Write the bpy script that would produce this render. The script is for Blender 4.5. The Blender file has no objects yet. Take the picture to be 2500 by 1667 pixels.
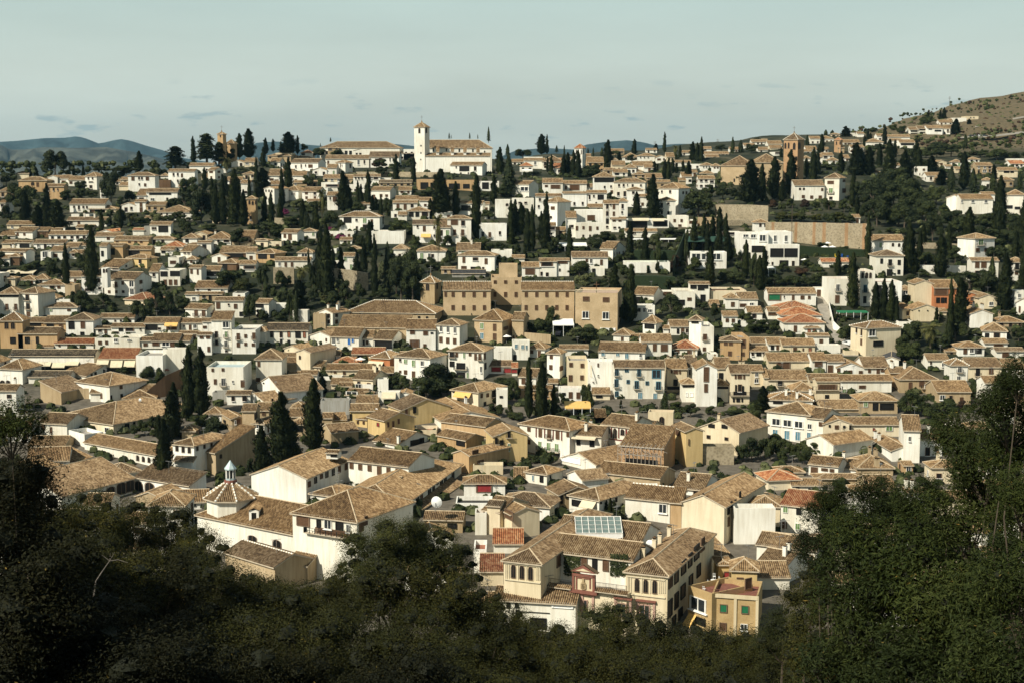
import bpy, math, random
from mathutils import Vector, Matrix
R = math.radians
scene = bpy.context.scene
col = scene.collection
# ------------------------------------------------------------------ camera model (2500 x 1667 photograph)
F, CX, CY, HOR = 3600.0, 1250.0, 833.5, 400.0
CAMZ = 100.0
PITCH = math.atan((CY - HOR) / F)
CP, SP = math.cos(PITCH), math.sin(PITCH)
def ray(x, y):
    u = (x - CX) / F; v = (CY - y) / F
    k = CP + v * SP
    return u / k, (-SP + v * CP) / k            # X and Z per metre of Y
BASE = [(1760, 208), (1660, 220), (1560, 232), (1500, 240), (1250, 300), (1000, 390), (800, 470), (650, 545), (560, 605)]
COLS = [(-400, [(500, 660), (440, 740)]),
        (0, [(500, 670), (436, 760)]),
        (420, [(500, 670), (425, 790)]),
        (620, [(490, 690), (420, 780), (394, 860)]),
        (800, [(490, 690), (420, 790), (398, 900)]),
        (1100, [(490, 680), (430, 740), (398, 900)]),
        (1350, [(490, 690), (425, 800), (390, 960), (382, 1050)]),
        (1600, [(500, 680), (430, 800), (385, 960), (366, 1150)]),
        (1850, [(500, 680), (430, 790), (370, 960), (330, 1180)]),
        (2100, [(500, 680), (430, 790), (370, 950), (322, 1160)]),
        (2150, [(500, 680), (430, 790), (370, 950), (325, 1120), (316, 1200)]),
        (2166, [(500, 680), (430, 790), (370, 950), (320, 1130), (295, 1270)]),
        (2180, [(500, 680), (430, 790), (370, 950), (320, 1120), (290, 1300)]),
        (2300, [(500, 680), (430, 790), (370, 950), (320, 1120), (285, 1270), (259, 1420)]),
        (2380, [(500, 680), (430, 790), (370, 950), (320, 1120), (280, 1270), (240, 1470)]),
        (2500, [(500, 680), (430, 790), (370, 950), (320, 1120), (280, 1250), (220, 1500)]),
        (3000, [(500, 680), (430, 790), (370, 950), (320, 1120), (280, 1250), (190, 1600)])]
def interp(tab, v, a=0, b=1):
    """tab sorted by increasing tab[i][a]"""
    if v <= tab[0][a]: return tab[0][b]
    for p, q in zip(tab, tab[1:]):
        if v <= q[a]:
            t = (v - p[a]) / (q[a] - p[a]); return p[b] + t * (q[b] - p[b])
    return tab[-1][b]
PROF = [(cx, sorted((y, d) for y, d in BASE + c)) for cx, c in COLS]
def dcol(i, ys): return interp(PROF[i][1], ys)
def ycol(i, D):
    p = PROF[i][1]
    return interp(p[::-1], D, 1, 0)
def colpair(tx):
    if tx <= PROF[0][0]: return 0, 0, 0.0
    for i in range(len(PROF) - 1):
        if tx <= PROF[i + 1][0]:
            return i, i + 1, (tx - PROF[i][0]) / (PROF[i + 1][0] - PROF[i][0])
    n = len(PROF) - 1
    return n, n, 0.0
def brow(tx):
    i, j, t = colpair(tx)
    return PROF[i][1][0][1] * (1 - t) + PROF[j][1][0][1] * t
def ground(X, Y):
    if Y < 1: Y = 1.0
    if Y < 208:
        z208 = CAMZ - 208 * (1760 - HOR) / F
        return interp([(0, 96), (8, 95), (25, 84), (60, 66), (110, 46), (170, 27), (208, z208)], Y)
    tx = max(-400, min(3000, CX + F * X / Y))
    i, j, t = colpair(tx)
    db = brow(tx)
    Yc = min(Y, db)
    # blend rows (inverse of depth) between the two columns
    ys = ycol(i, Yc) * (1 - t) + ycol(j, Yc) * t
    z = CAMZ - Yc * (ys - HOR) / F
    if Y > db: z -= min((Y - db) * 0.22, max(0, z - 33))
    return z
def depth_at(x, y):
    """depth of the ground seen at a pixel"""
    a, b = ray(x, y)
    lo, hi = 60.0, 1700.0
    Y = 208.0; prev = None
    step = 6.0
    while Y < 1650:
        if CAMZ + b * Y <= ground(a * Y, Y): break
        Y += step
    else:
        return brow(CX + F * a)
    lo, hi = Y - step, Y
    for _ in range(12):
        m = (lo + hi) / 2
        if CAMZ + b * m <= ground(a * m, m): hi = m
        else: lo = m
    return hi
# ------------------------------------------------------------------ mesh buffer
class MB:
    def __init__(s): s.v = []; s.f = []; s.m = []; s.uv = []
    def face(s, pts, mat, uv=None):
        n = len(s.v); s.v.extend([tuple(p) for p in pts]); s.f.append(tuple(range(n, n + len(pts)))); s.m.append(mat)
        s.uv.extend(uv if uv else [(0, 0)] * len(pts))
    def box(s, x0, x1, y0, y1, z0, z1, mat, bottom=False):
        P = [(x0, y0, z0), (x1, y0, z0), (x1, y1, z0), (x0, y1, z0), (x0, y0, z1), (x1, y0, z1), (x1, y1, z1), (x0, y1, z1)]
        fs = [(0, 1, 5, 4), (1, 2, 6, 5), (2, 3, 7, 6), (3, 0, 4, 7), (4, 5, 6, 7)]
        if bottom: fs.append((3, 2, 1, 0))
        for f in fs: s.face([P[i] for i in f], mat)
    def cyl(s, c, r0, r1, z0, z1, n, mat, cap=True):
        a = [(c[0] + r0 * math.cos(2 * math.pi * i / n), c[1] + r0 * math.sin(2 * math.pi * i / n), z0) for i in range(n)]
        b = [(c[0] + r1 * math.cos(2 * math.pi * i / n), c[1] + r1 * math.sin(2 * math.pi * i / n), z1) for i in range(n)]
        for i in range(n):
            j = (i + 1) % n; s.face([a[i], a[j], b[j], b[i]], mat)
        if cap and r1 > 0.001: s.face(b, mat)
    def bar(s, p, q, r, mat, r2=None):
        p = Vector(p); q = Vector(q); d = (q - p)
        if d.length < 1e-5: return
        r2 = r if r2 is None else r2
        z = d.normalized(); x = z.cross(Vector((0, 0, 1)) if abs(z.z) < .9 else Vector((1, 0, 0))).normalized(); y = z.cross(x)
        n = 5
        a = [p + (x * math.cos(2 * math.pi * i / n) + y * math.sin(2 * math.pi * i / n)) * r for i in range(n)]
        b = [q + (x * math.cos(2 * math.pi * i / n) + y * math.sin(2 * math.pi * i / n)) * r2 for i in range(n)]
        for i in range(n): s.face([a[i], a[(i + 1) % n], b[(i + 1) % n], b[i]], mat)
    def xf(s, M):
        s.v = [tuple(M @ Vector(p)) for p in s.v]; return s
    def add(s, o):
        n = len(s.v); s.v.extend(o.v); s.f.extend(tuple(i + n for i in f) for f in o.f); s.m.extend(o.m); s.uv.extend(o.uv)
    def mesh(s, name):
        me = bpy.data.meshes.new(name)
        me.from_pydata(s.v, [], s.f)
        names = []
        for m in s.m:
            if m not in names: names.append(m)
        for m in names: me.materials.append(MAT[m])
        ix = {m: i for i, m in enumerate(names)}
        me.polygons.foreach_set('material_index', [ix[m] for m in s.m])
        ul = me.uv_layers.new(name='UVMap')
        flat = [c for t in s.uv for c in t]
        ul.data.foreach_set('uv', flat)
        me.update()
        return me
def link(name, data, parent=None, loc=None, rz=0, scl=None):
    o = bpy.data.objects.new(name, data); col.objects.link(o)
    if parent: o.parent = parent
    if loc is not None: o.location = loc
    if rz: o.rotation_euler.z = rz
    if scl: o.scale = scl
    return o
def tag(o, label=None, cat=None, group=None, kind=None):
    if label: o['label'] = label
    if cat: o['category'] = cat
    if group: o['group'] = group
    if kind: o['kind'] = kind
    return o
# ------------------------------------------------------------------ materials
MAT = {}
def newmat(name, rough=.9):
    m = bpy.data.materials.new(name); m.use_nodes = True
    nt = m.node_tree; b = nt.nodes['Principled BSDF']
    b.inputs['Roughness'].default_value = rough
    b.inputs['Specular IOR Level'].default_value = .25
    MAT[name] = m
    return m, nt, b
def N(nt, t, **k):
    n = nt.nodes.new(t)
    for a, v in k.items():
        if a.startswith('i_'): n.inputs[a[2:].replace('_', ' ')].default_value = v
        else: setattr(n, a, v)
    return n
def ramp(nt, fac, stops):
    r = nt.nodes.new('ShaderNodeValToRGB'); nt.links.new(fac, r.inputs[0])
    e = r.color_ramp.elements
    while len(e) < len(stops): e.new(.5)
    for i, (p, c) in enumerate(stops): e[i].position = p; e[i].color = (*c, 1)
    return r.outputs[0]
def mix(nt, fac, a, b, mode='MIX'):
    m = nt.nodes.new('ShaderNodeMix'); m.data_type = 'RGBA'; m.blend_type = mode
    for s, v in ((0, fac), (6, a), (7, b)):
        if hasattr(v, 'links') or isinstance(v, bpy.types.NodeSocket): nt.links.new(v, m.inputs[s])
        else: m.inputs[s].default_value = v if not isinstance(v, tuple) else (*v, 1)
    return m.outputs[2]
def plaster(name, c, stain=.18, dark=(.5, .42, .3), spread=.10):
    m, nt, b = newmat(name)
    g = N(nt, 'ShaderNodeNewGeometry'); oi = N(nt, 'ShaderNodeObjectInfo')
    mp = N(nt, 'ShaderNodeMapping'); nt.links.new(g.outputs['Position'], mp.inputs[0]); mp.inputs['Scale'].default_value = (1.6, 1.6, .16)
    n1 = N(nt, 'ShaderNodeTexNoise', i_Scale=.9, i_Detail=5.0, i_Roughness=.65); nt.links.new(mp.outputs[0], n1.inputs[0])
    n2 = N(nt, 'ShaderNodeTexNoise', i_Scale=.12, i_Detail=3.0); nt.links.new(g.outputs['Position'], n2.inputs[0])
    k = ramp(nt, n1.outputs[0], [(.42, (0, 0, 0)), (.74, (stain * 2.2,) * 3)])
    c1 = mix(nt, k, c, tuple(x * y for x, y in zip(c, dark)))
    v = ramp(nt, oi.outputs['Random'], [(0, tuple(1 - spread * t for t in (1, 1.25, 1.9))), (1, (1, 1, 1))])
    c2 = mix(nt, 1.0, c1, v, 'MULTIPLY')
    w = ramp(nt, n2.outputs[0], [(.35, (.84, .82, .78)), (.62, (1, 1, 1))])
    c3 = mix(nt, 1.0, c2, w, 'MULTIPLY')
    nt.links.new(c3, b.inputs['Base Color'])
    bp = N(nt, 'ShaderNodeBump', i_Strength=.25, i_Distance=.05); nt.links.new(n1.outputs[0], bp.inputs['Height']); nt.links.new(bp.outputs[0], b.inputs['Normal'])
    return m
def tile(name, cols, rnd=.16):
    m, nt, b = newmat(name, .92)
    uv = N(nt, 'ShaderNodeUVMap'); g = N(nt, 'ShaderNodeNewGeometry'); oi = N(nt, 'ShaderNodeObjectInfo')
    fl = N(nt, 'ShaderNodeVectorMath', operation='FLOOR'); nt.links.new(uv.outputs[0], fl.inputs[0])
    ad = N(nt, 'ShaderNodeVectorMath', operation='ADD'); nt.links.new(fl.outputs[0], ad.inputs[0])
    sc = N(nt, 'ShaderNodeVectorMath', operation='SCALE', i_Scale=37.0); 
    cx = N(nt, 'ShaderNodeCombineXYZ'); nt.links.new(oi.outputs['Random'], cx.inputs[2]); nt.links.new(cx.outputs[0], sc.inputs[0]); nt.links.new(sc.outputs[0], ad.inputs[1])
    wn = N(nt, 'ShaderNodeTexWhiteNoise', noise_dimensions='3D'); nt.links.new(ad.outputs[0], wn.inputs[0])
    n1 = N(nt, 'ShaderNodeTexNoise', i_Scale=.35, i_Detail=5.0, i_Roughness=.7); nt.links.new(g.outputs['Position'], n1.inputs[0])
    mm = N(nt, 'ShaderNodeMath', operation='MULTIPLY_ADD'); nt.links.new(n1.outputs[0], mm.inputs[0]); mm.inputs[1].default_value = .75
    m2 = N(nt, 'ShaderNodeMath', operation='MULTIPLY'); nt.links.new(wn.outputs[0], m2.inputs[0]); m2.inputs[1].default_value = .5; nt.links.new(m2.outputs[0], mm.inputs[2])
    m3 = N(nt, 'ShaderNodeMath', operation='SUBTRACT'); nt.links.new(mm.outputs[0], m3.inputs[0]); m3.inputs[1].default_value = .18
    c = ramp(nt, m3.outputs[0], [(.12, cols[0]), (.38, cols[1]), (.60, cols[2]), (.88, cols[3])])
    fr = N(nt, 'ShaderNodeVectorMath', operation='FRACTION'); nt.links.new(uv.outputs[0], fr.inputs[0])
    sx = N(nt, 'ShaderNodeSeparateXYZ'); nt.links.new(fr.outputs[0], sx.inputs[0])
    gr = ramp(nt, sx.outputs[0], [(0, (.62,) * 3), (.25, (1.1,) * 3), (.5, (.66,) * 3), (.75, (.34,) * 3), (1, (.62,) * 3)])  # crest lighter, channel darker: groove shade put into the tile colour
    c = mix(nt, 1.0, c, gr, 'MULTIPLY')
    v = ramp(nt, oi.outputs['Random'], [(0, (.66, .68, .72)), (.25, (.95, .88, .76)), (.5, (1.12, 1.10, 1.02)), (.75, (.84, .84, .82)), (1, (1.14, 1.08, .96))])
    nt.links.new(mix(nt, 1.0, c, v, 'MULTIPLY'), b.inputs['Base Color'])
    return m
def flat(name, c, rough=.8, var=.25, scale=1.5, spec=.25):
    m, nt, b = newmat(name, rough)
    b.inputs['Specular IOR Level'].default_value = spec
    g = N(nt, 'ShaderNodeNewGeometry')
    n1 = N(nt, 'ShaderNodeTexNoise', i_Scale=scale, i_Detail=4.0); nt.links.new(g.outputs['Position'], n1.inputs[0])
    k = ramp(nt, n1.outputs[0], [(.3, (1 - var,) * 3), (.7, (1 + var * .3,) * 3)])
    nt.links.new(mix(nt, 1.0, c, k, 'MULTIPLY'), b.inputs['Base Color'])
    return m
def leafmat(name, c1, c2, c3, scale=.5, spk=.45):
    m, nt, b = newmat(name, .75)
    b.inputs['Specular IOR Level'].default_value = .15
    g = N(nt, 'ShaderNodeNewGeometry'); oi = N(nt, 'ShaderNodeObjectInfo')
    n1 = N(nt, 'ShaderNodeTexNoise', i_Scale=scale, i_Detail=3.0); nt.links.new(g.outputs['Position'], n1.inputs[0])
    mm = N(nt, 'ShaderNodeMath', operation='MULTIPLY_ADD'); nt.links.new(g.outputs['Random Per Island'], mm.inputs[0]); mm.inputs[1].default_value = spk; nt.links.new(n1.outputs[0], mm.inputs[2])
    c = ramp(nt, mm.outputs[0], [(.35, c1), (.7, c2), (1.05 if False else 1.0, c3)])
    v = ramp(nt, oi.outputs['Random'], [(0, (.7, .72, .75)), (1, (1.2, 1.15, 1.0))])
    nt.links.new(mix(nt, 1.0, c, v, 'MULTIPLY'), b.inputs['Base Color'])
    return m
plaster('w', (.85, .84, .78)); plaster('c', (.74, .65, .48)); plaster('t', (.46, .36, .23), .3); plaster('o', (.52, .36, .20), .25)
plaster('y', (.66, .50, .25), .2); plaster('r', (.50, .20, .09), .2); plaster('d', (.16, .10, .06), .3); plaster('g', (.34, .34, .32), .3)
def brick(name, c1, c2, mortar, sx=2.0, rubble=False):
    m, nt, b = newmat(name)
    g = N(nt, 'ShaderNodeNewGeometry')
    if rubble:
        vo = N(nt, 'ShaderNodeTexVoronoi', i_Scale=1.6); nt.links.new(g.outputs['Position'], vo.inputs[0])
        c = mix(nt, ramp(nt, vo.outputs['Distance'], [(.3, (0, 0, 0)), (.65, (1, 1, 1))]), mix(nt, vo.outputs['Color'], c1, c2), mortar)
    else:
        n0 = N(nt, 'ShaderNodeTexNoise', i_Scale=3.0, i_Detail=6.0, i_Roughness=.8); nt.links.new(g.outputs['Position'], n0.inputs[0])
        c = mix(nt, ramp(nt, n0.outputs[0], [(.38, (0, 0, 0)), (.6, (1, 1, 1))]), c1, c2)
        w = N(nt, 'ShaderNodeTexWave', bands_direction='Z', i_Scale=1.3, i_Distortion=.2); nt.links.new(g.outputs['Position'], w.inputs[0])
        c = mix(nt, ramp(nt, w.outputs[0], [(0, (.25,) * 3), (.35, (0, 0, 0))]), c, mortar)
    n1 = N(nt, 'ShaderNodeTexNoise', i_Scale=.3, i_Detail=4.0); nt.links.new(g.outputs['Position'], n1.inputs[0])
    c = mix(nt, 1.0, c, ramp(nt, n1.outputs[0], [(.3, (.75, .74, .7)), (.7, (1, 1, 1))]), 'MULTIPLY')
    nt.links.new(c, b.inputs['Base Color'])
brick('b', (.36, .20, .10), (.48, .31, .17), (.45, .37, .26))
brick('e', (.45, .32, .18), (.56, .43, .27), (.5, .42, .3))
brick('s', (.34, .28, .19), (.22, .18, .12), (.38, .32, .22), rubble=True)
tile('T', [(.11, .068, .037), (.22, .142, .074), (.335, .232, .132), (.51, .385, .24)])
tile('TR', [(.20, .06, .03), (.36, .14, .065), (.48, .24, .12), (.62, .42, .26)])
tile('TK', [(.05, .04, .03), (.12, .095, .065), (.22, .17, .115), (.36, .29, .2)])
flat('under', (.18, .13, .09)); flat('fascia', (.50, .42, .31)); flat('cap', (.52, .41, .27), var=.4, scale=3)
flat('capw', (.78, .75, .66), var=.2); flat('dark', (.012, .011, .010), .5); flat('glass', (.025, .03, .034), .12, spec=.6)
flat('wood', (.12, .065, .035), scale=4); flat('frame', (.17, .11, .07)); flat('framew', (.7, .68, .62)); flat('shutg', (.17, .28, .10), var=.15)
flat('shutd', (.02, .16, .07), var=.15); flat('blue', (.08, .20, .26), var=.15); flat('blueb', (.03, .14, .4)); flat('redw', (.26, .03, .03)); flat('redp', (.21, .085, .06)); flat('glassg', (.16, .21, .19), .2, spec=.6)
flat('floorr', (.30, .12, .07), var=.3); flat('floorg', (.35, .32, .27), var=.35); flat('slate', (.055, .055, .055), var=.4, scale=.8); flat('fabric', (.82, .81, .76), var=.08)
flat('awny', (.68, .43, .14), var=.15); flat('awnc', (.62, .54, .38), var=.15); flat('metal', (.20, .20, .19), .4); flat('metalw', (.75, .76, .74), .4); flat('canopyg', (.03, .07, .05)); flat('teal', (.03, .22, .18))
flat('zinc', (.42, .52, .52), .4, spec=.5); flat('pink', (.44, .28, .22)); flat('bark', (.09, .07, .05), scale=4); flat('barkw', (.34, .30, .25), scale=4)
flat('pave', (.22, .19, .15), var=.35, scale=.6); flat('hedge', (.02, .035, .012), var=.5, scale=3); flat('rust', (.20, .035, .02)); flat('road', (.30, .27, .22), var=.3, scale=.7)
flat('white', (.8, .79, .75), var=.1); flat('black', (.01, .01, .01), .6); flat('carp', (.02, .02, .025), .2, spec=.6)
leafmat('cyp', (.006, .010, .004), (.018, .026, .009), (.045, .055, .018))
leafmat('leaf', (.008, .013, .005), (.023, .032, .010), (.055, .066, .022))
leafmat('olive', (.03, .036, .016), (.065, .075, .034), (.12, .13, .06))
leafmat('lime', (.016, .021, .005), (.035, .041, .010), (.07, .068, .02), .3, .35)
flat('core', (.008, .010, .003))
flat('twig', (.15, .13, .11))
flat('blues', (.02, .10, .40)); flat('reds', (.45, .04, .02)); flat('yels', (.7, .5, .03))
leafmat('rusty', (.012, .007, .006), (.03, .018, .011), (.06, .035, .02))
leafmat('flower', (.06, .01, .03), (.14, .02, .07), (.2, .05, .12))
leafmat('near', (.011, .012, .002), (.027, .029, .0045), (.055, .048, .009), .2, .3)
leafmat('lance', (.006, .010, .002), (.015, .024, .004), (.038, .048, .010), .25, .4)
leafmat('shade', (.004, .005, .001), (.010, .011, .002), (.020, .018, .003), .2, .3)  # darker copy of the slope leaves, with shade put into their colour
leafmat('gold', (.05, .04, .008), (.11, .08, .015), (.18, .12, .03), .25)
leafmat('palmm', (.03, .035, .01), (.07, .075, .025), (.14, .13, .05))
# ------------------------------------------------------------------ roofs
PER = .36
def roof_plane(mb, pts, mat, per=PER, amp=.075):
    """pts: planar convex polygon, pts[0]->pts[1] is the eave, going round."""
    P = [Vector(p) for p in pts]
    eu = (P[1] - P[0]).normalized()
    n = eu.cross(P[2] - P[1]).normalized()
    if n.z < 0: n = -n
    ev = n.cross(eu)
    if ev.z < 0: ev = -ev
    uv = [((p - P[0]).dot(eu), (p - P[0]).dot(ev)) for p in P]
    u0 = min(a for a, b in uv); u1 = max(a for a, b in uv)
    def vr(u):
        lo, hi = 1e9, -1e9
        for (a, b), (c, d) in zip(uv, uv[1:] + uv[:1]):
            if min(a, c) - 1e-6 <= u <= max(a, c) + 1e-6:
                if abs(a - c) < 1e-6: lo = min(lo, b, d); hi = max(hi, b, d)
                else:
                    v = b + (u - a) / (c - a) * (d - b); lo = min(lo, v); hi = max(hi, v)
        return lo, hi
    k = max(2, int((u1 - u0) / (per / 4)))
    prof = (0, 1, .1, -1)
    us = [u0 + 1e-4 + (u1 - u0 - 2e-4) * i / k for i in range(k + 1)]
    row = []
    for i, u in enumerate(us):
        lo, hi = vr(u)
        off = n * (amp * prof[i % 4])
        row.append((u, lo, hi, P[0] + eu * u + ev * lo + off, P[0] + eu * u + ev * hi + off))
    for a, b in zip(row, row[1:]):
        if a[2] - a[1] < .02 and b[2] - b[1] < .02: continue
        q = [a[3], b[3], b[4], a[4]]
        if (q[1] - q[0]).cross(q[2] - q[1]).z < 0: q = q[::-1]; w = [(a[0], a[2]), (b[0], b[2]), (b[0], b[1]), (a[0], a[1])]
        else: w = [(a[0], a[1]), (b[0], b[1]), (b[0], b[2]), (a[0], a[2])]
        mb.face(q, mat, [(x / per, y / .42) for x, y in w])
def rcap(mb, p, q, mat, r=.14, dots=False):
    p = Vector(p); q = Vector(q); L = (q - p).length
    if L < .3: return
    if dots:
        n = max(1, int(L / .7))
        for i in range(n):
            a = p.lerp(q, i / n); b = p.lerp(q, (i + .5) / n); c = p.lerp(q, (i + 1) / n)
            mb.bar(a, b, r * 1.25, 'capw'); mb.bar(b, c, r, mat)
    else: mb.bar(p, q, r, mat)
def roof(kind, W, d, ze, tp, mat='T', wallmat='w', dots=False, per=PER, oh=.45):
    """footprint x 0..W, y 0..d (front y=0). returns roof MB, extra wall MB, ridge z"""
    r = MB(); w = MB()
    x0, x1, y0, y1 = -oh, W + oh, -oh, d + oh
    ez = ze - oh * tp
    Z = ze
    def fascia(pts, close=True):
        n = len(pts)
        for i in range(n if close else n - 1):
            a = pts[i]; b = pts[(i + 1) % n]
            r.face([(a[0], a[1], a[2] - .2), (b[0], b[1], b[2] - .2), (b[0], b[1], b[2] + .03), (a[0], a[1], a[2] + .03)], 'fascia')
    if kind in 'hp':
        a = (x1 - x0) / 2; b = (y1 - y0) / 2; m = min(a, b)
        cx, cy = (x0 + x1) / 2, (y0 + y1) / 2
        if kind == 'p': m = b; hr = m * tp; rx = ry = 0
        else: hr = m * tp; rx = max(0, a - b); ry = max(0, b - a)
        zr = ez + hr
        A, B, C, D = (x0, y0, ez), (x1, y0, ez), (x1, y1, ez), (x0, y1, ez)
        P, Q = ((cx - rx, cy - ry, zr), (cx + rx, cy + ry, zr))
        if ry > 0:
            roof_plane(r, [A, B, P], mat, per); roof_plane(r, [B, C, Q, P], mat, per); roof_plane(r, [C, D, Q], mat, per); roof_plane(r, [D, A, P, Q], mat, per)
            hips = [(A, P), (B, P), (C, Q), (D, Q), (P, Q)]
        elif rx > 0:
            roof_plane(r, [A, B, Q, P], mat, per); roof_plane(r, [B, C, Q], mat, per); roof_plane(r, [C, D, P, Q], mat, per); roof_plane(r, [D, A, P], mat, per)
            hips = [(A, P), (B, Q), (C, Q), (D, P), (P, Q)]
        else:
            for s, t in ((A, B), (B, C), (C, D), (D, A)): roof_plane(r, [s, t, P], mat, per)
            hips = [(A, P), (B, P), (C, P), (D, P)]
        for s, t in hips: rcap(r, s, t, 'cap', dots=dots)
        fascia([A, B, C, D])
        r.face([(p[0], p[1], ez - .2) for p in (D, C, B, A)], 'under')
    elif kind == 'g':
        yc = (y0 + y1) / 2; zr = ez + (yc - y0) * tp
        gx0, gx1 = -.2, W + .2
        A, B, C, D = (gx0, y0, ez), (gx1, y0, ez), (gx1, y1, ez), (gx0, y1, ez); P, Q = (gx0, yc, zr), (gx1, yc, zr)
        roof_plane(r, [A, B, Q, P], mat, per); roof_plane(r, [C, D, P, Q], mat, per)
        rcap(r, P, Q, 'cap', dots=dots)
        fascia([A, B], False); fascia([C, D], False); fascia([B, Q, C], False); fascia([D, P, A], False)
        zc = ze + d / 2 * tp
        for x in (0, W): w.face([(x, 0, ze - .02), (x, d, ze - .02), (x, d / 2, zc - .05)], wallmat)
        r.face([(gx0, y0, ez - .2), (gx0, yc, zr - .2), (gx1, yc, zr - .2), (gx1, y0, ez - .2)], 'under')
        r.face([(gx0, yc, zr - .2), (gx0, y1, ez - .2), (gx1, y1, ez - .2), (gx1, yc, zr - .2)], 'under')
    elif kind == 'f':
        xc = W / 2; zr = ez + (xc - x0) * tp
        gy0, gy1 = -.2, d + .2
        A, B, C, D = (x0, gy0, ez), (x0, gy1, ez), (x1, gy1, ez), (x1, gy0, ez); P, Q = (xc, gy0, zr), (xc, gy1, zr)
        roof_plane(r, [B, A, P, Q], mat, per); roof_plane(r, [D, C, Q, P], mat, per)
        rcap(r, P, Q, 'cap', dots=dots)
        fascia([A, P, D], False); fascia([C, Q, B], False); fascia([B, A], False); fascia([D, C], False)
        zc = ze + W / 2 * tp
        for y in (0, d): w.face([(0, y, ze - .02), (W, y, ze - .02), (W / 2, y, zc - .05)], wallmat)
        r.face([A[:2] + (ez - .2,), (xc, gy0, zr - .2), (xc, gy1, zr - .2), B[:2] + (ez - .2,)], 'under')
        r.face([(xc, gy0, zr - .2), D[:2] + (ez - .2,), C[:2] + (ez - .2,), (xc, gy1, zr - .2)], 'under')
    elif kind == 's':
        zr = ez + (y1 - y0) * tp
        A, B, C, D = (-.2, y0, ez), (W + .2, y0, ez), (W + .2, y1, zr), (-.2, y1, zr)
        roof_plane(r, [A, B, C, D], mat, per)
        fascia([A, B, C, D])
        r.face([(p[0], p[1], p[2] - .2) for p in (D, C, B, A)], 'under')
        zt = ze + d * tp
        w.face([(0, 0, ze), (0, d, zt), (0, d, ze)], wallmat); w.face([(W, 0, ze), (W, d, ze), (W, d, zt)], wallmat)
        w.face([(0, d, ze), (W, d, ze), (W, d, zt), (0, d, zt)], wallmat)
    elif kind == 't':
        zr = ze
        t = .25
        fm = mat if mat not in ('T',) else 'floorg'
        r.face([(t, t, ze - .9), (W - t, t, ze - .9), (W - t, d - t, ze - .9), (t, d - t, ze - .9)], fm)
        for bx in ((0, W, 0, t), (0, W, d - t, d), (0, t, t, d - t), (W - t, W, t, d - t)):
            w.box(bx[0], bx[1], bx[2], bx[3], ze - 1.0, ze, wallmat)
    return r, w, zr
# ------------------------------------------------------------------ shared windows (1 m wide, 1 m high, origin at centre, facing -y)
WIN = {}
def win_mesh(kind):
    if kind in WIN: return WIN[kind]
    m = MB()
    pane, fr = {'d': ('dark', 'frame'), 'l': ('glass', 'framew'), 's': ('wood', 'frame'), 'g': ('shutg', 'framew'), 'G': ('shutd', 'frame'), 'u': ('blue', 'framew'), 'U': ('blueb', 'framew'), 'r': ('redw', 'frame'),
                'a': ('dark', 'frame'), 'k': ('dark', 'black'), 'o': ('glass', 'blue'), 'i': ('glass', 'pink'), 'A': ('white', 'white'), 'q': ('floorr', 'frame')}.get(kind, ('dark', 'frame'))
    t = .09
    if kind == 'a':
        n = 8; y = -.03
        arc = [(-.5, -.5)] + [(.5, -.5)] + [(.5 * math.cos(math.pi * i / n), .2 + .3 * math.sin(math.pi * i / n)) for i in range(n + 1)]
        m.face([(x, y, z) for x, z in arc], pane)
        out = [(x * 1.14, z * 1.1) for x, z in arc]
        for i in range(len(arc)):
            j = (i + 1) % len(arc)
            m.face([(out[i][0], -.07, out[i][1]), (out[j][0], -.07, out[j][1]), (arc[j][0], -.07, arc[j][1]), (arc[i][0], -.07, arc[i][1])], fr)
        m.box(-.02, .02, -.06, -.03, -.5, .48, fr)
    else:
        m.face([(-.5, -.03, -.5), (.5, -.03, -.5), (.5, -.03, .5), (-.5, -.03, .5)], pane)
        for b in ((-.5, -.5 + t, -.5, .5), (.5 - t, .5, -.5, .5), (-.5 + t, .5 - t, .5 - t * .7, .5), (-.5 + t, .5 - t, -.5, -.5 + t * .7)):
            m.box(b[0], b[1], -.08, 0, b[2], b[3], fr, True)
        if kind in 'lougi': m.box(-.03, .03, -.06, -.031, -.45, .45, fr)
        if kind in 'dl': m.box(-.58, .58, -.16, 0, -.58, -.5, 'white', True)
        if kind in 'sgG':
            for i in range(7): z = -.4 + i * .12; m.box(-.42, .42, -.055, -.031, z, z + .05, pane)
    WIN[kind] = m
    return m
WINME = {}
def win_me(kind):
    if kind not in WINME: WINME[kind] = win_mesh(kind).mesh('window_' + kind)
    return WINME[kind]
def balcony_mb(w):
    m = MB()
    m.box(-w / 2, w / 2, -.75, 0, -.12, 0, 'fascia', True)
    n = max(4, int(w / .16))
    for i in range(n + 1):
        x = -w / 2 + w * i / n; m.box(x - .012, x + .012, -.74, -.71, 0, .95, 'black')
    for s in (-1, 1):
        for i in range(4): y = -.1 - i * .18; m.box(s * w / 2 - .012, s * w / 2 + .012, y - .012, y + .012, 0, .95, 'black')
    m.box(-w / 2, w / 2, -.76, -.70, .93, .98, 'black', True)
    return m
BALC = {}
def balc_me():
    if 'b' not in BALC: BALC['b'] = balcony_mb(1.6).mesh('balcony')
    return BALC['b']
def chim_mb(h=1.5, w=.65, mat='w'):
    m = MB(); a = w / 2
    m.box(-a, a, -a, a, -1.2, h, mat)
    m.box(-a * 1.25, a * 1.25, -a * 1.25, a * 1.25, h, h + .12, mat, True)
    m.box(-a * .7, a * .7, -a * .7, a * .7, h + .12, h + .4, 'dark')
    P = (0, 0, h + .75)
    q = [(-a * 1.2, -a * 1.2, h + .4), (a * 1.2, -a * 1.2, h + .4), (a * 1.2, a * 1.2, h + .4), (-a * 1.2, a * 1.2, h + .4)]
    for i in range(4): m.face([q[i], q[(i + 1) % 4], P], 'T')
    return m
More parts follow.
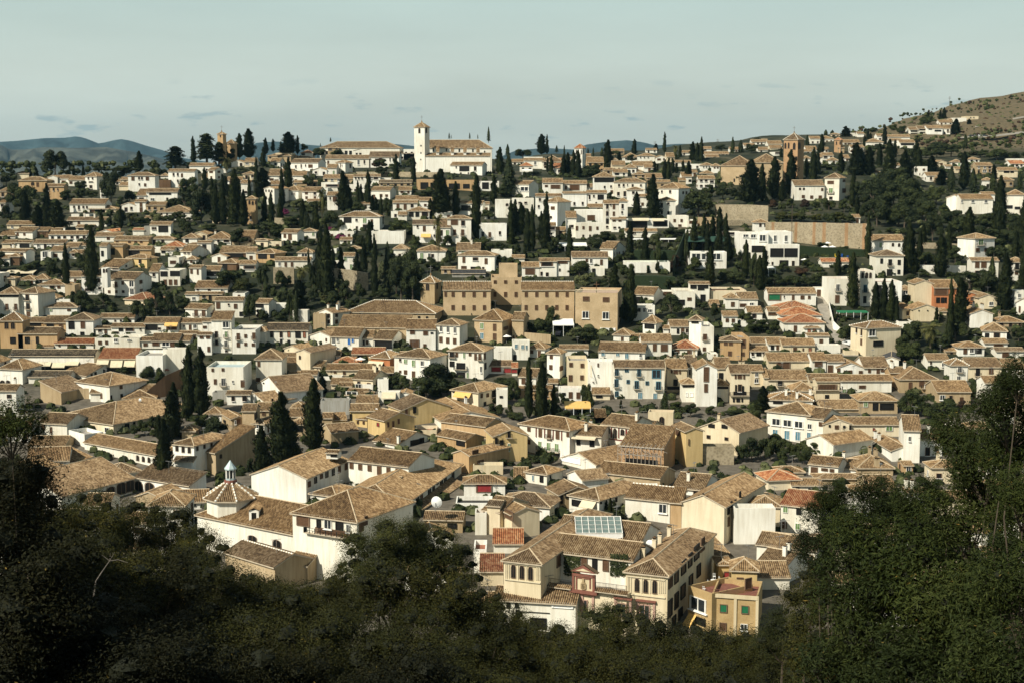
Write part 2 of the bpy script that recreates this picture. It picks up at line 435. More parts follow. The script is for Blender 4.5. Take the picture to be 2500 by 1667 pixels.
CH = {}
def chim_me(mat):
    if mat not in CH: CH[mat] = chim_mb(mat=mat).mesh('chimney')
    return CH[mat]
def dish_mb():
    m = MB(); n = 16
    pr = [(0, .28), (.35, .2), (.7, .08), (1, -.1)]
    for (r0, h0), (r1, h1) in zip(pr, pr[1:]):
        for i in range(n):
            a, b = 2 * math.pi * i / n, 2 * math.pi * (i + 1) / n
            m.face([(r0 * math.cos(a), h0, r0 * math.sin(a)), (r1 * math.cos(a), h1, r1 * math.sin(a)), (r1 * math.cos(b), h1, r1 * math.sin(b)), (r0 * math.cos(b), h0, r0 * math.sin(b))], 'metalw')
    m.bar((0, .25, 0), (0, .5, -1.5), .06, 'metal'); m.bar((0, .1, -.7), (0, -.7, 0), .03, 'metal'); m.box(-.08, .08, -.78, -.62, -.08, .08, 'metal', True)
    return m
HAZE = 3.2e-5
# ------------------------------------------------------------------ things made of wings
rng = random.Random(7)
def hit_z(x, y, z):
    a, b = ray(x, y)
    if b > -1e-4: b = -1e-4
    Y = (z - CAMZ) / b
    Y = max(40, min(1500, Y)) if Y > 0 else 800
    return Vector((a * Y, Y, z))
class Thing:
    def __init__(s, name='house', cat='house', label=None, group=None):
        s.name = name; s.cat = cat; s.label = label; s.group = group; s.parts = []; s.M = None; s.px = (0, 0); s.area = 0; s.attr = None; s.subs = []; s.wings = []
    def put(s, name, mesh, loc=(0, 0, 0), rz=0.0, scl=None, sub=None):
        """mesh: MB or shared Mesh; loc in root frame"""
        s.parts.append((name, mesh, Vector(loc), rz, scl, sub or []))
    def build(s):
        e = link(s.name, None, None, s.M[0], s.M[1]); e.empty_display_size = 1
        tag(e, s.label, s.cat, s.group)
        for name, me, loc, rz, scl, sub in s.parts:
            if isinstance(me, MB):
                if not me.f: continue
                me = me.mesh(name)
            o = link(name, me, e, loc, rz, scl)
            for n2, m2, l2, r2, s2 in sub:
                if isinstance(m2, MB): m2 = m2.mesh(n2)
                p = link(n2, m2, o, l2, r2, s2)
        return e
    def merged(s):
        out = MB()
        W = Matrix.Translation(s.M[0]) @ Matrix.Rotation(s.M[1], 4, 'Z')
        for name, me, loc, rz, scl, sub in s.parts:
            if not isinstance(me, MB):
                k = me.name.split('_')[-1]
                src = WIN.get(k)
                if src is None: continue
            else: src = me
            t = MB(); t.add(src)
            M = W @ Matrix.Translation(loc) @ Matrix.Rotation(rz, 4, 'Z')
            if scl: M = M @ Matrix.Diagonal((*scl, 1))
            t.xf(M); out.add(t)
        return out
class Wing: pass
def make_wing(th, A, B, d, zb, ze, T, C, o, px0, px1):
    w = Wing(); ex = (B - A); ex.z = 0; w.W = ex.length; ex = ex.normalized(); ey = Vector((-ex.y, ex.x, 0)); w.ex, w.ey = ex, ey
    w.A, w.d, w.zb, w.ze, w.T, w.C = A, d, zb, ze, T, C
    ang = math.atan2(ex.y, ex.x)
    if th.M is None:
        th.M = (Vector((A.x, A.y, zb)), ang)
    L0, a0 = th.M
    rel = Matrix.Rotation(-a0, 4, 'Z') @ Matrix.Translation(Vector((A.x, A.y, 0)) - Vector((L0.x, L0.y, L0.z))) @ Matrix.Rotation(ang, 4, 'Z')
    w.rel = rel; w.ang = ang - a0
    tp = float(o.get('P', .36))
    D = A.y; w.D = D
    mat = o.get('R', 'T')
    if T == 't' and mat == 'T': mat = o.get('fl', 'floorg')
    per = PER if D < 480 else (.5 if D < 700 else .7)
    r, wx, zr = roof(T, w.W, d, ze, tp, mat, C, bool(o.get('cap')), per, float(o.get('oh', .42)))
    wm = MB()
    top = ze - (1.0 if T == 't' else 0)
    drop = float(o.get('drop', 4))
    z0 = zb - drop
    W = w.W
    for a, b in (((0, 0), (W, 0)), ((W, 0), (W, d)), ((W, d), (0, d)), ((0, d), (0, 0))):
        wm.face([(a[0], a[1], z0), (b[0], b[1], z0), (b[0], b[1], top), (a[0], a[1], top)], C)
    wm.add(wx)
    wm.xf(rel); r.xf(rel)
    th.put('wall', wm); th.put('roof', r)
    w.zr = zr
    th.wings.append(w)
    if th.attr is None: th.attr = dict(T=T, C=C, h=ze - zb, W=W, D=D, R=mat)
    rs = random.Random(int(abs(A.x) * 131 + D * 17))
    if o.get('n') != '0': auto_windows(th, w, rs, o)
    if 'ch' in o:
        for s in o['ch'].split(';'):
            x, y = map(float, s.split(',')); x = x / SC + OX; y = y / SC + OY
            p = hit_z(x, y, ze + (zr - ze) * .5)
            q = p - Vector((A.x, A.y, 0)); u = max(.5, min(W - .5, q.dot(ex))); v = max(.5, min(d - .5, q.dot(ey)))
            put_chim(th, w, u, v, o.get('cc', C))
    elif T != 't' and rs.random() < .72 and D < 900 and o.get('n') != '0':
        for _ in range(rs.choice((1, 2, 3) if D < 520 else (1, 1, 2))): put_chim(th, w, rs.uniform(.15, .85) * W, rs.uniform(.3, .8) * d, C if C in 'wcty' else 'w')
    if D < 520 and T != 't' and rs.random() < .6 and o.get('drop') != '0':
        u, v = rs.uniform(.2, .8) * W, rs.uniform(.35, .7) * d; p = rel @ Vector((u, v, roof_z(w, u, v)))
        th.put('aerial', aerial_me(), p, rs.uniform(0, 3))
    return w
AER = []
def aerial_me():
    if not AER:
        m = MB(); m.bar((0, 0, -.4), (0, 0, 2.6), .035, 'metal'); m.bar((-.9, 0, 2.45), (.9, 0, 2.5), .03, 'metal')
        for i in range(7): x = -.8 + i * .26; m.bar((x, -.35, 2.48), (x, .35, 2.48), .018, 'metal')
        m.bar((0, -.5, 1.9), (0, .5, 1.9), .02, 'metal'); AER.append(m.mesh('aerial'))
    return AER[0]
def roof_z(w, u, v):
    T = w.T; tp = (w.zr - w.ze) 
    if T == 't': return w.ze - 1
    if T == 'g': return w.ze + (w.zr - w.ze) * (1 - abs(v / w.d - .5) * 2)
    if T == 'f': return w.ze + (w.zr - w.ze) * (1 - abs(u / w.W - .5) * 2)
    if T == 's': return w.ze + (w.zr - w.ze) * v / w.d
    m = min(u, w.W - u, v, w.d - v) / (min(w.W, w.d) / 2)
    return w.ze + (w.zr - w.ze) * min(1, m)
def put_chim(th, w, u, v, c):
    p = w.rel @ Vector((u, v, roof_z(w, u, v)))
    th.put('chimney', chim_me(c if c in 'wctyo' else 'w'), p, w.ang)
def put_win(th, w, face, u, z, ww, hh, k):
    W, d = w.W, w.d
    if face == 0: p, a = Vector((u, 0, z)), 0
    elif face == 1: p, a = Vector((W, u, z)), math.pi / 2
    else: p, a = Vector((0, d - u, z)), -math.pi / 2
    p = w.rel @ p
    base = k[0]
    sub = []
    if base in 'YC':
        m = MB(); q = 'awny' if base == 'Y' else 'awnc'
        m.face([(-ww / 2, -.05, hh / 2), (ww / 2, -.05, hh / 2), (ww / 2, -1.5, -hh / 2), (-ww / 2, -1.5, -hh / 2)][::-1], q)
        m.face([(-ww / 2, -1.5, -hh / 2), (ww / 2, -1.5, -hh / 2), (ww / 2, -1.52, -hh / 2 - .25), (-ww / 2, -1.52, -hh / 2 - .25)][::-1], q)
        m.bar((-ww / 2, -.05, -hh / 2), (-ww / 2, -1.5, -hh / 2), .03, 'metal'); m.bar((ww / 2, -.05, -hh / 2), (ww / 2, -1.5, -hh / 2), .03, 'metal')
        th.put('awning', m, p, w.ang + a); return
    me = win_me(base)
    th.put('window' if hh < 1.9 else ('balcony_door' if 'B' in k else 'window'), me, p, w.ang + a, (ww, 2.2, hh))
    if 'B' in k:
        q = p + Vector((0, 0, -hh / 2))
        th.put('balcony', balc_me(), q, w.ang + a, (max(.9, ww / 1.0 * .95), 1, 1))
def auto_windows(th, w, rs, o):
    h = w.ze - w.zb; far = w.D > 650
    nst = max(1, int(round(h / 3.1)))
    fh = h / nst
    faces = [(0, w.W)]
    view = Vector((w.A.x, w.A.y, 0)).normalized()
    if w.ex.dot(view) < -.1: faces.append((1, w.d))
    if w.ex.dot(view) > .1: faces.append((2, w.d))
    kinds = o.get('k') or rs.choice(('d', 'dd', 'ds', 'dds', 's', 'dk', 'dl', 'ddsg' if rs.random() < .3 else 'ds'))
    for f, L in faces:
        if L < 2.2: continue
        n = max(1, int(L / rs.uniform(2.3, 3.2)))
        if f: n = max(1, int(L / 4))
        off = [rs.uniform(-.35, .35) for _ in range(n)]
        for s in range(nst):
            if s == 0 and nst > 2 and rs.random() < .4: continue
            for i in range(n):
                if rs.random() < (.15 if f == 0 else .35): continue
                u = L * (i + .5) / n + off[i]
                door = rs.random() < (.28 if s > 0 or nst == 1 else .15)
                k = rs.choice(kinds)
                ww = rs.uniform(.85, 1.25); hh = rs.uniform(1.1, 1.45)
                if door: hh = 2.05; ww = rs.uniform(.95, 1.25)
                if far: ww *= 1.15
                if rs.random() < .13 and L / n > 2.5: ww = min(2.2, L / n * .7); hh = 1.2
                zc = w.zb + fh * s + (1.15 if door else 1.75)
                if zc + hh / 2 > w.ze - .3: zc = w.ze - .3 - hh / 2 - .05
                if u - ww / 2 < .25 or u + ww / 2 > L - .25: continue
                if w.T == 't' and zc + hh / 2 > w.ze - 1.1: zc = w.ze - 1.15 - hh / 2
                put_win(th, w, f, u, zc, ww, hh, k + ('B' if door and s > 0 and rs.random() < .6 else ''))
def pix_windows(th, txt):
    for t in txt.split():
        q = t.split(','); x, y, ww, hh = map(float, q[:4]); k = q[4] if len(q) > 4 else 'd'
        x = x / SC + OX; y = y / SC + OY
        a, b = ray(x, y); dr = Vector((a, 1, b)); O = Vector((0, 0, CAMZ))
        best = None
        for w in th.wings:
            B = w.A + w.ex * w.W; Dp = w.A + w.ey * w.d
            for f, (P, e, nn, L) in enumerate(((w.A, w.ex, -w.ey, w.W), (B, w.ey, w.ex, w.d), (Dp, -w.ey, -w.ex, w.d))):
                den = dr.dot(nn)
                if den > -.02: continue
                P3 = Vector((P.x, P.y, CAMZ))
                t_ = (P3 - O).dot(nn) / den
                H = O + dr * t_; u = (H - P3).dot(e)
                if -.3 < u < L + .3 and w.zb - 3 < H.z < w.ze + .6 + (max(0, w.zr - w.ze) if (w.T in 'f' and f == 0) else 0):
                    if best is None or t_ < best[0]: best = (t_, w, f, u, H.z, e, L)
        if not best: continue
        t_, w, f, u, z, e, L = best
        Y = t_; fac = max(.22, abs(e.x - a * e.y))
        put_win(th, w, f, u, z, ww / SC * Y / F / fac, hh / SC * Y / F, k)
OX = OY = 0.0; SC = 1.0
things = []
def parse_opts(tok):
    o = {}
    for t in tok:
        k, v = t.split('=', 1); o[k] = v
    return o
def build_line(line):
    global OX, OY, SC
    line = line.strip()
    if not line or line[0] == ';': return
    if line[0] == '@':
        OX, OY, SC = map(float, line[1:].split()); return
    lab = None
    if '#' in line: line, lab = line.split('#', 1); lab = lab.strip()
    wl = None
    if '|' in line: line, wl = line.split('|', 1)
    tok = line.split()
    att = tok[0][0] == '+'
    typ = tok[0].lstrip('+')
    if att: th = things[-1]
    if typ == 'H':
        x0, x1, yr, ye, yb, rot = map(float, tok[1:7]); T, C = tok[7], tok[8]; o = parse_opts(tok[9:])
        x0, x1 = x0 / SC + OX, x1 / SC + OX; yr, ye, yb = yr / SC + OY, ye / SC + OY, yb / SC + OY
        xm = (x0 + x1) / 2
        D = float(o['D']) if 'D' in o else (th.wings[0].D + float(o['dD']) if 'dD' in o else depth_at(xm, yb))
        a, b = ray(xm, yb); a2, b2 = ray(xm, ye)
        zb = CAMZ + b * D; ze = CAMZ + b2 * D
        rr = R(rot)
        W = (x1 - x0) * D / F / max(.4, math.cos(rr) + a * math.sin(rr))
        s = -b2; ap = max(.3, (ye - yr) * D / F); dmax = 16; tp = float(o.get('P', .36))
        if T in 'gh':
            r_ = ap / (s + tp); r_ -= .3
            d = 2 * r_
            if d < 5: d = 5; tp = max(.2, ap / 2.8 - s)
            if d > 18: d = 18; tp = min(.6, ap / 9.3 - s)
            if T == 'h' and W < d and W < 2 * r_: d = max(5, min(d, W * 1.3)); tp = max(.25, min(.6, ap / (W / 2 + .4) - s))
        elif T == 'f':
            tp = min(tp, max(.2, ap / (W / 2) * .8)); d = min(16, max(6, (ap - tp * W / 2) / max(.06, s)))
        elif T == 's': d = max(3, min(12, ap / (s + tp)))
        elif T == 't': d = max(4, min(14, ap / max(.05, s)))
        elif T == 'p': d = W; tp = max(.2, min(.9, ap / (W / 2 + .4) - s * .8))
        if 'd' in o: d = float(o['d'])
        o['P'] = tp
        ex = Vector((math.cos(rr), -math.sin(rr), 0)); M = Vector((a * D, D, 0))
        A = M - ex * W / 2; B = M + ex * W / 2
        pxr = (xm, (ye + yb) / 2, (x1 - x0) * (yb - yr))
    elif typ in 'FQ':
        if typ == 'F':
            x0, y0, x1, y1, yb, d = map(float, tok[1:7]); rest = tok[7:]
            x0, y0, x1, y1, yb = x0 / SC + OX, y0 / SC + OY, x1 / SC + OX, y1 / SC + OY, yb / SC + OY
        else:
            x0, y0, x1, y1, x2, y2, yb = map(float, tok[1:8]); rest = tok[8:]
            x0, y0, x1, y1, x2, y2, yb = x0 / SC + OX, y0 / SC + OY, x1 / SC + OX, y1 / SC + OY, x2 / SC + OX, y2 / SC + OY, yb / SC + OY
        T, C = rest[0], rest[1]; o = parse_opts(rest[2:])
        nx, ny = (x1, y1) if (y1 >= y0 or typ == 'Q') else (x0, y0)
        D = float(o['D']) if 'D' in o else depth_at(nx, yb)
        a, b = ray(nx, yb); a2, b2 = ray(nx, ny); zb = CAMZ + b * D; ze = CAMZ + b2 * D
        if 'Z' in o: ze = Z_REF[0] + float(o['Z']); 
        A = hit_z(x0, y0, ze); B = hit_z(x1, y1, ze); A.z = B.z = 0
        if (B - A).length > 75: B = A + (B - A).normalized() * 75
        if typ == 'Q':
            Cc = hit_z(x2, y2, ze); ex = (B - A).normalized(); ey = Vector((-ex.y, ex.x, 0))
            d = max(3.0, min(60.0, (Cc - B).dot(ey) if (Cc - B).dot(ey) > 3 else (Cc - B).length))
        if 'd' in o: d = float(o['d'])
        if 'Z' in o: zb = min(zb, ground((A.x + B.x) / 2, (A.y + B.y) / 2)) if 'zb' not in o else ze - float(o['zb'])
        Z_REF[0] = ze
        pxr = ((x0 + x1) / 2, (max(y0, y1) + yb) / 2, (x1 - x0 + 10) * (yb - min(y0, y1) + 20))
    if not att:
        th = Thing(o.get('name', 'house'), o.get('cat', o.get('name', 'house').replace('_', ' ')), lab)
        th.px = pxr[:2]; things.append(th)
    th.area += pxr[2]
    if wl is not None: o['n'] = '0' if 'n' not in o else o['n']
    make_wing(th, A, B, d, zb, ze, T, C, o, 0, 0)
    if wl: pix_windows(th, wl)
    return th
Z_REF = [0]
HOUSES = '''
@ 0 200 3.76
H 145 265 820 840 890 0 h c
H 175 430 870 905 1010 0 h o |300,938,28,30,a 345,945,22,40,s 420,950,10,40
H 430 590 935 960 1080 0 g o |446,990,16,28 492,990,16,28 530,990,10,20
H 0 160 930 1000 1060 0 h t
H 0 55 1065 1110 1240 0 g w
H 440 530 845 875 950 0 f w
H 540 630 855 885 950 10 g w
H 630 785 865 900 960 0 g w
H 785 890 825 865 990 15 h w |812,888,14,18 850,888,14,18 835,920,40,10 835,965,26,30
H 1180 1425 830 860 1010 0 h w |1220,890,28,36,s 1276,886,16,26 1302,886,16,26 1352,890,30,34,s 1278,942,14,20 1332,948,20,28,s
H 1110 1190 875 895 950 0 g c
H 1095 1240 920 950 1000 0 g c
H 1475 1545 835 860 890 0 h w
H 1548 1790 800 820 970 5 g w |1593,852,16,28 1632,852,16,28 1670,860,18,36,s 1632,912,14,26 1670,912,14,26
H 1620 1700 765 772 800 0 t w
H 1740 1960 745 770 840 0 g w
H 1910 1975 785 810 910 25 g w
H 2125 2240 695 740 780 0 f w
H 2245 2345 700 735 780 0 g c
H 1850 1910 835 875 900 0 g c
H 1385 1565 895 902 975 0 t d n=0
H 1345 1630 978 1010 1110 0 g w |1470,1028,200,22,k 1400,1080,40,20,l 1535,1080,18,30
H 1255 1345 985 1040 1110 0 s w
H 642 965 1072 1120 1200 0 g w |680,1150,18,20 724,1158,18,38 765,1152,18,22 797,1152,16,22
H 825 1060 1130 1165 1200 0 h c
H 655 820 1190 1215 1245 0 t w
H 620 980 1240 1270 1330 0 g w
H 1120 1240 1080 1130 1200 0 f w
H 1240 1340 1080 1100 1200 0 g w
H 1340 1520 1100 1130 1200 0 g t
H 1448 1775 1130 1195 1270 0 h w |1482,1215,14,20 1533,1218,14,22 1582,1222,14,22 1631,1225,16,30 1690,1220,14,22 # white villa with wide hipped roof and a glazed white dormer
+H 1525 1650 1130 1140 1178 0 t w n=0 D=692 d=3 |1558,1160,50,30,k 1618,1160,50,30,k
H 65 320 1275 1310 1350 0 g c
H 140 300 1330 1375 1440 15 g w
H 0 140 1355 1410 1440 0 g w
H 345 445 1345 1365 1430 0 s d
H 450 800 1365 1400 1470 0 g w
H 925 1020 1335 1375 1410 10 f w R=TR # small white gabled house with a bright red roof
H 875 1120 1380 1415 1470 0 g w
H 1046 1365 1415 1450 1500 10 g o |1075,1462,26,24,s 1188,1468,26,26,s 1245,1468,26,26,s 1296,1468,24,26,s
H 1380 1570 1290 1312 1415 5 s w |1398,1348,12,26 1413,1348,12,26 1429,1348,12,26 1498,1350,88,64,k # modern white house with flat roof and large dark glazed bay
H 1325 1385 1315 1325 1410 0 t g
H 1385 1595 1415 1440 1490 0 h w
H 1500 1680 1460 1505 1530 0 h c
H 1680 1810 1385 1430 1500 0 h w
H 1815 1940 1460 1475 1568 0 h w
H 1900 2120 1370 1440 1500 0 h w
H 1765 1900 1345 1400 1460 0 f c
H 80 280 1455 1475 1530 10 g w |225,1505,90,40,k 115,1505,20,30
H 310 600 1445 1480 1535 0 g w
H 0 285 1530 1555 1625 0 g w
H 545 720 1470 1510 1540 0 g w
H 985 1120 1480 1505 1600 0 g o
H 2230 2350 820 845 900 0 h c
H 2080 2220 870 905 940 0 g w
H 2215 2300 900 930 1050 0 g w
H 2270 2350 1030 1070 1310 0 h o |2290,1110,18,34,a 2320,1115,18,34,a 2345,1110,16,34,a 2300,1250,20,40 # tall ochre villa with arched top windows among palms
H 2130 2330 1360 1440 1500 0 g t
H 2240 2350 1510 1540 1600 0 g w
H 1330 1480 1230 1250 1290 0 g c
H 1950 2150 1240 1260 1300 0 t c
H 2000 2080 790 800 840 0 t w
H 990 1110 895 915 950 0 g w
H 920 965 955 980 1080 0 s w
H 20 140 1450 1480 1530 0 g c
H 460 560 1340 1360 1400 0 g t
H 1640 1700 940 960 1010 0 g w
H 700 860 1310 1335 1370 0 g c
H 1220 1330 1340 1360 1410 0 g w R=TR
H 1700 1960 1475 1500 1560 0 h w
H 2040 2200 1520 1550 1600 0 h c
H 1120 1230 1395 1420 1460 0 t w
@ 625 200 3.76
H 1040 1312 640 690 790 0 g w |1230,715,10,30 1258,715,10,30 1285,715,10,30 1150,715,14,20 1100,720,14,26
H 900 1060 605 630 690 0 f w
H 1355 1455 610 620 680 0 t w
H 1320 1455 642 655 725 0 g w
H 640 1050 672 705 790 0 g w |662,745,16,40,s 940,740,20,50,l 994,738,14,34 800,745,16,30
H 735 820 715 740 838 25 h w |755,770,6,20 775,770,6,34 790,770,6,20 865,775,14,40
H 655 740 755 790 865 0 g w |712,838,18,44,g
H 520 650 768 810 865 0 f w
H 317 570 705 740 820 15 g w |366,780,14,26 415,775,10,34 500,775,40,30,s 455,770,10,20
H 357 510 668 695 710 0 h c
H 412 520 625 652 672 0 h w R=TR
H 107 320 640 680 700 10 h t
H 110 330 800 860 930 0 g w
H 330 460 820 860 940 0 g w
H 130 225 910 940 1000 0 g w
H 78 170 945 980 1130 20 f w |92,1000,12,22,a 120,1002,12,22,a 145,1005,12,22,a 120,1085,14,30,a # white house with arched upper gallery beside a dark cypress
H 257 390 950 995 1090 20 h w |330,1030,6,26 343,1030,6,26 356,1030,6,26 # white villa with three slit windows and hipped roof
H 425 580 965 1005 1100 10 g w
H 600 750 900 925 1010 0 t w |700,955,120,24,d
H 655 750 1010 1040 1180 0 g w |680,1072,12,24 722,1078,36,44,s
H 620 890 850 885 925 0 g c
H 895 1140 848 868 960 0 g w |915,885,14,24 943,885,14,24 973,885,14,24 1060,880,30,26,l 1100,885,40,26,d
H 810 895 855 890 930 10 g t
H 830 1000 935 945 1030 0 t w
H 1130 1430 900 925 960 0 g t R=TK
H 1055 1230 960 995 1080 15 g w
H 1310 1425 960 995 1040 0 g w
H 1280 1515 1045 1080 1100 0 g c
H 1257 1480 1088 1110 1180 0 g w |1302,1145,26,54,s 1368,1148,26,50,s 1432,1140,26,34,d
H 1500 1620 1060 1090 1170 0 g w
H 1390 1590 1145 1185 1270 0 h w |1425,1215,40,50,k 1480,1215,34,50,k 1550,1215,60,50,d # white pavilion house with dark glazed veranda
H 1305 1385 1195 1220 1280 0 s w |1352,1232,16,16,a
H 1240 1385 1180 1190 1250 0 t w
H 770 1135 1187 1235 1365 5 h w cap=1 |922,1270,20,22 997,1275,34,52,g 1062,1280,22,34,s 925,1340,18,26 997,1340,34,60,d 1062,1345,28,34,k 840,1265,70,60,k # white villa with white-dotted ridge, green balcony doors and side veranda
H 236 380 1350 1385 1490 15 g w |265,1415,22,38,s 312,1425,34,56,s 272,1475,16,20 300,1475,16,20
H 420 550 1340 1370 1440 0 h w
H 60 235 1440 1465 1530 0 t c
H 0 110 1440 1455 1530 10 h c
H 655 900 1360 1372 1425 0 t w
H 1060 1360 1360 1372 1490 0 t w n=0
H 770 880 1425 1450 1490 0 g w
H 840 960 1500 1530 1590 0 h w
H 1265 1375 1480 1530 1640 0 h w
H 1480 1740 1495 1550 1650 0 h w |1520,1600,30,60,g 1590,1600,24,50,l 1620,1600,24,36,d
H 1440 1660 1265 1305 1480 0 g w |1482,1330,16,24 1544,1350,26,50,s 1637,1340,18,26 1637,1415,16,24 1560,1410,90,26,Y
H 1680 1785 1255 1335 1500 0 g w |1700,1390,26,56,d 1757,1390,30,60,g 1698,1455,22,40
H 1757 1975 1225 1255 1490 0 h w |1820,1290,66,50,s 1900,1300,36,50,d 1822,1385,26,56,sB 1896,1385,28,56,sB
H 2050 2300 1285 1310 1460 0 t w |2082,1400,24,44,k 2145,1405,24,46,sB 2238,1390,20,34
H 1855 2060 1475 1545 1600 0 g w
H 2195 2350 1065 1085 1250 0 t w n=0 |2305,1130,24,24,a
H 1860 2080 1090 1115 1225 10 g w |1925,1160,80,50,k
H 2010 2140 1100 1120 1200 0 g w
H 1785 2075 735 765 850 15 g w |1838,785,12,16 1912,800,90,44,k 2012,800,24,40,d 1950,840,14,14 1880,840,14,14
H 1910 2100 680 710 770 10 h w
H 2195 2260 795 805 840 0 t c
H 1470 1500 740 750 800 0 t w
H 1260 1360 1130 1150 1180 0 t w
H 600 660 960 975 1040 0 t w
H 1130 1240 870 885 930 0 t w
H 340 560 905 925 960 0 g t
H 960 1060 1100 1120 1180 0 g w
H 2100 2180 1200 1215 1260 0 t w
H 470 610 1075 1095 1120 0 g w
H 1640 1800 1180 1200 1250 0 t w
H 0 90 1440 1460 1520 0 g w
H 180 330 640 655 680 0 t c
H 660 760 590 605 640 0 h t
@ 1250 200 3.76
H 110 280 665 690 725 0 t w
H 0 110 710 735 760 0 g w
H 110 300 700 720 800 0 g w |212,748,20,34,l
H 72 190 735 770 830 0 h w R=TR
H 280 470 675 730 810 0 h w
H 385 470 700 735 790 0 g w R=TR
H 385 480 745 790 850 0 g w R=TR
H 670 725 660 685 740 0 g c
H 690 840 690 740 840 0 g o
H 920 1040 725 765 830 0 g c
H 925 968 680 715 740 0 h w
H 1025 1160 650 690 720 0 h w
H 1160 1310 655 680 740 0 h w |1180,695,10,14 1215,695,10,14 1250,695,10,14
H 1320 1420 650 695 740 0 f w
H 1420 1490 650 690 740 0 g c
H 1040 1140 750 785 850 0 h w
H 1110 1290 730 770 820 0 g w
H 1215 1310 755 785 830 0 g w
H 930 1060 800 830 870 0 g w
H 1060 1200 800 820 850 0 h c
H 1490 1640 720 738 780 0 g w
H 1652 1740 740 755 800 0 t w
H 1740 1845 740 765 820 0 h w |1760,785,10,12 1785,785,10,12 1810,785,10,12
H 1840 1905 740 770 840 0 h w |1860,790,14,16,s 1888,790,14,16,s
H 1760 1990 640 662 700 0 g w
H 1780 1900 668 690 730 0 g c
H 1560 1650 630 650 690 0 g w
H 1755 1830 595 615 650 0 g w
H 2200 2350 530 552 590 0 g w
H 2130 2230 565 585 620 0 g w
H 2300 2350 525 545 580 0 g w
H 2260 2350 600 625 660 0 g w
H 2000 2110 600 620 650 0 g w
H 755 940 825 872 1060 0 h w |845,900,180,44,k 850,968,16,24 908,962,16,20 915,1012,24,30,s
H 935 1220 885 920 1070 10 h w |982,952,18,26 1024,952,18,26 1060,948,8,18 1107,955,18,28 1183,952,16,20 976,1030,24,34 1035,1030,24,50 # large white house with four small upper windows and a wide hipped roof
H 1112 1230 830 850 890 0 h t
H 1232 1380 840 880 910 0 g t
H 1248 1450 900 920 985 0 g t
H 1342 1525 920 975 1215 30 h w |1376,1010,16,24 1452,1010,20,28 1570,1020,14,26 1600,1020,14,26 # tall white block with hipped roof beside the dark round tree
+H 1530 1595 890 905 945 0 s t D=735 n=0
H 1062 1205 965 990 1150 0 h w |1113,1020,24,24 1115,1083,14,22 1178,1092,20,40,l
H 1150 1250 1030 1052 1160 0 g w
H 842 980 1085 1115 1370 0 g w |874,1145,22,50 905,1130,14,14 935,1145,22,50,s 874,1212,24,46 934,1212,20,40,s 875,1280,26,50,k 905,1255,12,12 873,1333,22,20
H 980 1060 1050 1092 1240 0 h w |1014,1145,20,44,d 1010,1200,16,24
H 282 465 885 925 1030 0 g w |315,958,28,20,s 398,965,88,36,s
H 467 685 905 935 1010 0 g w |495,972,20,36,s 573,972,90,48,s
H 685 780 935 965 1010 0 g w
H 687 868 995 1018 1150 0 g w |711,1060,16,44 750,1050,16,20 813,1060,56,44,k 772,1115,14,20
H 467 685 1008 1022 1150 0 g w |572,1120,18,28 648,1118,18,28 530,1118,12,34
H 217 450 1025 1048 1240 0 g w |255,1083,20,28 245,1146,18,26 330,1150,50,36,d
H 300 415 1055 1100 1330 40 h w |375,1160,36,30,s 360,1245,18,22
H 0 155 905 940 1060 30 g w |115,985,80,40,l
H 0 200 1060 1072 1190 0 t w |70,1112,26,18 125,1112,26,18
H 497 590 1190 1245 1430 0 s w
H 585 842 1165 1180 1300 0 t w n=0 |725,1250,70,50,s
+H 583 842 1285 1292 1440 0 t w n=0 d=3 |595,1345,22,40,s 655,1340,20,28,s 717,1348,24,44,s 783,1345,20,30,s 562,1413,12,14 653,1415,18,22 715,1415,16,22 # white stepped house with open roof terrace and brown shutters
H 912 1045 1240 1258 1380 0 g w |937,1275,30,18,s 990,1277,28,16,s 942,1340,26,18 985,1340,20,18,a
H 1050 1440 1250 1268 1345 0 t w n=0 |1150,1310,180,60,k 1360,1300,130,56,k 1160,1262,190,20,C 1340,1265,110,20,C # white restaurant terrace with two pale awnings over a black opening
H 1447 1620 1220 1232 1335 0 t w |1492,1275,22,28,s 1556,1275,22,28,s 1540,1320,30,20,s
H 1347 1500 1055 1087 1250 0 h w |1375,1135,22,44 1435,1120,20,24 1375,1200,20,34 1435,1205,20,30
H 1615 1700 1245 1275 1350 0 t w |1665,1290,80,26,s
H 1740 1875 1240 1255 1370 0 t t n=0
H 1040 1330 1345 1370 1430 0 g w |1115,1390,10,18 1130,1390,10,18 1225,1390,40,20,s
H 1600 1670 1355 1365 1410 0 t w
H 1710 1860 860 890 990 0 g w
H 1742 1850 812 840 870 0 h c
H 1560 1650 830 870 940 0 g w
H 2230 2350 1255 1290 1400 0 h w |2280,1315,20,36,a 2325,1315,20,36,a # white house with two arched top windows above the restaurant terrace
H 2090 2350 1370 1392 1620 0 t w |2145,1415,50,26,l 2215,1418,50,34,l 2300,1435,60,60,l 2150,1530,50,60,k
H 1885 2110 1370 1380 1430 0 t w |2000,1395,150,24,d
H 810 950 1475 1530 1620 15 g w
H 700 835 1120 1150 1170 0 g w
H 1400 1470 770 790 830 0 g c
H 1640 1700 810 830 870 0 g w
H 840 930 790 810 850 0 g t
H 900 1030 615 635 670 0 g t
H 1230 1330 610 625 650 0 g w
H 520 580 690 715 760 0 g w
H 700 760 1300 1320 1390 0 t w
H 340 400 1290 1320 1430 0 g w
H 400 500 1330 1360 1420 0 g t
@ 1875 200 3.76
H 385 480 500 520 580 0 g w
H 480 600 495 520 570 0 h w
H 583 660 470 480 520 0 h c
H 0 130 540 570 620 0 g w
H 20 130 580 610 650 0 g c
H 50 130 630 645 690 0 t w |90,655,50,16,d
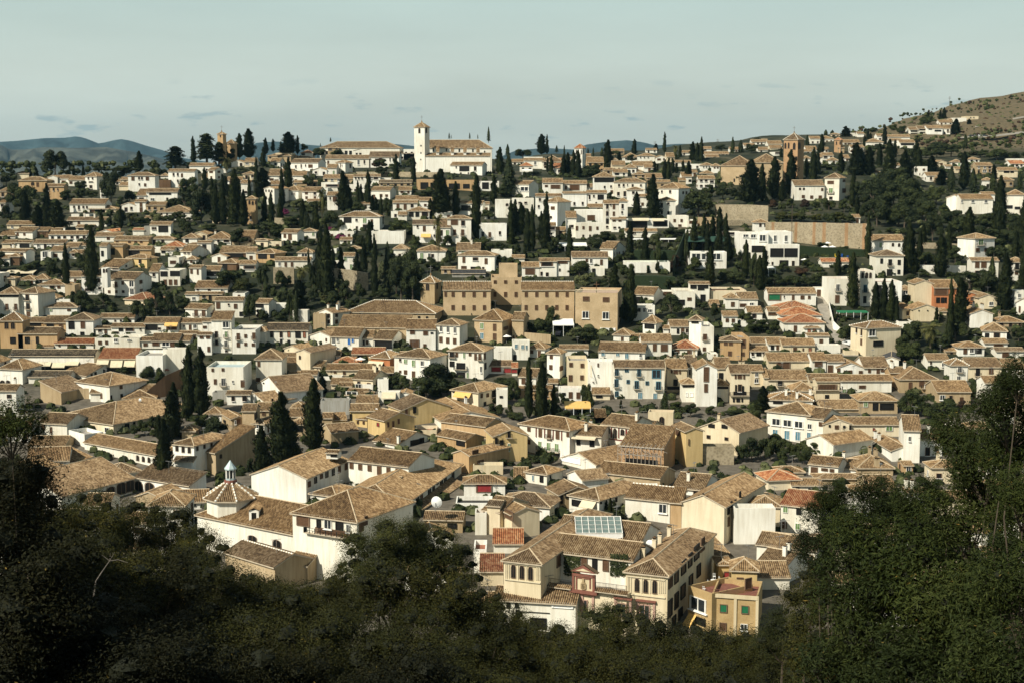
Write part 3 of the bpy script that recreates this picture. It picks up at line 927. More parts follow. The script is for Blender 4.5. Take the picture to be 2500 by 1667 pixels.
H 690 845 530 558 590 0 g w
H 745 840 455 470 520 0 t w
H 820 880 460 475 530 0 g w
H 910 1055 520 552 602 0 h w |1010,580,60,14,k
H 1000 1060 475 495 550 0 g w
H 1095 1300 485 505 560 0 g w
H 1120 1230 520 540 590 0 g w
H 1210 1350 530 558 600 0 g w |1280,575,120,16,k
H 1300 1380 415 440 490 0 g w |1340,455,60,12,k 1340,475,60,10,k # stepped white apartment block on the dry hillside, lowest gable
+H 1375 1460 405 430 490 0 g w |1420,442,60,12,k 1420,465,60,10,k
+H 1460 1600 400 425 495 0 g w |1490,435,30,14,k 1560,450,60,16,k
+H 1600 1670 398 430 490 20 g w
H 1575 1690 350 372 402 0 g w
H 1700 1820 310 332 385 0 t w
H 1820 1930 305 317 370 0 t c |1860,330,10,10 1890,330,10,10 # square cream block with flat roof high on the bare hillside
H 1665 1790 338 355 385 0 g c
H 320 390 670 700 730 0 h w
H 350 450 590 620 650 0 g w
H 440 500 660 690 755 0 g w
H 500 560 600 620 650 0 g w
H 560 640 690 718 760 0 h w
H 695 750 670 700 730 0 g w
H 760 880 580 600 640 0 g w
H 500 600 650 675 720 0 g w
H 330 400 620 640 670 0 g w
H 640 700 590 605 640 0 g t
H 517 650 820 880 1090 30 h w |575,925,60,30,s 577,1000,40,50,gB 577,1070,32,30 697,910,24,24,s 697,1000,32,40,s # three-storey white villa with wooden upper gallery and hipped roof
+H 242 515 900 950 1090 0 g w |293,985,18,22,a 329,985,18,22,a 497,990,20,26,s 323,1055,28,28,s 400,1060,28,30,s 478,1070,30,50,s
H 945 1055 810 835 860 0 h w
H 1150 1210 745 765 830 0 g w
H 1405 1460 765 778 880 0 t w
H 1545 1640 710 738 785 0 f c
H 1680 1780 710 735 780 10 h w
H 1845 1940 690 710 750 0 h w
H 1910 2060 740 770 850 0 g t
H 1630 1690 760 775 800 0 g w
H 2110 2290 785 812 880 0 g c |2190,826,50,22,k 2240,826,30,22,k
H 2150 2250 870 900 970 0 h t
H 2225 2350 720 752 790 0 g w R=TR
H 2235 2350 695 705 740 0 t w
H 1772 2060 1030 1075 1215 0 g w n=0 |1780,1100,16,24,l 1880,1100,30,24,l 2000,1100,30,26,l # long plain white house with low shutters above the dark hedges
+H 1635 1770 1025 1062 1190 20 f w n=0
H 1960 2080 1010 1030 1110 0 g w
H 2185 2350 985 1035 1240 15 h w |2215,1150,60,30,k 2290,1160,50,24,k
H 1455 1600 830 860 920 0 g w
H 1985 2050 870 900 980 0 h w
H 1720 1800 780 800 840 0 g c
H 1540 1640 870 890 930 0 g t
H 0 220 1320 1380 1610 0 t w |65,1440,28,60,l 165,1440,28,60,l 60,1590,40,80,k # tall white house with glazed verandas below the stone retaining wall
+H 0 285 1480 1495 1690 0 t w n=0 d=4 |80,1570,120,80,k 210,1570,120,80,k 145,1670,80,60,k 40,1670,16,30 230,1670,24,50
H 782 845 1230 1245 1300 0 s w
H 948 1250 1400 1455 1600 0 g w |1034,1500,26,50,g 1146,1497,20,32,a 1203,1500,20,32,a 1240,1500,16,32,a # white villa with three round-arched orange-framed windows
H 1895 2075 1385 1435 1620 -25 h w |1953,1475,50,56,gB 1924,1545,34,34,s 2003,1545,34,34,s # white tower-like house with hipped roof beside a leaning cypress
+H 1860 2110 1610 1640 1850 0 g w |1920,1680,40,60,s 1980,1680,50,60,s 1930,1750,60,30,d
@ 0 550 3.76
H 35 240 213 240 345 20 g w |200,270,26,24
H 0 90 270 300 375 0 g w
H 85 180 255 285 370 0 h d n=0
H 375 470 195 245 335 0 t w |413,270,48,60,l
H 470 600 190 235 320 0 g w |508,280,36,34,s
H 600 720 160 200 250 0 g w
H 730 800 155 185 235 0 g w
H 640 715 215 250 310 0 h w
H 715 830 225 260 320 0 g w
H 920 985 160 190 340 0 g w |940,262,22,50,k
H 968 1130 165 188 310 10 g o |1033,245,44,60,k # tall ochre house with large dark window below the orange block
H 1112 1390 190 222 300 0 g o |1230,250,100,60,k
H 1168 1350 265 300 385 25 h y |1213,325,18,34,s 1287,335,26,40,dB 1217,385,30,14,s 1380,315,12,40,s 1448,310,10,30,s # yellow house with hipped roof and small balcony
H 935 1095 305 385 420 25 g w |1060,395,60,34,d 1158,375,14,22
H 1270 1380 205 245 275 0 f w
H 1380 1475 190 200 255 0 t w
H 1505 1680 140 195 255 0 h w R=TR
H 1475 1600 195 225 280 0 g w |1500,245,36,26,k 1550,235,30,30,l
H 1545 1645 280 298 385 0 t w
H 1660 1760 180 240 330 20 g w |1697,256,24,20 1732,256,24,20
H 1815 1940 145 160 275 0 g w |1875,200,36,40,k 1875,255,30,34,l
H 1720 1800 275 310 360 0 h w
H 1742 1850 365 390 530 10 g w |1758,425,22,44,s 1815,430,16,50,s
H 1870 2020 370 415 490 0 g w |1935,445,150,46,k
H 1945 2080 245 285 345 10 f w
H 2020 2270 190 250 330 0 g d |2140,275,180,40,k
H 2260 2350 205 245 335 0 g w
H 2010 2170 305 345 415 15 h d |2064,385,40,56,k
H 2200 2350 320 355 430 0 g w |2290,390,110,30,d
H 752 945 395 465 640 0 g w |805,520,36,60,l 850,508,24,34,G 910,510,20,40,d 915,582,24,26 800,595,40,26
+H 932 985 388 396 470 0 t w n=0 D=503 |954,420,18,36,a 979,418,16,34,a
H 958 1240 422 495 650 15 g w |1001,532,26,34,s 1065,545,26,48,sB 1127,532,22,34,s 1003,612,22,26,s 1068,612,22,26,s 1132,612,24,26 1208,540,44,60,l 1213,612,40,60,l 1292,522,26,34,s 1295,600,24,28,s # broad white three-storey house with a tiled gable roof and regular shuttered windows
H 1375 1455 350 425 560 0 g w |1412,458,24,32 1412,536,26,26
H 1470 1655 395 415 560 0 t w n=0 |1505,448,64,46,k 1606,445,90,46,k 1515,525,30,50,s 1565,525,30,50,s 1612,525,30,50,s # white terraced block with two stacked open loggias
H 572 745 420 470 545 0 g w |690,508,20,28,s
H 600 690 535 550 680 0 t t n=0
H 355 600 487 545 625 0 h w |380,568,10,20 480,568,50,26,d 540,568,30,30,s # white house with low hipped roof next to a tan boundary wall
H 172 325 455 500 540 0 h w
H 310 440 425 490 530 0 h w
H 0 140 465 485 560 0 h c |88,525,20,34,s
H 0 175 530 625 845 0 h w |85,648,180,24,k 62,750,26,56,sB 144,750,26,56,sB # big white house with dark glazed top gallery and hipped roof at the photo's edge
+H 180 355 560 620 840 20 h w |252,665,34,56,dB 258,745,34,56,dB 262,820,34,50,s
H 395 520 605 665 715 0 h c
H 417 710 705 750 830 0 h w |467,782,22,24,g 633,780,34,20,s
H 480 650 668 680 715 0 t w
H 1145 1350 610 680 740 20 h c R=TR n=0 # small cream house with orange tiled roof between dark trees
H 1792 2090 505 575 622 0 g w |1815,592,20,20 1920,592,26,30,d 2040,602,30,30,l
H 1702 1830 610 632 700 0 g w |1778,675,30,30,l
H 1830 2040 610 632 700 0 g t
H 2137 2250 605 625 690 0 t w |2193,655,22,30,s
H 1977 2235 655 690 850 0 g w |2002,738,36,60,s 2098,730,16,20 2162,745,32,44,s 2215,815,36,40,k
H 1703 1900 715 765 855 20 g w |1801,808,32,56,sB 1870,810,32,56,sB
H 5 215 785 870 1130 0 p o cap=1 P=.5 |60,920,36,60,a 118,922,36,60,a 118,1055,50,60,k # ochre corner tower house with two arched windows and white-dotted roof edges
H 228 400 840 885 935 0 g o n=0 |300,905,150,36,k
H 405 605 825 890 980 0 g o |460,920,66,40,k 560,930,38,48,s
H 608 860 795 865 1010 0 h w |655,908,54,90,k 760,915,40,66,s 755,993,36,30,k # cream house with tall dark windows and double tiled roof
H 168 530 930 990 1130 0 g o |250,1053,44,60,k 342,1053,26,66,k
H 917 1235 805 845 895 0 g w |961,886,46,28,s 1057,880,16,20 1108,878,16,18 1190,878,26,22,s
H 1022 1330 895 930 1010 0 g w |1110,955,40,36,k 1190,955,80,40,d 1288,955,16,16 1060,985,60,20,d
H 877 1020 920 945 1005 0 g w |918,965,36,36,d 970,970,26,50,s
H 1325 1640 840 895 1000 0 g w |1390,937,110,50,k 1462,950,26,24 1575,940,100,40,s 1575,905,120,26,Y # white house with a yellow awning over its balustraded terrace
H 1660 1860 850 890 985 0 g w |1745,938,22,50,s 1790,928,36,40,l 1690,925,14,20
H 1862 1945 850 880 990 0 g w |1880,935,34,24,s
H 1947 2130 790 865 1170 0 s w |2073,912,62,60,l 1985,1002,28,60,dB 2075,1002,28,60,gB 1988,1075,28,50,dB 2075,1090,34,60,lB 2078,1155,26,20
H 2133 2350 875 960 1180 0 t w |2240,920,200,60,k 2186,1020,30,60,sB 2255,1017,26,34,s 2330,1015,30,60,sB 2187,1095,30,44,s 2255,1090,26,30,s 2325,1095,30,30,s # tall white block with iron balconies and an open roof terrace beneath the awning
H 502 860 1028 1080 1135 0 g w R=TR |545,1100,18,26,s 640,1105,44,50,s 753,1105,44,46,s 843,1090,16,24,s # long low white house with an orange tiled roof
H 355 490 1060 1112 1140 0 g w
H 872 1285 1000 1035 1135 0 t w |918,1078,34,34,s 978,1076,26,34,s 1063,1055,36,34,l 1185,1050,40,12,l
H 1290 1390 1020 1055 1130 0 g w |1336,1095,40,28,s
H 1388 1640 985 1058 1130 0 g w |1430,1085,66,42,s 1522,1088,74,40,l 1582,1095,44,60,s
H 1662 1745 1000 1055 1110 0 g w n=0
H 1640 1810 965 992 1060 0 g w |1780,1038,34,60,s
H 1815 1945 988 1003 1190 0 g w |1850,1023,36,36,s 1910,1023,38,36,s 1916,1135,26,50,s
H 85 870 1130 1190 1330 0 g w R=TK n=0 |490,1195,780,26,k 300,1265,90,26,C 415,1265,120,26,C 545,1275,120,34,C 670,1260,120,22,C 590,1300,640,50,k # long low building with a dark corrugated roof and cream awnings
H 908 1250 1115 1218 1365 0 g c R=TR n=0 |950,1245,110,36,C 1075,1260,110,60,C 1195,1260,100,50,C 1040,1330,120,60,k 1200,1330,90,60,k # low building with wide orange roof and three large cream blinds
H 1252 1500 1140 1195 1420 0 t w n=0 |1432,1170,60,40,l # blank white wall block with a small square window
+H 1500 1710 1125 1135 1380 0 t w n=0
H 0 210 1215 1310 1450 15 h w |75,1440,36,40,a 25,1440,36,40,a 95,1500,20,50,k
H 575 800 1250 1360 1390 35 g w |840,1368,16,24,k 876,1358,20,30,k 956,1348,20,60,k
H 262 640 1325 1385 1450 0 g w R=TK |440,1415,60,30,l
H 702 1010 1380 1455 1530 35 h w |1112,1475,24,40,s
H 440 705 1388 1440 1475 0 t c fl=redp n=0 # flat terrace roof covered with a bright orange-red tarpaulin
H 480 830 1460 1495 1590 0 t t n=0
H 830 1000 1480 1535 1610 0 g w |925,1560,34,50,s
H 1900 2240 1240 1300 1568 0 t w R=zinc n=0 |1952,1325,22,30,s 2046,1322,24,30,s 1976,1432,26,50,s 2050,1435,40,76,lB 2137,1432,16,24,l 2228,1450,38,66,s 1970,1540,20,14 2035,1535,40,20,d
@ 625 550 3.76
H 812 1645 670 800 905 8 h t cap=1 n=0 name=church d=16 |957,805,18,22,k 1136,820,18,22,k 1324,830,18,22,k 1497,845,20,20,k 1570,848,20,20,k # long tan church with white-dotted roof ridge and small square windows
+H 757 1400 822 935 1060 5 s t n=0 d=8
H 1512 1640 455 520 720 22 p t name=bell_tower cap=1 n=0 |1575,568,30,62,a 1662,556,14,60,a # square tan bell tower with an arched opening and latticed band
H 1380 1650 855 950 1145 0 g w |1435,980,44,40,s 1556,990,44,40,s 1614,990,24,16,k 1455,1085,90,74,s 1549,1105,28,36,s
H 1657 1870 848 912 1145 15 h w |1699,950,26,60,l 1762,957,26,60,l 1826,963,26,60,l 1697,1048,30,54,s 1760,1057,30,54,s 1824,1062,30,54,s 1697,1150,28,26,s # white three-storey house with three columns of tall windows and a small hipped roof
H 2004 2260 745 865 1075 20 h e |2074,925,34,60,g 2191,937,30,66,s 2074,1015,34,60,u 2191,1022,32,60,s 2290,945,40,32,s 2300,1035,20,30,s # brick-faced town house with hipped roof and one green shutter
H 1268 1600 1120 1205 1420 25 h w |1325,1235,20,26 1374,1247,32,44,g 1447,1265,32,66,g 1527,1265,32,50,l 1374,1345,30,40,s 1447,1365,30,60,s 1325,1340,20,24,s # white house with green shutters and a shaded tan side wall
H 1765 2090 1068 1150 1400 15 h w |1800,1180,44,60,dB 1843,1185,24,44,s 1911,1190,18,60,g 1965,1182,24,30,s 2015,1205,22,60,s 2055,1205,26,60,sB 1800,1270,44,50,k 1880,1290,80,60,kB 1943,1375,20,60,g 1880,1370,80,50,k 2098,1200,16,60,s 2066,1320,18,60,l 2104,1290,14,60,k # white house with three stacked open balconies and an orange-tan roof
H 2182 2350 1110 1122 1245 0 t w |2340,1090,30,20,d
H 2142 2350 1230 1285 1360 0 g w |2205,1320,94,44,r 2312,1330,80,44,r # white house with a band of red windows
H 692 945 930 1020 1140 10 g w |713,1058,30,64,l 750,1047,22,40,l 713,1128,30,24,l 752,1130,20,22,l 855,1068,30,64,U 889,1058,24,40,U
+H 497 680 945 1010 1110 20 f w |645,1050,14,30,s
H 1080 1250 955 1045 1140 15 g w |1168,1090,160,80,k
H 955 1075 955 1030 1110 0 g w |990,1078,18,50,d 1020,1075,22,36,s
H 372 500 1075 1160 1345 25 f c |404,1210,18,36,a # small chapel-like house with a single arched window in its gable
H 260 400 1045 1130 1170 25 f c n=0
H 232 370 1160 1235 1310 0 g t
H 240 370 1200 1260 1330 0 g t n=0
H 595 770 1140 1190 1240 0 g w
H 445 600 1230 1290 1345 20 g c |590,1310,10,30,s 565,1325,10,30,s
H 645 1070 1262 1320 1380 0 g c |690,1335,10,26,s 725,1338,26,34,s 810,1348,26,36,s
H 710 950 1195 1255 1290 0 h o R=TR
H 880 1180 1112 1175 1240 0 g o R=TR |970,1210,80,40,k
H 1055 1230 1140 1210 1310 25 h r cap=1 |1105,1265,140,40,C 1120,1290,120,40,k # terracotta-red house with white-dotted hips and a big white awning
H 890 1075 1315 1405 1510 20 g c
H 690 890 1390 1450 1500 0 g c
H 412 560 1320 1365 1445 0 g w |487,1375,26,40,U
H 415 790 1368 1385 1420 0 t w n=0
H 95 480 890 960 1085 0 g w R=TK |145,1000,30,60,k 230,1005,26,60,d 301,998,28,60,q 385,1000,50,70,k 443,1003,26,60,q 230,1062,20,34,k 300,1070,24,40,k # derelict white house with a sagging dark roof and orange boarded doors
H 338 475 772 785 895 0 t w n=0 |372,875,14,20,k
H 575 705 745 800 935 35 f w
H 525 640 800 812 955 0 t t n=0
H 0 120 670 712 845 15 g w |35,740,70,34,k
H 160 290 712 722 805 0 t w n=0
H 0 175 210 255 350 20 h o |60,285,80,50,k 150,285,40,40,k
H 177 500 290 322 400 0 g w |215,358,22,40,l 272,362,22,40,s 330,362,22,40,s # low white house with three small windows above a ruined stone wall
H 385 520 205 248 345 0 h w |445,280,60,40,l
H 260 380 262 290 320 0 t w
H 802 905 250 282 410 0 g w |820,312,26,44,g 875,385,26,54,g
H 842 960 190 235 275 15 h w
H 690 800 300 325 390 0 t w
H 1268 1400 165 218 305 0 h w |1337,255,36,36,g
H 1482 1680 180 238 315 10 h w |1522,275,28,60,g 1617,275,32,36,d 1590,280,10,40,l
H 1855 2190 235 275 420 10 h w |1908,320,26,54,s 2014,313,50,32,d 2112,332,28,54,s 1908,390,50,28,s 2005,395,70,24,k 2085,400,20,30,d # broad white villa with hipped roof and wide-spaced shuttered windows behind the convent
H 1842 2050 158 235 250 0 g w
H 1800 2105 405 440 480 0 g g R=slate n=0
H 2160 2350 220 232 300 0 t w n=0
H 0 90 890 965 1100 10 h w |28,1020,20,30,s 28,1085,24,20,s
H 1117 1215 1400 1410 1500 0 t w n=0
H 1700 1830 380 400 450 0 g t
H 640 760 930 1000 1060 0 g w
H 1130 1260 1320 1345 1400 0 s c |1200,1380,110,40,k
H 1320 1380 1150 1200 1290 0 g w
H 300 400 1330 1370 1420 0 g c
H 800 900 820 850 900 0 g t
H 0 240 1095 1220 1440 0 h w n=0 |25,1270,24,50,s 20,1415,40,40,s # white monastery pavilion with a wide hipped roof and small high windows
H 760 880 1430 1470 1520 0 g c
H 985 1080 1520 1560 1600 0 g w
H 660 740 190 215 260 0 t w
@ 1250 550 3.76
H 92 255 335 382 475 0 g w |165,427,90,56,s # white house with one wide brown shutter above the convent roof
H 252 410 300 330 475 0 g w |320,355,110,50,d 270,448,20,40,d 322,455,26,40,d
H 412 525 302 322 470 0 g w |465,340,90,30,s 439,413,16,28,a
H 0 115 270 300 345 0 g w
H 552 880 240 292 400 0 g w |686,325,24,28,s 725,330,24,44,l 820,342,24,50,s
+H 705 850 380 390 470 0 t w |750,430,30,60,k
H 812 925 145 215 310 25 g w
H 1035 1450 325 340 440 0 t w n=0 R=shutg |1248,400,22,60,G # white garden building with a green pool deck and low wall
H 1632 1968 238 248 400 0 t w |1690,290,90,60,l 1780,290,90,60,l 1875,290,90,60,l 1790,352,40,20,d 1855,352,26,16,d # white restaurant building with a glass lower front below the green canopy
H 2195 2350 95 190 340 0 t w n=0 |2255,220,110,60,k 2310,320,90,40,d
H 1112 1300 560 635 730 20 g w |1150,690,76,64,k
H 1112 1310 722 738 880 0 t w |1130,770,34,26,d 1170,780,22,36,d 1215,780,26,40,l 1265,788,40,30,l
H 1347 1490 595 615 680 0 t w |1425,630,76,36,s
H 1500 1680 555 610 760 0 t w |1628,680,40,30,s 1540,710,90,50,k # white house with a pergola terrace and planted roof garden
H 1632 1812 515 540 700 0 g w |1665,565,56,40,k 1735,570,60,56,k 1780,562,40,40,k 1752,668,46,60,k
H 1822 2150 555 600 690 0 t c fl=floorr n=0
H 1962 2085 615 665 770 0 h w |2026,727,34,44,s
H 2080 2255 610 675 770 0 g w |2120,735,60,30,s 2200,725,40,26,l
H 2165 2297 740 800 865 0 g w |2222,835,40,44,d
H 1935 2070 795 830 935 0 s w |1975,873,30,34,s 2030,875,30,34,s
H 1200 1320 795 885 1000 30 p w |1262,925,90,50,k # white tower-like house with pointed roof and a dark open loggia
H 1190 1465 990 1065 1200 0 g w |1235,1120,22,60,l 1310,1120,36,70,s 1397,1125,66,66,s
H 1095 1195 990 1050 1085 0 g w
H 1388 1498 915 945 1000 0 g w
H 1452 1620 862 925 1010 0 g w |1523,972,22,48,k 1565,970,30,56,s 1605,970,22,40,d
H 1622 1735 800 865 1145 15 h w |1680,885,66,34,k # tall narrow white house with a squat hipped top and dark glazed lantern
H 1738 1850 860 930 1180 0 t w |1770,1025,36,56,sB 1765,1135,30,36,s
H 930 1080 918 1000 1065 15 h w |1012,1042,24,34,s
H 1467 1700 1045 1125 1190 10 h w R=TR |1515,1145,44,50,s 1628,1155,44,50,s # white house with a mottled red hipped roof
H 792 1220 1065 1155 1235 10 g w |836,1172,36,52,u 970,1178,32,44,u 1054,1192,36,66,u 1180,1190,24,44,l # long white house with four blue-green shuttered windows under an unbroken roof
H 150 300 1060 1125 1215 15 h w |183,1160,28,34,s 250,1180,28,66,s 215,1230,120,36,Y
H 320 440 1110 1168 1400 20 h w |361,1204,28,38,s 357,1300,30,44,s 450,1310,30,44,s
H 0 162 1045 1060 1235 0 t w |38,1110,28,42,u 97,1115,28,42,u 132,1118,16,42,u 25,1215,30,60,k
H 512 695 1190 1240 1490 0 t c |541,1277,34,40,s 645,1285,34,40,s 537,1400,36,60,s 642,1395,34,46,s
H 697 930 1220 1250 1512 0 t w n=0 |790,1280,14,34,s 790,1375,14,20,l 745,1435,14,10,d 725,1330,10,100,C
H 938 1400 1228 1300 1590 0 g w |960,1340,34,76,oB 1052,1322,36,44,o 1165,1350,34,72,oB 1325,1362,84,80,o 957,1445,36,76,oB 1065,1432,30,36,o 1143,1460,38,76,oB 1240,1445,32,36,o 1343,1468,46,80,oB 960,1545,34,50,o 1175,1560,44,66,u 1313,1565,40,60,u # large white apartment house with blue-framed windows and small balconies
H 1420 1605 1215 1310 1530 0 g c ch=1430,1230;1460,1190;1590,1220 |1466,1335,16,40,s 1503,1340,40,40,s 1541,1340,16,40,s 1500,1440,40,60,k 1485,1490,120,30,kB
H 1605 1705 1180 1290 1480 0 g c ch=1735,1230 |1632,1345,14,50,k 1668,1350,34,50,k 1708,1355,14,50,k
H 1690 1880 1215 1310 1660 0 f w P=.5 |1783,1365,50,140,s 1780,1490,34,80,s # white central gabled bay with one tall dark stair window
H 1872 2010 1200 1305 1470 0 g c ch=1862,1220 |1918,1380,40,60,k 1880,1375,14,50,l
H 2002 2180 1265 1350 1640 0 g c ch=2045,1240;2175,1280 |2052,1385,16,40,s 2090,1385,40,40,s 2130,1388,16,40,s 2055,1490,16,60,k 2090,1490,36,70,d 2120,1500,16,60,k 2090,1540,120,36,kB 2035,1600,16,36,k 2075,1600,34,36,k 2112,1600,14,36,k
H 1560 1700 1390 1445 1620 0 h w |1635,1468,140,30,k 1605,1550,18,40,A 1648,1550,34,40,A 1690,1550,18,40,A
H 1850 1990 1400 1460 1620 0 h w |1920,1480,130,36,k
H 1907 2100 1005 1055 1235 10 h o |1962,1080,36,40,s 2009,1082,36,40,s 2000,1175,36,44,s # orange house with hipped roof and brown shutters
+H 2070 2175 950 1030 1235 0 t o |2115,1085,60,80,s 2118,1180,34,36,s
H 2185 2350 1100 1150 1235 0 g w |2210,1175,24,44,d 2265,1175,44,44,k 2315,1180,24,44,d
H 2200 2350 1020 1075 1110 0 g t
H 2190 2300 1270 1330 1480 0 g c ch=2270,1240
H 2310 2350 1300 1390 1500 0 g c
H 62 220 1300 1385 1480 15 g w |105,1425,36,60,s
H 0 105 790 865 1055 10 g e |60,820,26,40,d 15,1025,14,30,s 45,1030,10,40,d
H 0 50 1250 1300 1380 0 g w R=TR |20,1335,60,36,r
H 430 640 1470 1490 1610 0 t w fl=floorr |473,1545,36,26,k 537,1555,36,60,s 608,1558,36,60,s
H 740 900 1500 1540 1600 0 s c |800,1565,60,30,k
H 230 420 1400 1440 1480 0 g w
H 180 370 1460 1500 1600 0 g o
H 40 120 1470 1500 1580 0 g t
H 1560 1640 1130 1150 1180 0 t c
H 2080 2170 655 705 750 0 g w
H 440 700 1090 1130 1200 0 g w |637,1160,40,20,s
H 1800 1890 1160 1180 1230 0 t w
H 1820 1900 680 720 760 0 g t
H 2100 2350 860 880 930 0 t w
@ 1875 550 3.76
H 988 1240 222 278 465 0 h w |1042,330,24,46,k 1120,345,32,60,kB 1203,343,28,46,k 1115,435,50,60,k 1200,430,26,40,k # white villa with hipped roof and three windows just below the arched one
H 2232 2350 285 335 520 0 h w |2285,380,34,60,kB 2280,440,30,30,s
H 557 800 470 495 740 0 t w fl=redp n=0 |641,575,36,68,lB 635,680,40,74,s # white palace-like villa with red tile coping and blue painted details
+H 845 975 395 425 745 0 t w fl=redp n=0 |868,462,22,50,a 905,462,26,50,a 940,462,22,50,a 893,585,34,74,oB 888,685,30,66,k
+H 975 1225 490 520 740 0 t w fl=redp n=0 |1025,590,34,76,kB 1150,585,24,60,kB 1165,700,20,50,k
H 492 745 300 335 390 0 g w R=TR |630,360,80,40,l # low white pool house with an orange roof
H 0 440 570 625 740 0 g w |60,655,120,76,G 148,660,10,20 230,668,22,54,s 315,665,36,34,s 378,665,24,30,s # long low white house with a teal blind in its porch
H 440 550 565 578 660 0 t w |466,623,36,60,s
H 150 520 800 890 1000 0 h w R=TR n=0 d=11 |250,950,30,60,s 395,940,30,40,s # white house with three orange-red tiled roofs stepping up behind one another
+H 118 490 742 822 900 0 h w R=TR n=0 dD=9 d=11
+H 88 430 695 765 830 0 h w R=TR n=0 dD=19 d=11
H 335 470 880 935 1005 0 h w |377,965,30,44,q 425,968,30,44,q
H 362 560 985 1012 1090 0 g w |487,1065,34,44,s
H 0 100 745 790 865 0 g w |50,810,100,40,s
H 1518 1740 495 572 770 0 g r |1588,615,130,60,s 1560,690,34,50,k 1603,690,34,50,k 1632,690,14,50,k # terracotta house with a wide glazed upper window
+H 1345 1510 485 535 750 0 f c n=0
H 1222 1330 545 590 650 0 h w |1262,618,46,36,l
H 1330 1570 700 770 885 0 f c |1385,785,10,12,k 1465,785,10,12,k # broad cream gabled house in front of the terracotta house
+H 1232 1320 710 765 860 -30 g c
H 1798 1930 600 640 725 0 f r
H 1935 2100 590 665 770 0 f c |2048,722,40,36,l
H 2258 2350 590 600 780 0 t w
H 897 1215 870 935 1190 -20 h c cap=1 |955,985,64,70,l 1010,1085,90,50,k 858,1070,16,60,s 815,960,14,60,d 860,985,14,60,d # weathered cream house with white-dotted roof edges by the street bend
H 1855 2060 735 810 940 0 f w
H 1965 2190 885 965 1050 15 h w |1920,1000,40,60,k 2010,1010,40,40,k 2100,1010,60,50,d
H 2095 2350 830 885 930 0 h t
H 1745 1985 1060 1115 1200 0 h w |1870,1145,40,50,l 1810,1150,36,60,s 1930,1150,60,50,k
H 1985 2200 1032 1075 1115 0 g w |2115,1098,90,26,s
H 2092 2350 1115 1150 1215 0 g w |2180,1185,64,50,s
H 1462 1660 1170 1230 1320 0 g w |1610,1278,34,36,l 1495,1260,16,36,d
H 1672 1830 1210 1275 1425 0 h w cap=1 |1760,1320,40,56,lB 1750,1400,36,40,l
H 1835 2140 1205 1295 1425 0 g c |1925,1345,36,70,kB 2047,1335,40,56,s 1920,1410,36,30,l # pale yellow house with tall dark balcony windows
H 1205 1550 1290 1405 1535 0 h t |1306,1470,34,66,s 1410,1450,50,50,s 1482,1475,100,36,lB 1480,1550,40,40,s # weathered tan house with hipped roof and white balcony rail
H 1547 1860 1410 1520 1640 0 g t |1600,1578,50,50,l 1677,1576,30,36,d 1776,1590,34,34,s
H 1117 1300 1290 1345 1480 0 g o
H 1985 2170 1370 1440 1640 0 g w |2148,1498,36,56,s 2083,1605,20,36,d
H 402 532 1155 1235 1350 0 g w |463,1270,72,52,s # narrow white house with one brown shuttered window
H 542 700 1175 1245 1350 0 g w |572,1315,50,72,s
H 0 395 1160 1240 1315 0 g c |140,1290,130,90,s
H 640 880 1200 1300 1365 0 f w |712,1342,36,30,s 755,1342,36,30,s 850,1345,36,28,s 647,1335,30,50,s
+H 880 1110 1195 1300 1365 0 g w |930,1332,26,36,s 1010,1325,30,70,s 1057,1318,44,50,s
H 662 1135 1360 1420 1530 0 g w |700,1516,36,36,g 865,1480,64,30,s
H 0 370 1315 1410 1500 0 g c |110,1440,40,60,kB
H 380 655 1350 1415 1530 0 g c |528,1480,36,60,k 550,1490,150,50,sB
H 130 430 1030 1095 1180 0 g c |247,1138,34,40,s 322,1138,14,26,s 385,1150,30,56,q
H 0 180 1020 1085 1150 0 g w |88,1120,26,44,s 40,1120,30,40,k
H 445 665 1085 1100 1175 0 t w n=0
H 1060 1200 1150 1225 1285 15 f w R=slate |1145,1270,20,24,s
H 2150 2350 1215 1275 1310 0 g w
H 1630 1740 1120 1150 1180 0 g t
H 700 830 1130 1150 1190 0 t c n=0
H 1215 1300 900 920 960 0 t w
H 1560 1640 760 790 830 0 g c
H 2110 2200 1270 1300 1370 0 g w
H 1200 1340 860 885 920 0 t w
'''
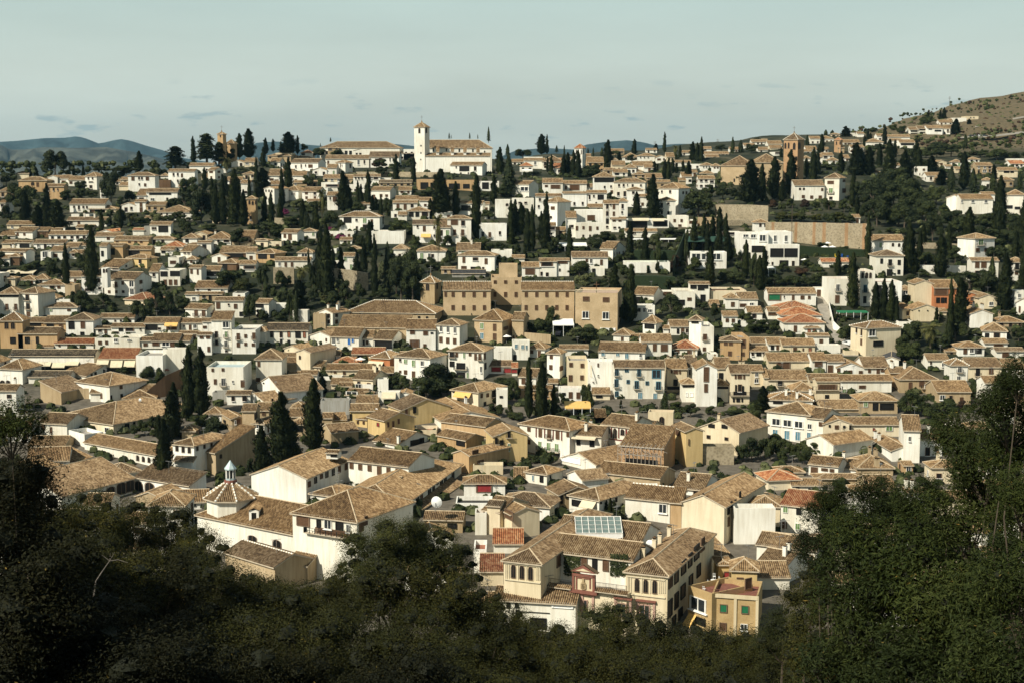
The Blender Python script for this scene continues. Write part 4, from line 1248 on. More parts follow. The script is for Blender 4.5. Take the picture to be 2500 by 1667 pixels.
HOUSES2 = '''
@ 0 900 3.76
Q 700 110 1005 150 1200 80 320 h w |1110,162,26,44,s 1115,245,20,34,k 1020,270,16,60,k 924,245,34,50,s # white house with a shallow hipped roof beside the orange tarpaulin roof
H 830 1015 155 215 300 0 g w n=0
F 560 210 820 155 330 7 s t n=0 # plain tan rendered wall block with a slanted top
H 1130 1430 180 265 310 -10 h t n=0
Q 500 430 1040 505 1550 310 610 h c P=.3 |850,540,44,50,d 985,560,44,50,l 1165,535,40,70,k 1230,490,20,40,k # long L-shaped cream house with old tiled roof, cypress in its shaded yard
H 360 620 390 495 620 15 g w |400,530,30,60,s 470,560,20,60,s # white house with a rounded tan side gable under the leafy branch
F 630 560 775 600 720 5 t w n=0
F 775 665 1590 815 940 8 g w |1265,815,26,50,a 1317,825,26,50,a 1369,833,26,50,a 1419,841,26,50,a # long white convent wing with a row of small arched windows
Q 1585 680 1780 700 1995 600 1000 h w |1625,725,28,56,a 1682,735,28,60,a 1738,743,28,56,a 1627,875,24,44,a 1679,883,24,46,a 1730,890,24,46,a 1810,727,20,44,a 1875,708,20,44,a 1940,688,20,44,a # white convent tower house with triple arched windows and a tan shaded side
+H 1600 1780 820 840 980 8 s w n=0 D=322 d=1.5
H 1670 1790 440 560 640 0 h t n=0
Q 1850 740 1980 765 2145 660 980 s t |2025,800,24,40,a # lower brown-sided annexe with a single arch next to the convent tower
F 560 1165 1235 995 1330 20 g w n=0 |940,1150,60,60,a 1015,1125,74,90,a 1110,1095,78,110,a 1193,1068,74,110,a # convent cloister wing with a broad mossy roof and big round arches
+F 1235 985 1740 1065 1200 5 s w n=0 |1275,1085,70,110,a 1375,1090,80,100,a
+Q 930 905 1005 960 1245 850 1100 p w n=0 P=.42 d=7
H 250 640 700 840 930 -12 g w |260,880,30,50,k 350,880,40,40,s
F 200 1010 840 800 1080 12 g t n=0
H 260 600 600 700 760 0 g t n=0
F 1480 1180 1835 1035 1270 6 g t n=0 |1590,1210,30,30,k
H 1550 1910 1090 1215 1290 -8 g w |1650,1245,30,30,k 1740,1250,120,20,k
H 1880 2035 330 405 480 0 h w
Q 2035 400 2130 455 2215 425 590 g t |2065,480,20,26,k 2190,480,40,50,s 2160,490,16,40,l
H 2225 2350 310 380 600 0 g e |2345,430,30,60,k
F 2000 740 2350 640 900 7 g e n=0 |2190,760,16,20,k
H 1950 2180 195 215 300 0 t g n=0
H 1240 1400 130 200 260 0 g t n=0
H 1160 1260 150 190 240 0 g w
H 2080 2300 190 230 330 0 g w
@ 400 1200 3.136
F 255 168 1135 345 640 14 h w P=.5 name=church |680,362,62,60,a 868,404,62,76,a 1065,440,60,80,a # white church with a long tiled roof, deep arched windows and an octagonal drum
F 470 455 850 570 760 8 g t cap=1 n=0
F 330 235 520 300 470 6 s d n=0
F 940 540 1100 560 700 5 s t n=0
@ 625 900 3.76
Q 335 1310 925 1395 1290 1190 1990 h w P=.48 |435,1388,124,110,s 578,1418,40,80,k 662,1425,72,90,l 768,1438,72,90,k 850,1462,40,80,l 712,1500,340,60,sB 965,1440,40,110,s 1005,1390,30,90,s # white corner house with a wide hipped roof, glazed upper doors and a wooden balcony
F 460 1000 850 830 1230 13 g w |487,1055,24,54,s 545,1020,24,60,k 598,985,24,44,s 648,965,26,64,k 707,945,24,66,k 763,920,24,66,s 825,893,24,66,s # white monastery wing facing the red courtyard terrace
+F 850 832 1400 892 1150 11 g w |878,885,36,60,s 958,898,36,56,s 1044,910,36,56,s 1133,930,40,84,s 1217,930,36,60,s 1300,935,36,46,s
+F 1310 1270 1885 870 1450 15 h w |1480,1195,26,80,k 1517,1170,22,84,s 1590,1120,24,80,k 1627,1085,18,66,k 1664,1043,18,34,k 1699,1040,24,80,k 1735,1015,20,80,k 1805,970,20,80,k 
+H 645 750 728 765 825 10 g w D=318 d=3 n=0 drop=0 |715,790,60,30,k
+H 945 1040 700 738 800 10 g w D=326 d=3 n=0 drop=0 |973,765,50,44,k
+H 1290 1385 740 780 840 10 g w D=322 d=3 n=0 drop=0 |1318,810,50,44,k
+H 1160 1320 978 1012 1070 10 g w D=306 d=3 n=0 drop=0
+H 1030 1200 1060 1100 1150 10 g w D=300 d=3 n=0 drop=0
F 160 1110 440 1000 1200 5 g w |385,1100,26,80,k 295,1120,26,50,k
Q 500 1135 735 1165 960 1090 1260 h w n=0 # small hipped pavilion roof inside the monastery courtyard
Q 10 135 235 210 445 125 320 f w n=0 |72,130,12,12,k # large barn-like house with a broad sunlit tiled roof
Q -110 260 80 300 205 230 360 f w |150,285,16,30,k
H 0 120 295 375 450 0 g t
Q -60 490 75 500 215 430 610 h w |25,525,40,40,l 110,540,10,80,s 145,530,10,80,s
H 330 470 405 500 620 0 h t |400,540,60,70,k
H 300 470 350 430 480 0 g t n=0
H 320 450 270 350 380 0 h t n=0
H 590 860 265 290 420 0 t g n=0 # roof terrace cluttered with tables and teal canopies behind a grey wall
H 610 700 390 445 545 0 g t n=0
H 710 830 400 460 510 -15 s y n=0
F 690 580 940 560 690 8 g t n=0
H 862 1120 310 378 530 0 g y n=0 |870,440,20,60,k # yellow house with a flat dark skylight roof and clustered terrace
+Q 895 445 1020 455 1050 430 540 s y n=0 |934,487,18,28,s 989,492,18,28,s
Q 1025 430 1185 470 1345 410 650 g y |1212,510,20,50,s 1258,515,22,80,s 1308,480,20,50,s 1123,510,24,36,redw # yellow house with brick patch in its blank pale gable
Q 1215 325 1345 375 1605 275 530 g y n=0 |1380,400,26,70,s 1455,375,30,60,k # ochre-yellow house with a long mottled roof and wooden shutters
Q 1490 335 1700 470 2010 320 560 g w n=0 P=.25 ch=1905,290;1925,320 # house with a vast blank white side wall and stepped parapet
H 920 1120 230 305 345 0 g c n=0
H 1120 1320 200 215 320 0 t w n=0 |1220,235,130,50,C
H 1320 1420 200 225 290 0 f w |1320,255,16,16,k
H 820 1000 170 235 270 15 g w n=0 |880,225,110,40,l
H 910 1075 128 140 205 0 t w |940,165,60,60,l
Q 1080 650 1310 690 1545 610 740 g w n=0 ch=1395,660 |1470,670,110,50,k 1520,655,40,50,k # house with a broad striped roof and white gable coping
F 1700 475 2110 525 640 8 g o n=0 # apricot wall with a long roof above the inner patio
F 1665 600 1930 650 760 6 g o |1880,680,80,50,k
Q 1810 765 1955 790 2185 645 960 f o |2010,770,60,60,s 2080,730,60,60,s 2150,690,30,60,s 2060,850,60,30,s # orange-rendered house with gable end and brown shutters along the lane
Q 2110 550 2185 615 2360 500 860 g y |2205,660,24,60,kB 2255,680,30,60,kB 2320,600,24,60,kB 2205,790,26,90,k 2265,780,24,90,k 2320,720,24,80,g # pale yellow street front with rows of dark iron balconies
H 1455 1660 515 560 620 0 t c fl=floorr n=0
Q 1795 185 2040 210 2210 145 360 h c |1910,225,150,50,Y 1830,205,50,24,k 2070,245,18,40,s 2125,240,22,36,s 2180,225,30,60,kB 2100,320,20,40,k # cream house with hipped roof and a yellow awning
H 1115 1215 88 96 200 0 t w n=0
H 2205 2310 180 190 350 0 t w |2250,255,30,20,k
H 1905 2290 958 1042 1170 0 h w |2093,1090,152,84,r # white house with wide red-shuttered window under a hipped roof
H 1830 2170 1160 1230 1290 0 t w n=0 fl=dark |2030,1190,230,50,A
H 1540 1900 1290 1375 1500 5 g t |1800,1440,90,50,k 1650,1440,60,50,k
H 1990 2270 868 884 970 0 t c n=0 fl=floorg
F 1500 1290 1900 1040 1330 6 g t n=0
H 2120 2240 1210 1250 1520 15 g c n=0 |2325,1330,76,90,s
F 2230 1270 2350 1330 1560 6 g c |2325,1335,76,90,s
H 2270 2350 1130 1230 1400 0 h c
@ 1250 900 3.76
F 70 495 530 560 840 10 h w |157,552,30,40,s 262,585,32,80,s 343,592,34,84,sB 420,602,34,84,s 224,575,8,100,r 302,585,8,100,r 380,598,8,105,r 458,605,8,105,r 515,600,26,46,s 155,668,30,44,s 258,700,32,80,gB 337,712,34,82,gB 412,722,36,84,gB 262,795,32,50,k 410,800,60,50,k # white house with red painted pilasters between its tall windows
F 530 595 820 615 850 9 g w ch=680,560;737,510;745,460 |610,660,36,76,k 735,675,44,74,k 670,620,220,16,C # white house with dark doors joined to the red-pilastered house
F 822 500 1100 532 830 10 g w ch=1165,480;1190,480 |881,562,36,56,a 946,590,36,90,a 1015,580,36,56,a 845,565,12,100,r 914,580,10,100,r 982,585,10,100,r 1050,595,14,96,r 940,645,230,8,r 870,750,10,140,r 890,750,8,140,r 900,760,12,110,r # white house with red trim around three arched upper windows
+F 1100 534 1280 548 640 8 g c |1203,568,24,44,s 1238,572,24,40,s
H 1245 1480 372 395 560 10 t c fl=redp |1375,480,44,84,a # cream rooftop tower with one dark arched opening
Q 1475 512 1600 570 1660 520 900 g y n=0 |1525,587,40,46,s 1622,670,10,60,s # tall narrow yellow house with a single square window
H 1395 1480 600 610 890 0 t y n=0 |1425,640,14,50,s 1448,620,14,50,s 1415,800,14,40,s
H 765 860 355 440 520 0 g w |797,488,20,24,k
F 1000 690 1395 720 960 9 s b n=0 |1190,870,300,90,k # ruined brick house with collapsed front gallery under scaffolding
Q 1715 530 2085 580 2190 490 800 f c n=0 P=.42 ch=1852,440;1905,450 |1833,520,60,34,k 1953,527,56,36,k 1806,622,36,34,c 1970,640,36,30,c # cream house with two triangular gable windows above an old stone wall
H 1650 2040 700 712 880 0 t s n=0 d=4 # bare stone boundary wall with patched render behind the fenced yard
H 2115 2285 512 530 660 0 t o fl=floorr |2180,620,90,50,A
H 765 860 355 440 520 0 g w n=0
Q 450 810 770 875 835 745 950 f w n=0 |540,830,190,60,A # white house with a wide gabled roof and a white pergola at its corner
Q 125 935 320 962 395 905 1070 h w |195,1000,18,60,u 273,1010,34,60,k 350,985,10,40,k # small white roof-tower house with hipped top
H 20 145 885 1000 1030 0 g w n=0
Q 320 1080 440 1150 590 1030 1300 g t n=0 |455,1195,24,80,k 500,1150,24,70,k 545,1105,24,60,k # narrow tan house with a bright sunlit roof slope
Q 510 955 645 1015 770 945 1100 f w n=0
F 780 940 1360 1000 1110 9 g t n=0
Q 525 1150 800 1200 985 1025 1400 h w |600,1230,100,60,k 715,1230,130,60,C 725,1290,70,26,k 815,1220,12,36,k 955,1190,16,60,k # white house with a grey-brown hipped roof and white terrace awning
F 1040 1170 1450 1212 1420 10 g w cap=1 |1385,1280,80,90,l # white house with a white box dormer in its striped roof
+H 1200 1345 1060 1075 1165 0 t w n=0 D=300 d=3
F 1480 1080 1760 1105 1170 12 g w ch=1620,1020
Q 1555 1215 1950 1260 2180 1030 1620 f c P=.42 n=0 |1718,1160,12,12,k 1756,1142,12,12,k 1790,1168,12,12,k 1985,1290,18,90,k 2010,1240,14,60,k 1985,1400,14,90,s 2045,1240,16,90,k 2090,1160,14,80,k 2125,1110,14,80,k # large cream gabled house with three round vents in its rough plaster wall
+F 1455 1215 1555 1222 1560 5 s o n=0
F -150 1225 345 1262 1400 9 h w n=0
Q 345 1262 390 1250 430 1180 1380 t c n=0
F 0 1300 75 1250 1420 6 g c n=0 
H 0 130 1370 1385 1500 0 t c fl=floorr n=0
@ 1875 900 3.76
H 0 410 195 280 350 10 h w cap=0 ch=165,240;265,250;400,220 |90,300,90,36,k 310,310,50,30,k 465,340,60,30,k # cream house with three stout white chimneys on its roof
H 230 440 108 190 260 0 h w n=0
H 440 655 90 110 310 0 g c |540,265,36,60,k 545,165,180,50,sB
F -10 380 385 420 690 11 h w |76,485,82,64,l 179,497,82,64,l 283,510,82,64,l 67,595,50,90,u 175,605,50,90,u 275,615,50,90,u # white house with three wide black-framed windows over green doors
F 365 440 510 455 710 10 g w |383,527,40,50,l 485,505,36,40,s 377,622,40,90,u 477,635,40,86,u
H 512 765 390 500 720 0 f c |565,522,18,24,k 630,532,38,36,s 698,530,20,24,k 755,535,20,44,k # cream gabled house with three little windows in a row
H 835 1190 195 285 410 0 h t n=0 |897,320,40,60,g 985,345,50,70,k 1090,345,130,60,k # weathered pavilion house with an open shaded porch
H 490 850 270 360 400 0 g t n=0
H 690 1205 430 505 620 0 g c |1112,545,66,50,g 970,555,20,30,r
F 600 690 960 640 830 9 g w n=0 
+Q 960 640 1140 745 1205 660 850 g w n=0 ch=925,610;670,650
H 540 610 640 670 760 0 s c n=0 |570,715,90,60,s
F 375 862 645 888 1000 7 g w ch=800,810 |425,928,66,60,s 520,922,64,26,s 587,930,44,30,s # white house with three brown blinds below a small tiled roof
F 645 900 890 920 970 8 g w |855,950,34,26,s
H 820 1150 775 900 980 0 h t n=0 ch=960,760;980,820;930,820;1075,910;1125,970
H 910 1165 955 1080 1160 0 g t n=0
H 440 900 950 1000 1060 0 h t n=0
H 0 300 905 1010 1110 -10 h c R=TR n=0
H 215 500 990 1060 1120 0 g w |272,1095,30,24,k 380,1105,24,20,k
F 120 1235 490 1275 1560 11 g w R=TR |161,1290,46,60,g 283,1305,46,64,k 423,1302,46,40,g 152,1432,46,64,s 274,1445,48,66,g # white house with green roller shutters and a reddish roof
H -170 110 1145 1250 1490 10 h c n=0
H 60 330 880 940 980 0 h c n=0
H 1238 1390 405 560 860 10 g w |1300,640,24,50,l
H 1240 1330 840 880 960 0 g o
H 780 1150 1040 1110 1200 0 h t n=0
H 1300 1600 540 640 800 0 g w
H 1500 1900 820 900 1050 0 h c
H 1250 1450 1080 1130 1300 0 g w
H 1600 2000 1100 1190 1350 0 g c
H 1900 2350 1000 1100 1300 0 h w
@ 1800 1200 3.357
H 170 430 545 690 800 0 g w
H 430 620 480 540 640 0 h t n=0
F 160 420 650 475 620 8 g w |275,500,60,60,A
H 640 1000 330 400 560 0 h c
H 950 1400 250 340 560 0 g w
H 1400 1800 420 520 760 0 h c
H 1500 2100 620 740 1000 0 g c
H 1900 2350 1000 1120 1400 0 g y
H 800 1200 640 740 960 0 g w
H 1150 1500 820 900 1100 0 h w
'''
LANDB = '''
@ 625 200 3.76
H 590 1315 548 605 700 3 h w name=hall cat=building n=0 |650,652,24,30,k 770,655,14,30,k 827,652,24,34,k 867,652,24,34,k # long white hall with a wide hipped roof left of the white church tower
H 1455 1550 365 412 832 22 p w name=church n=0 drop=3 P=.5 |1500,450,18,44,a 1563,448,14,44,a 1515,588,10,14,k 1514,655,8,16,k 1513,715,8,12,k # white hilltop church with square bell tower, tiled nave roof and buttresses
+F 1470 596 2165 603 850 14 h w P=.6 n=0 |1627,628,12,30,k 1748,625,12,30,k 1866,630,12,30,k 1990,632,12,26,k 2098,645,10,20,k
+H 1558 2148 655 680 835 0 s w n=0 dD=-2 d=4
+H 1655 1680 590 640 700 0 s w n=0 dD=-1 d=3 P=.9
+H 1790 1815 592 640 700 0 s w n=0 dD=-1 d=3 P=.9
+H 1905 1930 594 640 700 0 s w n=0 dD=-1 d=3 P=.9
+H 2025 2050 600 645 700 0 s w n=0 dD=-1 d=3 P=.9
H 1475 1680 880 898 990 0 t o name=restaurant fl=floorr n=0 |1545,955,70,60,k 1620,955,40,50,k # terracotta-walled terrace restaurant under the hilltop church, with dark openings
H 1685 2000 890 905 995 0 t o name=restaurant fl=floorr n=0 |1820,960,100,50,k 1930,960,60,40,k # terracotta terrace building between two tall cypresses below the mirador
H 1935 2230 905 915 1000 0 t w name=restaurant |2105,955,60,60,k 2162,958,20,34,k # white terrace building with dark glazing, east end of the mirador restaurants
@ 0 200 3.76
H 2000 2050 455 478 690 20 p o name=church cat=church n=0 |2024,500,10,22,a # small ochre church with square tower on the skyline among cypresses
+H 2078 2150 520 562 690 10 p o n=0 P=.7
@ 1250 200 3.76
H 572 645 560 605 790 25 p w name=minaret cat=tower R=TR n=0 P=.6 |590,645,10,40,a 606,645,10,40,a 636,645,8,40,a 652,645,8,40,a # slim white tower with an orange pyramid roof and paired arches
H 1915 2220 675 768 950 15 h e name=church cat=church n=0 |2040,905,12,30,k # tan stone church with a broad roof and octagonal-looking apse beside the brick tower
+H 2220 2480 640 740 960 0 h e n=0 d=16
+H 2000 2110 835 880 950 0 g e n=0 d=6 D=760
@ 1875 200 3.76
H 138 265 465 527 920 35 p b name=bell_tower cat=tower n=0 cap=1 P=.55 |160,588,16,50,a 190,586,14,50,a 241,592,22,60,a 287,588,20,56,a 260,702,18,30,k 256,785,16,26,k 252,855,14,24,k # tall square brick bell tower with paired arches and a white-dotted roof
H 607 665 505 530 640 30 p b name=bell_tower cat=tower n=0 R=TR |628,565,10,30,a 662,562,10,30,a # smaller brick bell tower among white houses below the bare hill
@ 625 550 3.76
H 1718 2155 475 592 830 0 g e name=convent cap=1 n=0 d=12 |1740,635,22,44,s 1808,637,28,44,s 1905,637,28,48,s 2001,637,28,48,s 2097,637,28,48,s 1808,757,30,46,s 1904,758,28,46,s 2001,758,28,46,s 2096,758,28,46,s # long brick convent with two rows of small brown-shuttered windows and a taller centre
+H 2157 2440 395 480 860 0 t e n=0 D=498 d=14 |2195,522,28,30,s 2290,522,28,30,s 2388,522,28,30,s 2194,637,28,46,s 2290,637,28,46,s 2386,637,28,46,s 2194,757,28,46,s 2290,755,28,46,s 2384,757,28,46,s
+H 2230 2400 348 362 420 0 t e n=0 D=503 d=8
+H 2438 2922 475 592 870 0 g e n=0 d=12 cap=1 |2480,637,28,46,s 2576,637,28,46,s 2668,637,28,46,s 2762,637,28,46,s 2855,637,28,46,s 2478,757,28,46,s 2573,757,28,46,s 2668,757,28,46,s 2760,757,28,46,s 2854,757,28,46,s
@ 1250 550 3.76
H 578 968 500 622 960 8 t e name=brick_building cat=building fl=pink n=0 d=20 |680,678,62,44,s 863,685,62,44,s 675,823,64,68,l 860,830,64,70,l 880,955,140,26,A 845,1035,70,60,G # square tan brick building with a pink roof terrace and roof cross
'''
LANDC = '''
@ 1150 1200 3.136
Q 1185 600 1505 635 1800 310 1130 h c name=palace n=0 P=.42 ch=700,300;830,250;575,400;1110,380 |1272,710,36,104,a 1338,718,36,104,a 1407,724,36,104,a 1330,925,84,140,i 1525,690,30,90,s 1570,640,30,120,k 1625,575,36,110,k 1675,520,30,110,k 1725,460,40,120,k 1770,400,30,110,s 1520,890,36,140,k 1570,830,30,130,k 1620,760,36,110,k 1680,680,30,100,k 1740,600,30,100,k 1550,990,30,90,k 1600,930,30,90,k # cream palace with two arcaded end towers, roof terrace and a red-framed crested gable
+Q 250 515 535 545 890 150 1050 h c n=0 P=.42 |325,605,36,104,a 390,613,36,104,a 456,621,36,104,a
+F 605 445 1240 520 975 9 g w n=0 P=.42 |675,520,44,100,s 868,530,48,76,s 948,560,40,116,k 1032,560,48,96,s
+F 640 310 1300 380 790 10 g w n=0 P=.42
+F 528 700 1192 788 1110 7 t c n=0 fl=floorg |1153,905,80,120,i 865,870,60,100,i
F 175 815 800 852 1090 7 g w name=annex cat=building n=0 |285,862,30,50,k 350,862,30,50,k 515,1005,130,90,k 667,1033,56,44,k 495,920,220,4,k 700,870,170,40,A # low white annexe with dark timber posts leaning against the palace
F -60 850 175 850 960 6 g w n=0
H 70 250 450 600 720 0 g c R=TR n=0
H 170 400 260 390 470 0 g w R=TR n=0
H 20 120 360 440 620 0 t w fl=floorr |170,430,24,40,l
Q 90 130 225 150 330 60 330 g c n=0 |285,180,46,80,s
H 30 120 140 160 330 0 t w fl=floorr n=0
F 1845 775 2195 800 1125 9 t n name=apartment_building cat=building fl=redp n=0 |1933,890,60,66,G 2098,900,60,66,G 1928,1030,56,66,s 2090,1035,56,56,l # ochre brick apartment block with green roller blinds and a red-floored roof terrace
+F 1662 715 1845 778 1100 9 t n n=0 fl=redp |1740,860,130,110,l 1700,970,60,80,Y 1760,990,80,60,k
+H 1890 1985 520 550 740 0 h y n=0 D=249 |1955,650,44,90,r
+H 1990 2190 470 590 760 8 h y n=0 D=243 |2058,695,54,90,s 2120,700,54,90,s
F 2200 520 2420 560 700 8 g w
F 2245 400 2420 430 560 8 g w |2300,470,60,50,A
Q 1890 505 2000 490 2240 300 640 g y n=0
H 2010 2330 112 125 400 0 t w n=0
H 2170 2360 0 80 130 10 h w n=0
'''
brick('n', (.40, .27, .12), (.47, .34, .17), (.44, .33, .19))
# ------------------------------------------------------------------ vegetation meshes (unit size: height 1, width 1)
def leafquad(m, p, n, s, mat, rs, asp=1.7, up=None):
    n = n.normalized(); t = n.cross(Vector((rs.uniform(-1, 1), rs.uniform(-1, 1), rs.uniform(-1, 1))))
    if t.length < .05: return
    t = t.normalized() if up is None else up.normalized(); b = n.cross(t)
    if b.length < .05: return
    b.normalize()
    s2 = s / asp
    m.face([p - t * s, p + b * s2, p + t * s, p - b * s2], mat)
def blob(m, c, rx, ry, rz, mat, rs, n=10, k=6, amp=.18):
    rows = []
    for i in range(k + 1):
        th = math.pi * i / k; row = []
        for j in range(n):
            ph = 2 * math.pi * j / n; q = 1 + rs.uniform(-amp, amp)
            row.append((c[0] + rx * q * math.sin(th) * math.cos(ph), c[1] + ry * q * math.sin(th) * math.sin(ph), c[2] + rz * q * math.cos(th)))
        rows.append(row)
    for i in range(k):
        for j in range(n): m.face([rows[i][j], rows[i + 1][j], rows[i + 1][(j + 1) % n], rows[i][(j + 1) % n]], mat)
def cypress(seed, n=2300, spread=0, mat='cyp'):
    rs = random.Random(seed); m = MB()
    lobes = [(rs.uniform(0, 6.28), rs.uniform(.1, .9), rs.uniform(.05, .16)) for _ in range(22)]
    wob = [rs.uniform(-.04, .04) for _ in range(6)]
    def rad(h, a):
        r = .5 * (min(1, (h / .14)) ** .7) * (max(0, 1 - ((h - .12) / .9) ** (1.5 + spread * .6)) ** (.75 if spread < 1 else .9) if h > .12 else 1)
        for la, lh, s in lobes:
            r += s * math.exp(-((h - lh) / .05) ** 2) * max(-.5, math.cos(a - la)) 
        return max(.01, r)
    N_ = 9; K = 14
    rows = [[((rad(h / K, 6.283 * j / N_) * .78) * math.cos(6.283 * j / N_), (rad(h / K, 6.283 * j / N_) * .78) * math.sin(6.283 * j / N_), .04 + .93 * h / K) for j in range(N_)] for h in range(K + 1)]
    for i in range(K):
        for j in range(N_): m.face([rows[i][j], rows[i][(j + 1) % N_], rows[i + 1][(j + 1) % N_], rows[i + 1][j]], mat)
    for _ in range(n):
        h = rs.random() ** 1.15; a = rs.uniform(0, 6.283); r = rad(h, a) * (rs.uniform(.72, 1.1) if rs.random() < .85 else rs.uniform(1.1, 1.32))
        p = Vector((r * math.cos(a), r * math.sin(a), .03 + h * .95))
        nn = Vector((math.cos(a) + rs.uniform(-.5, .5), math.sin(a) + rs.uniform(-.5, .5), rs.uniform(0, .5)))
        t = Vector((math.cos(a) * .6, math.sin(a) * .6, rs.uniform(.15, .35)))
        s = rs.uniform(.03, .075)
        # anisotropic unit space: the width axis is scaled down later, so make the flake long in z
        t2 = Vector((math.cos(a) * .07 + rs.uniform(-.05, .05), math.sin(a) * .07 + rs.uniform(-.05, .05), s * .55))
        b2 = Vector((-math.sin(a) * .09 * rs.uniform(.5, 1), math.cos(a) * .09 * rs.uniform(.5, 1), rs.uniform(-.006, .006)))
        m.face([p - t2 * .6, p + b2, p + t2, p - b2], mat)
    return m
def broad(seed, n=3600, mat='leaf', flatz=.8, leaf=.028, nb=15, core=.75):
    rs = random.Random(seed); m = MB(); C = []
    for i in range(nb):
        a = rs.uniform(0, 6.283); r = .33 * math.sqrt(rs.random()); z = rs.uniform(.35, .85)
        q = rs.uniform(.13, .23) * (1.1 - abs(z - .55))
        C.append((Vector((r * math.cos(a) * (1.25 - abs(z - .5)), r * math.sin(a) * (1.25 - abs(z - .5)), z)), q))
    for c, q in C: blob(m, c, q * core, q * core, q * core * flatz, mat, rs)
    for _ in range(n):
        c, q = rs.choice(C)
        d = Vector((rs.gauss(0, 1), rs.gauss(0, 1), rs.gauss(0, 1) + .25)).normalized()
        p = c + Vector((d.x, d.y, d.z * flatz)) * q * rs.uniform(.75, 1.12)
        leafquad(m, p, d + Vector((rs.uniform(-.7, .7), rs.uniform(-.7, .7), rs.uniform(-.3, .9))), leaf * rs.uniform(.6, 1.3), mat, rs, 1.5)
    return m
def trunk_mb(seed, h=.55, r=.035, mat='bark', limbs=5):
    rs = random.Random(seed); m = MB(); p = Vector((0, 0, -.12)); 
    q = Vector((rs.uniform(-.03, .03), rs.uniform(-.03, .03), h * .6)); m.bar(p, q, r, mat, r * .7)
    for i in range(limbs):
        a = 6.283 * i / limbs + rs.uniform(-.4, .4); e = q + Vector((math.cos(a) * .2, math.sin(a) * .2, rs.uniform(.12, .3))); m.bar(q, e, r * .5, mat, r * .2)
    return m
def cedar(seed, mat='cyp'):
    rs = random.Random(seed); m = MB()
    for i in range(13):
        z = .22 + .74 * i / 13; R_ = .5 * (1 - (z - .2) ** 1.6) * rs.uniform(.8, 1.1)
        for j in range(7):
            a = rs.uniform(0, 6.283); L = R_ * rs.uniform(.6, 1.05)
            for _ in range(38):
                t = rs.random() ** .6; w = rs.gauss(0, .055)
                p = Vector((math.cos(a) * t * L - math.sin(a) * w, math.sin(a) * t * L + math.cos(a) * w, z + .05 * t - .12 * t * t + rs.gauss(0, .012)))
                leafquad(m, p, Vector((rs.uniform(-.4, .4), rs.uniform(-.4, .4), 1)), rs.uniform(.025, .05), mat, rs, 1.6)
        blob(m, (0, 0, z), R_ * .5, R_ * .5, .05, mat, rs, 8, 4)
    return m
def conifer(seed, mat='cyp'):
    rs = random.Random(seed); m = MB()
    blob(m, (0, 0, .42), .22, .22, .4, mat, rs, 9, 8)
    for i in range(22):
        z = .08 + .88 * i / 22; R_ = .5 * (1 - z) ** .8 * rs.uniform(.85, 1.1) + .02
        for j in range(9):
            a = rs.uniform(0, 6.283)
            for _ in range(16):
                t = rs.random() ** .7
                p = Vector((math.cos(a + rs.gauss(0, .08)) * t * R_, math.sin(a + rs.gauss(0, .08)) * t * R_, z + .03 * t - .09 * t * t + rs.gauss(0, .01)))
                leafquad(m, p, Vector((math.cos(a) * .5, math.sin(a) * .5, 1)), rs.uniform(.02, .045), mat, rs, 1.5)
    return m
def palm(seed, mat='palmm'):
    rs = random.Random(seed); m = MB()
    for i in range(46):
        a = rs.uniform(0, 6.283); el = rs.uniform(-.5, 1.35); L = rs.uniform(.42, .52); pts = []
        for k in range(7):
            t = k / 6; rr = L * t * math.cos(el - t * 1.0 * .9); zz = L * (math.sin(el) * t - .55 * t * t)
            pts.append(Vector((math.cos(a) * rr, math.sin(a) * rr, .72 + zz)))
        side = Vector((-math.sin(a), math.cos(a), 0))
        for k in range(6):
            p, q = pts[k], pts[k + 1]
            m.face([p - side * .008, q - side * .006, q + side * .006, p + side * .008], mat)
            for s in (-1, 1):
                for e in (.0, .33, .66):
                    u = p.lerp(q, e); ll = .11 * math.sin(math.pi * min(1, (k + e + 1) / 7.2)) + .02
                    tip = u + side * s * ll + (q - p) * .7 - Vector((0, 0, .04))
                    m.face([u, u + (q - p) * .3, tip], mat)
    blob(m, (0, 0, .70), .05, .05, .06, 'rusty', rs, 8, 5)
    return m
VEG = {}
def veg(kind):
    if kind in VEG: return rng.choice(VEG[kind])
    L = []
    if kind == 'c': L = [(cypress(i).mesh('crown'), None) for i in range(5)]
    elif kind == 'C': L = [(cypress(20 + i, 2600, 1).mesh('crown'), None) for i in range(3)]
    elif kind in 'borylf':
        mt = {'b': 'leaf', 'o': 'olive', 'r': 'rusty', 'y': 'lime', 'l': 'cyp', 'f': 'flower'}[kind]
        L = [(broad(40 + i, mat=mt).mesh('crown'), None) for i in range(4 if kind in 'bol' else 2)]
    elif kind == 'd': L = [(cedar(60 + i).mesh('crown'), None) for i in range(2)]
    elif kind == 'k': L = [(conifer(70 + i).mesh('crown'), None) for i in range(3)]
    elif kind == 'p': L = [(palm(80 + i).mesh('crown'), None) for i in range(2)]
    VEG[kind] = L
    return rng.choice(L)
TR = {}
def trunk_me(kind):
    if kind not in TR:
        if kind == 'p':
            m = MB(); m.cyl((0, 0), .03, .022, -.1, .72, 8, 'bark'); TR[kind] = m.mesh('trunk')
        elif kind in 'cC':
            m = MB(); m.cyl((0, 0), .12, .06, -.06, .3, 7, 'bark'); TR[kind] = m.mesh('trunk')
        elif kind in 'kd': m = MB(); m.cyl((0, 0), .045, .008, -.1, .95, 7, 'bark'); TR[kind] = m.mesh('trunk')
        else: TR[kind] = trunk_mb(5).mesh('trunk')
    return TR[kind]
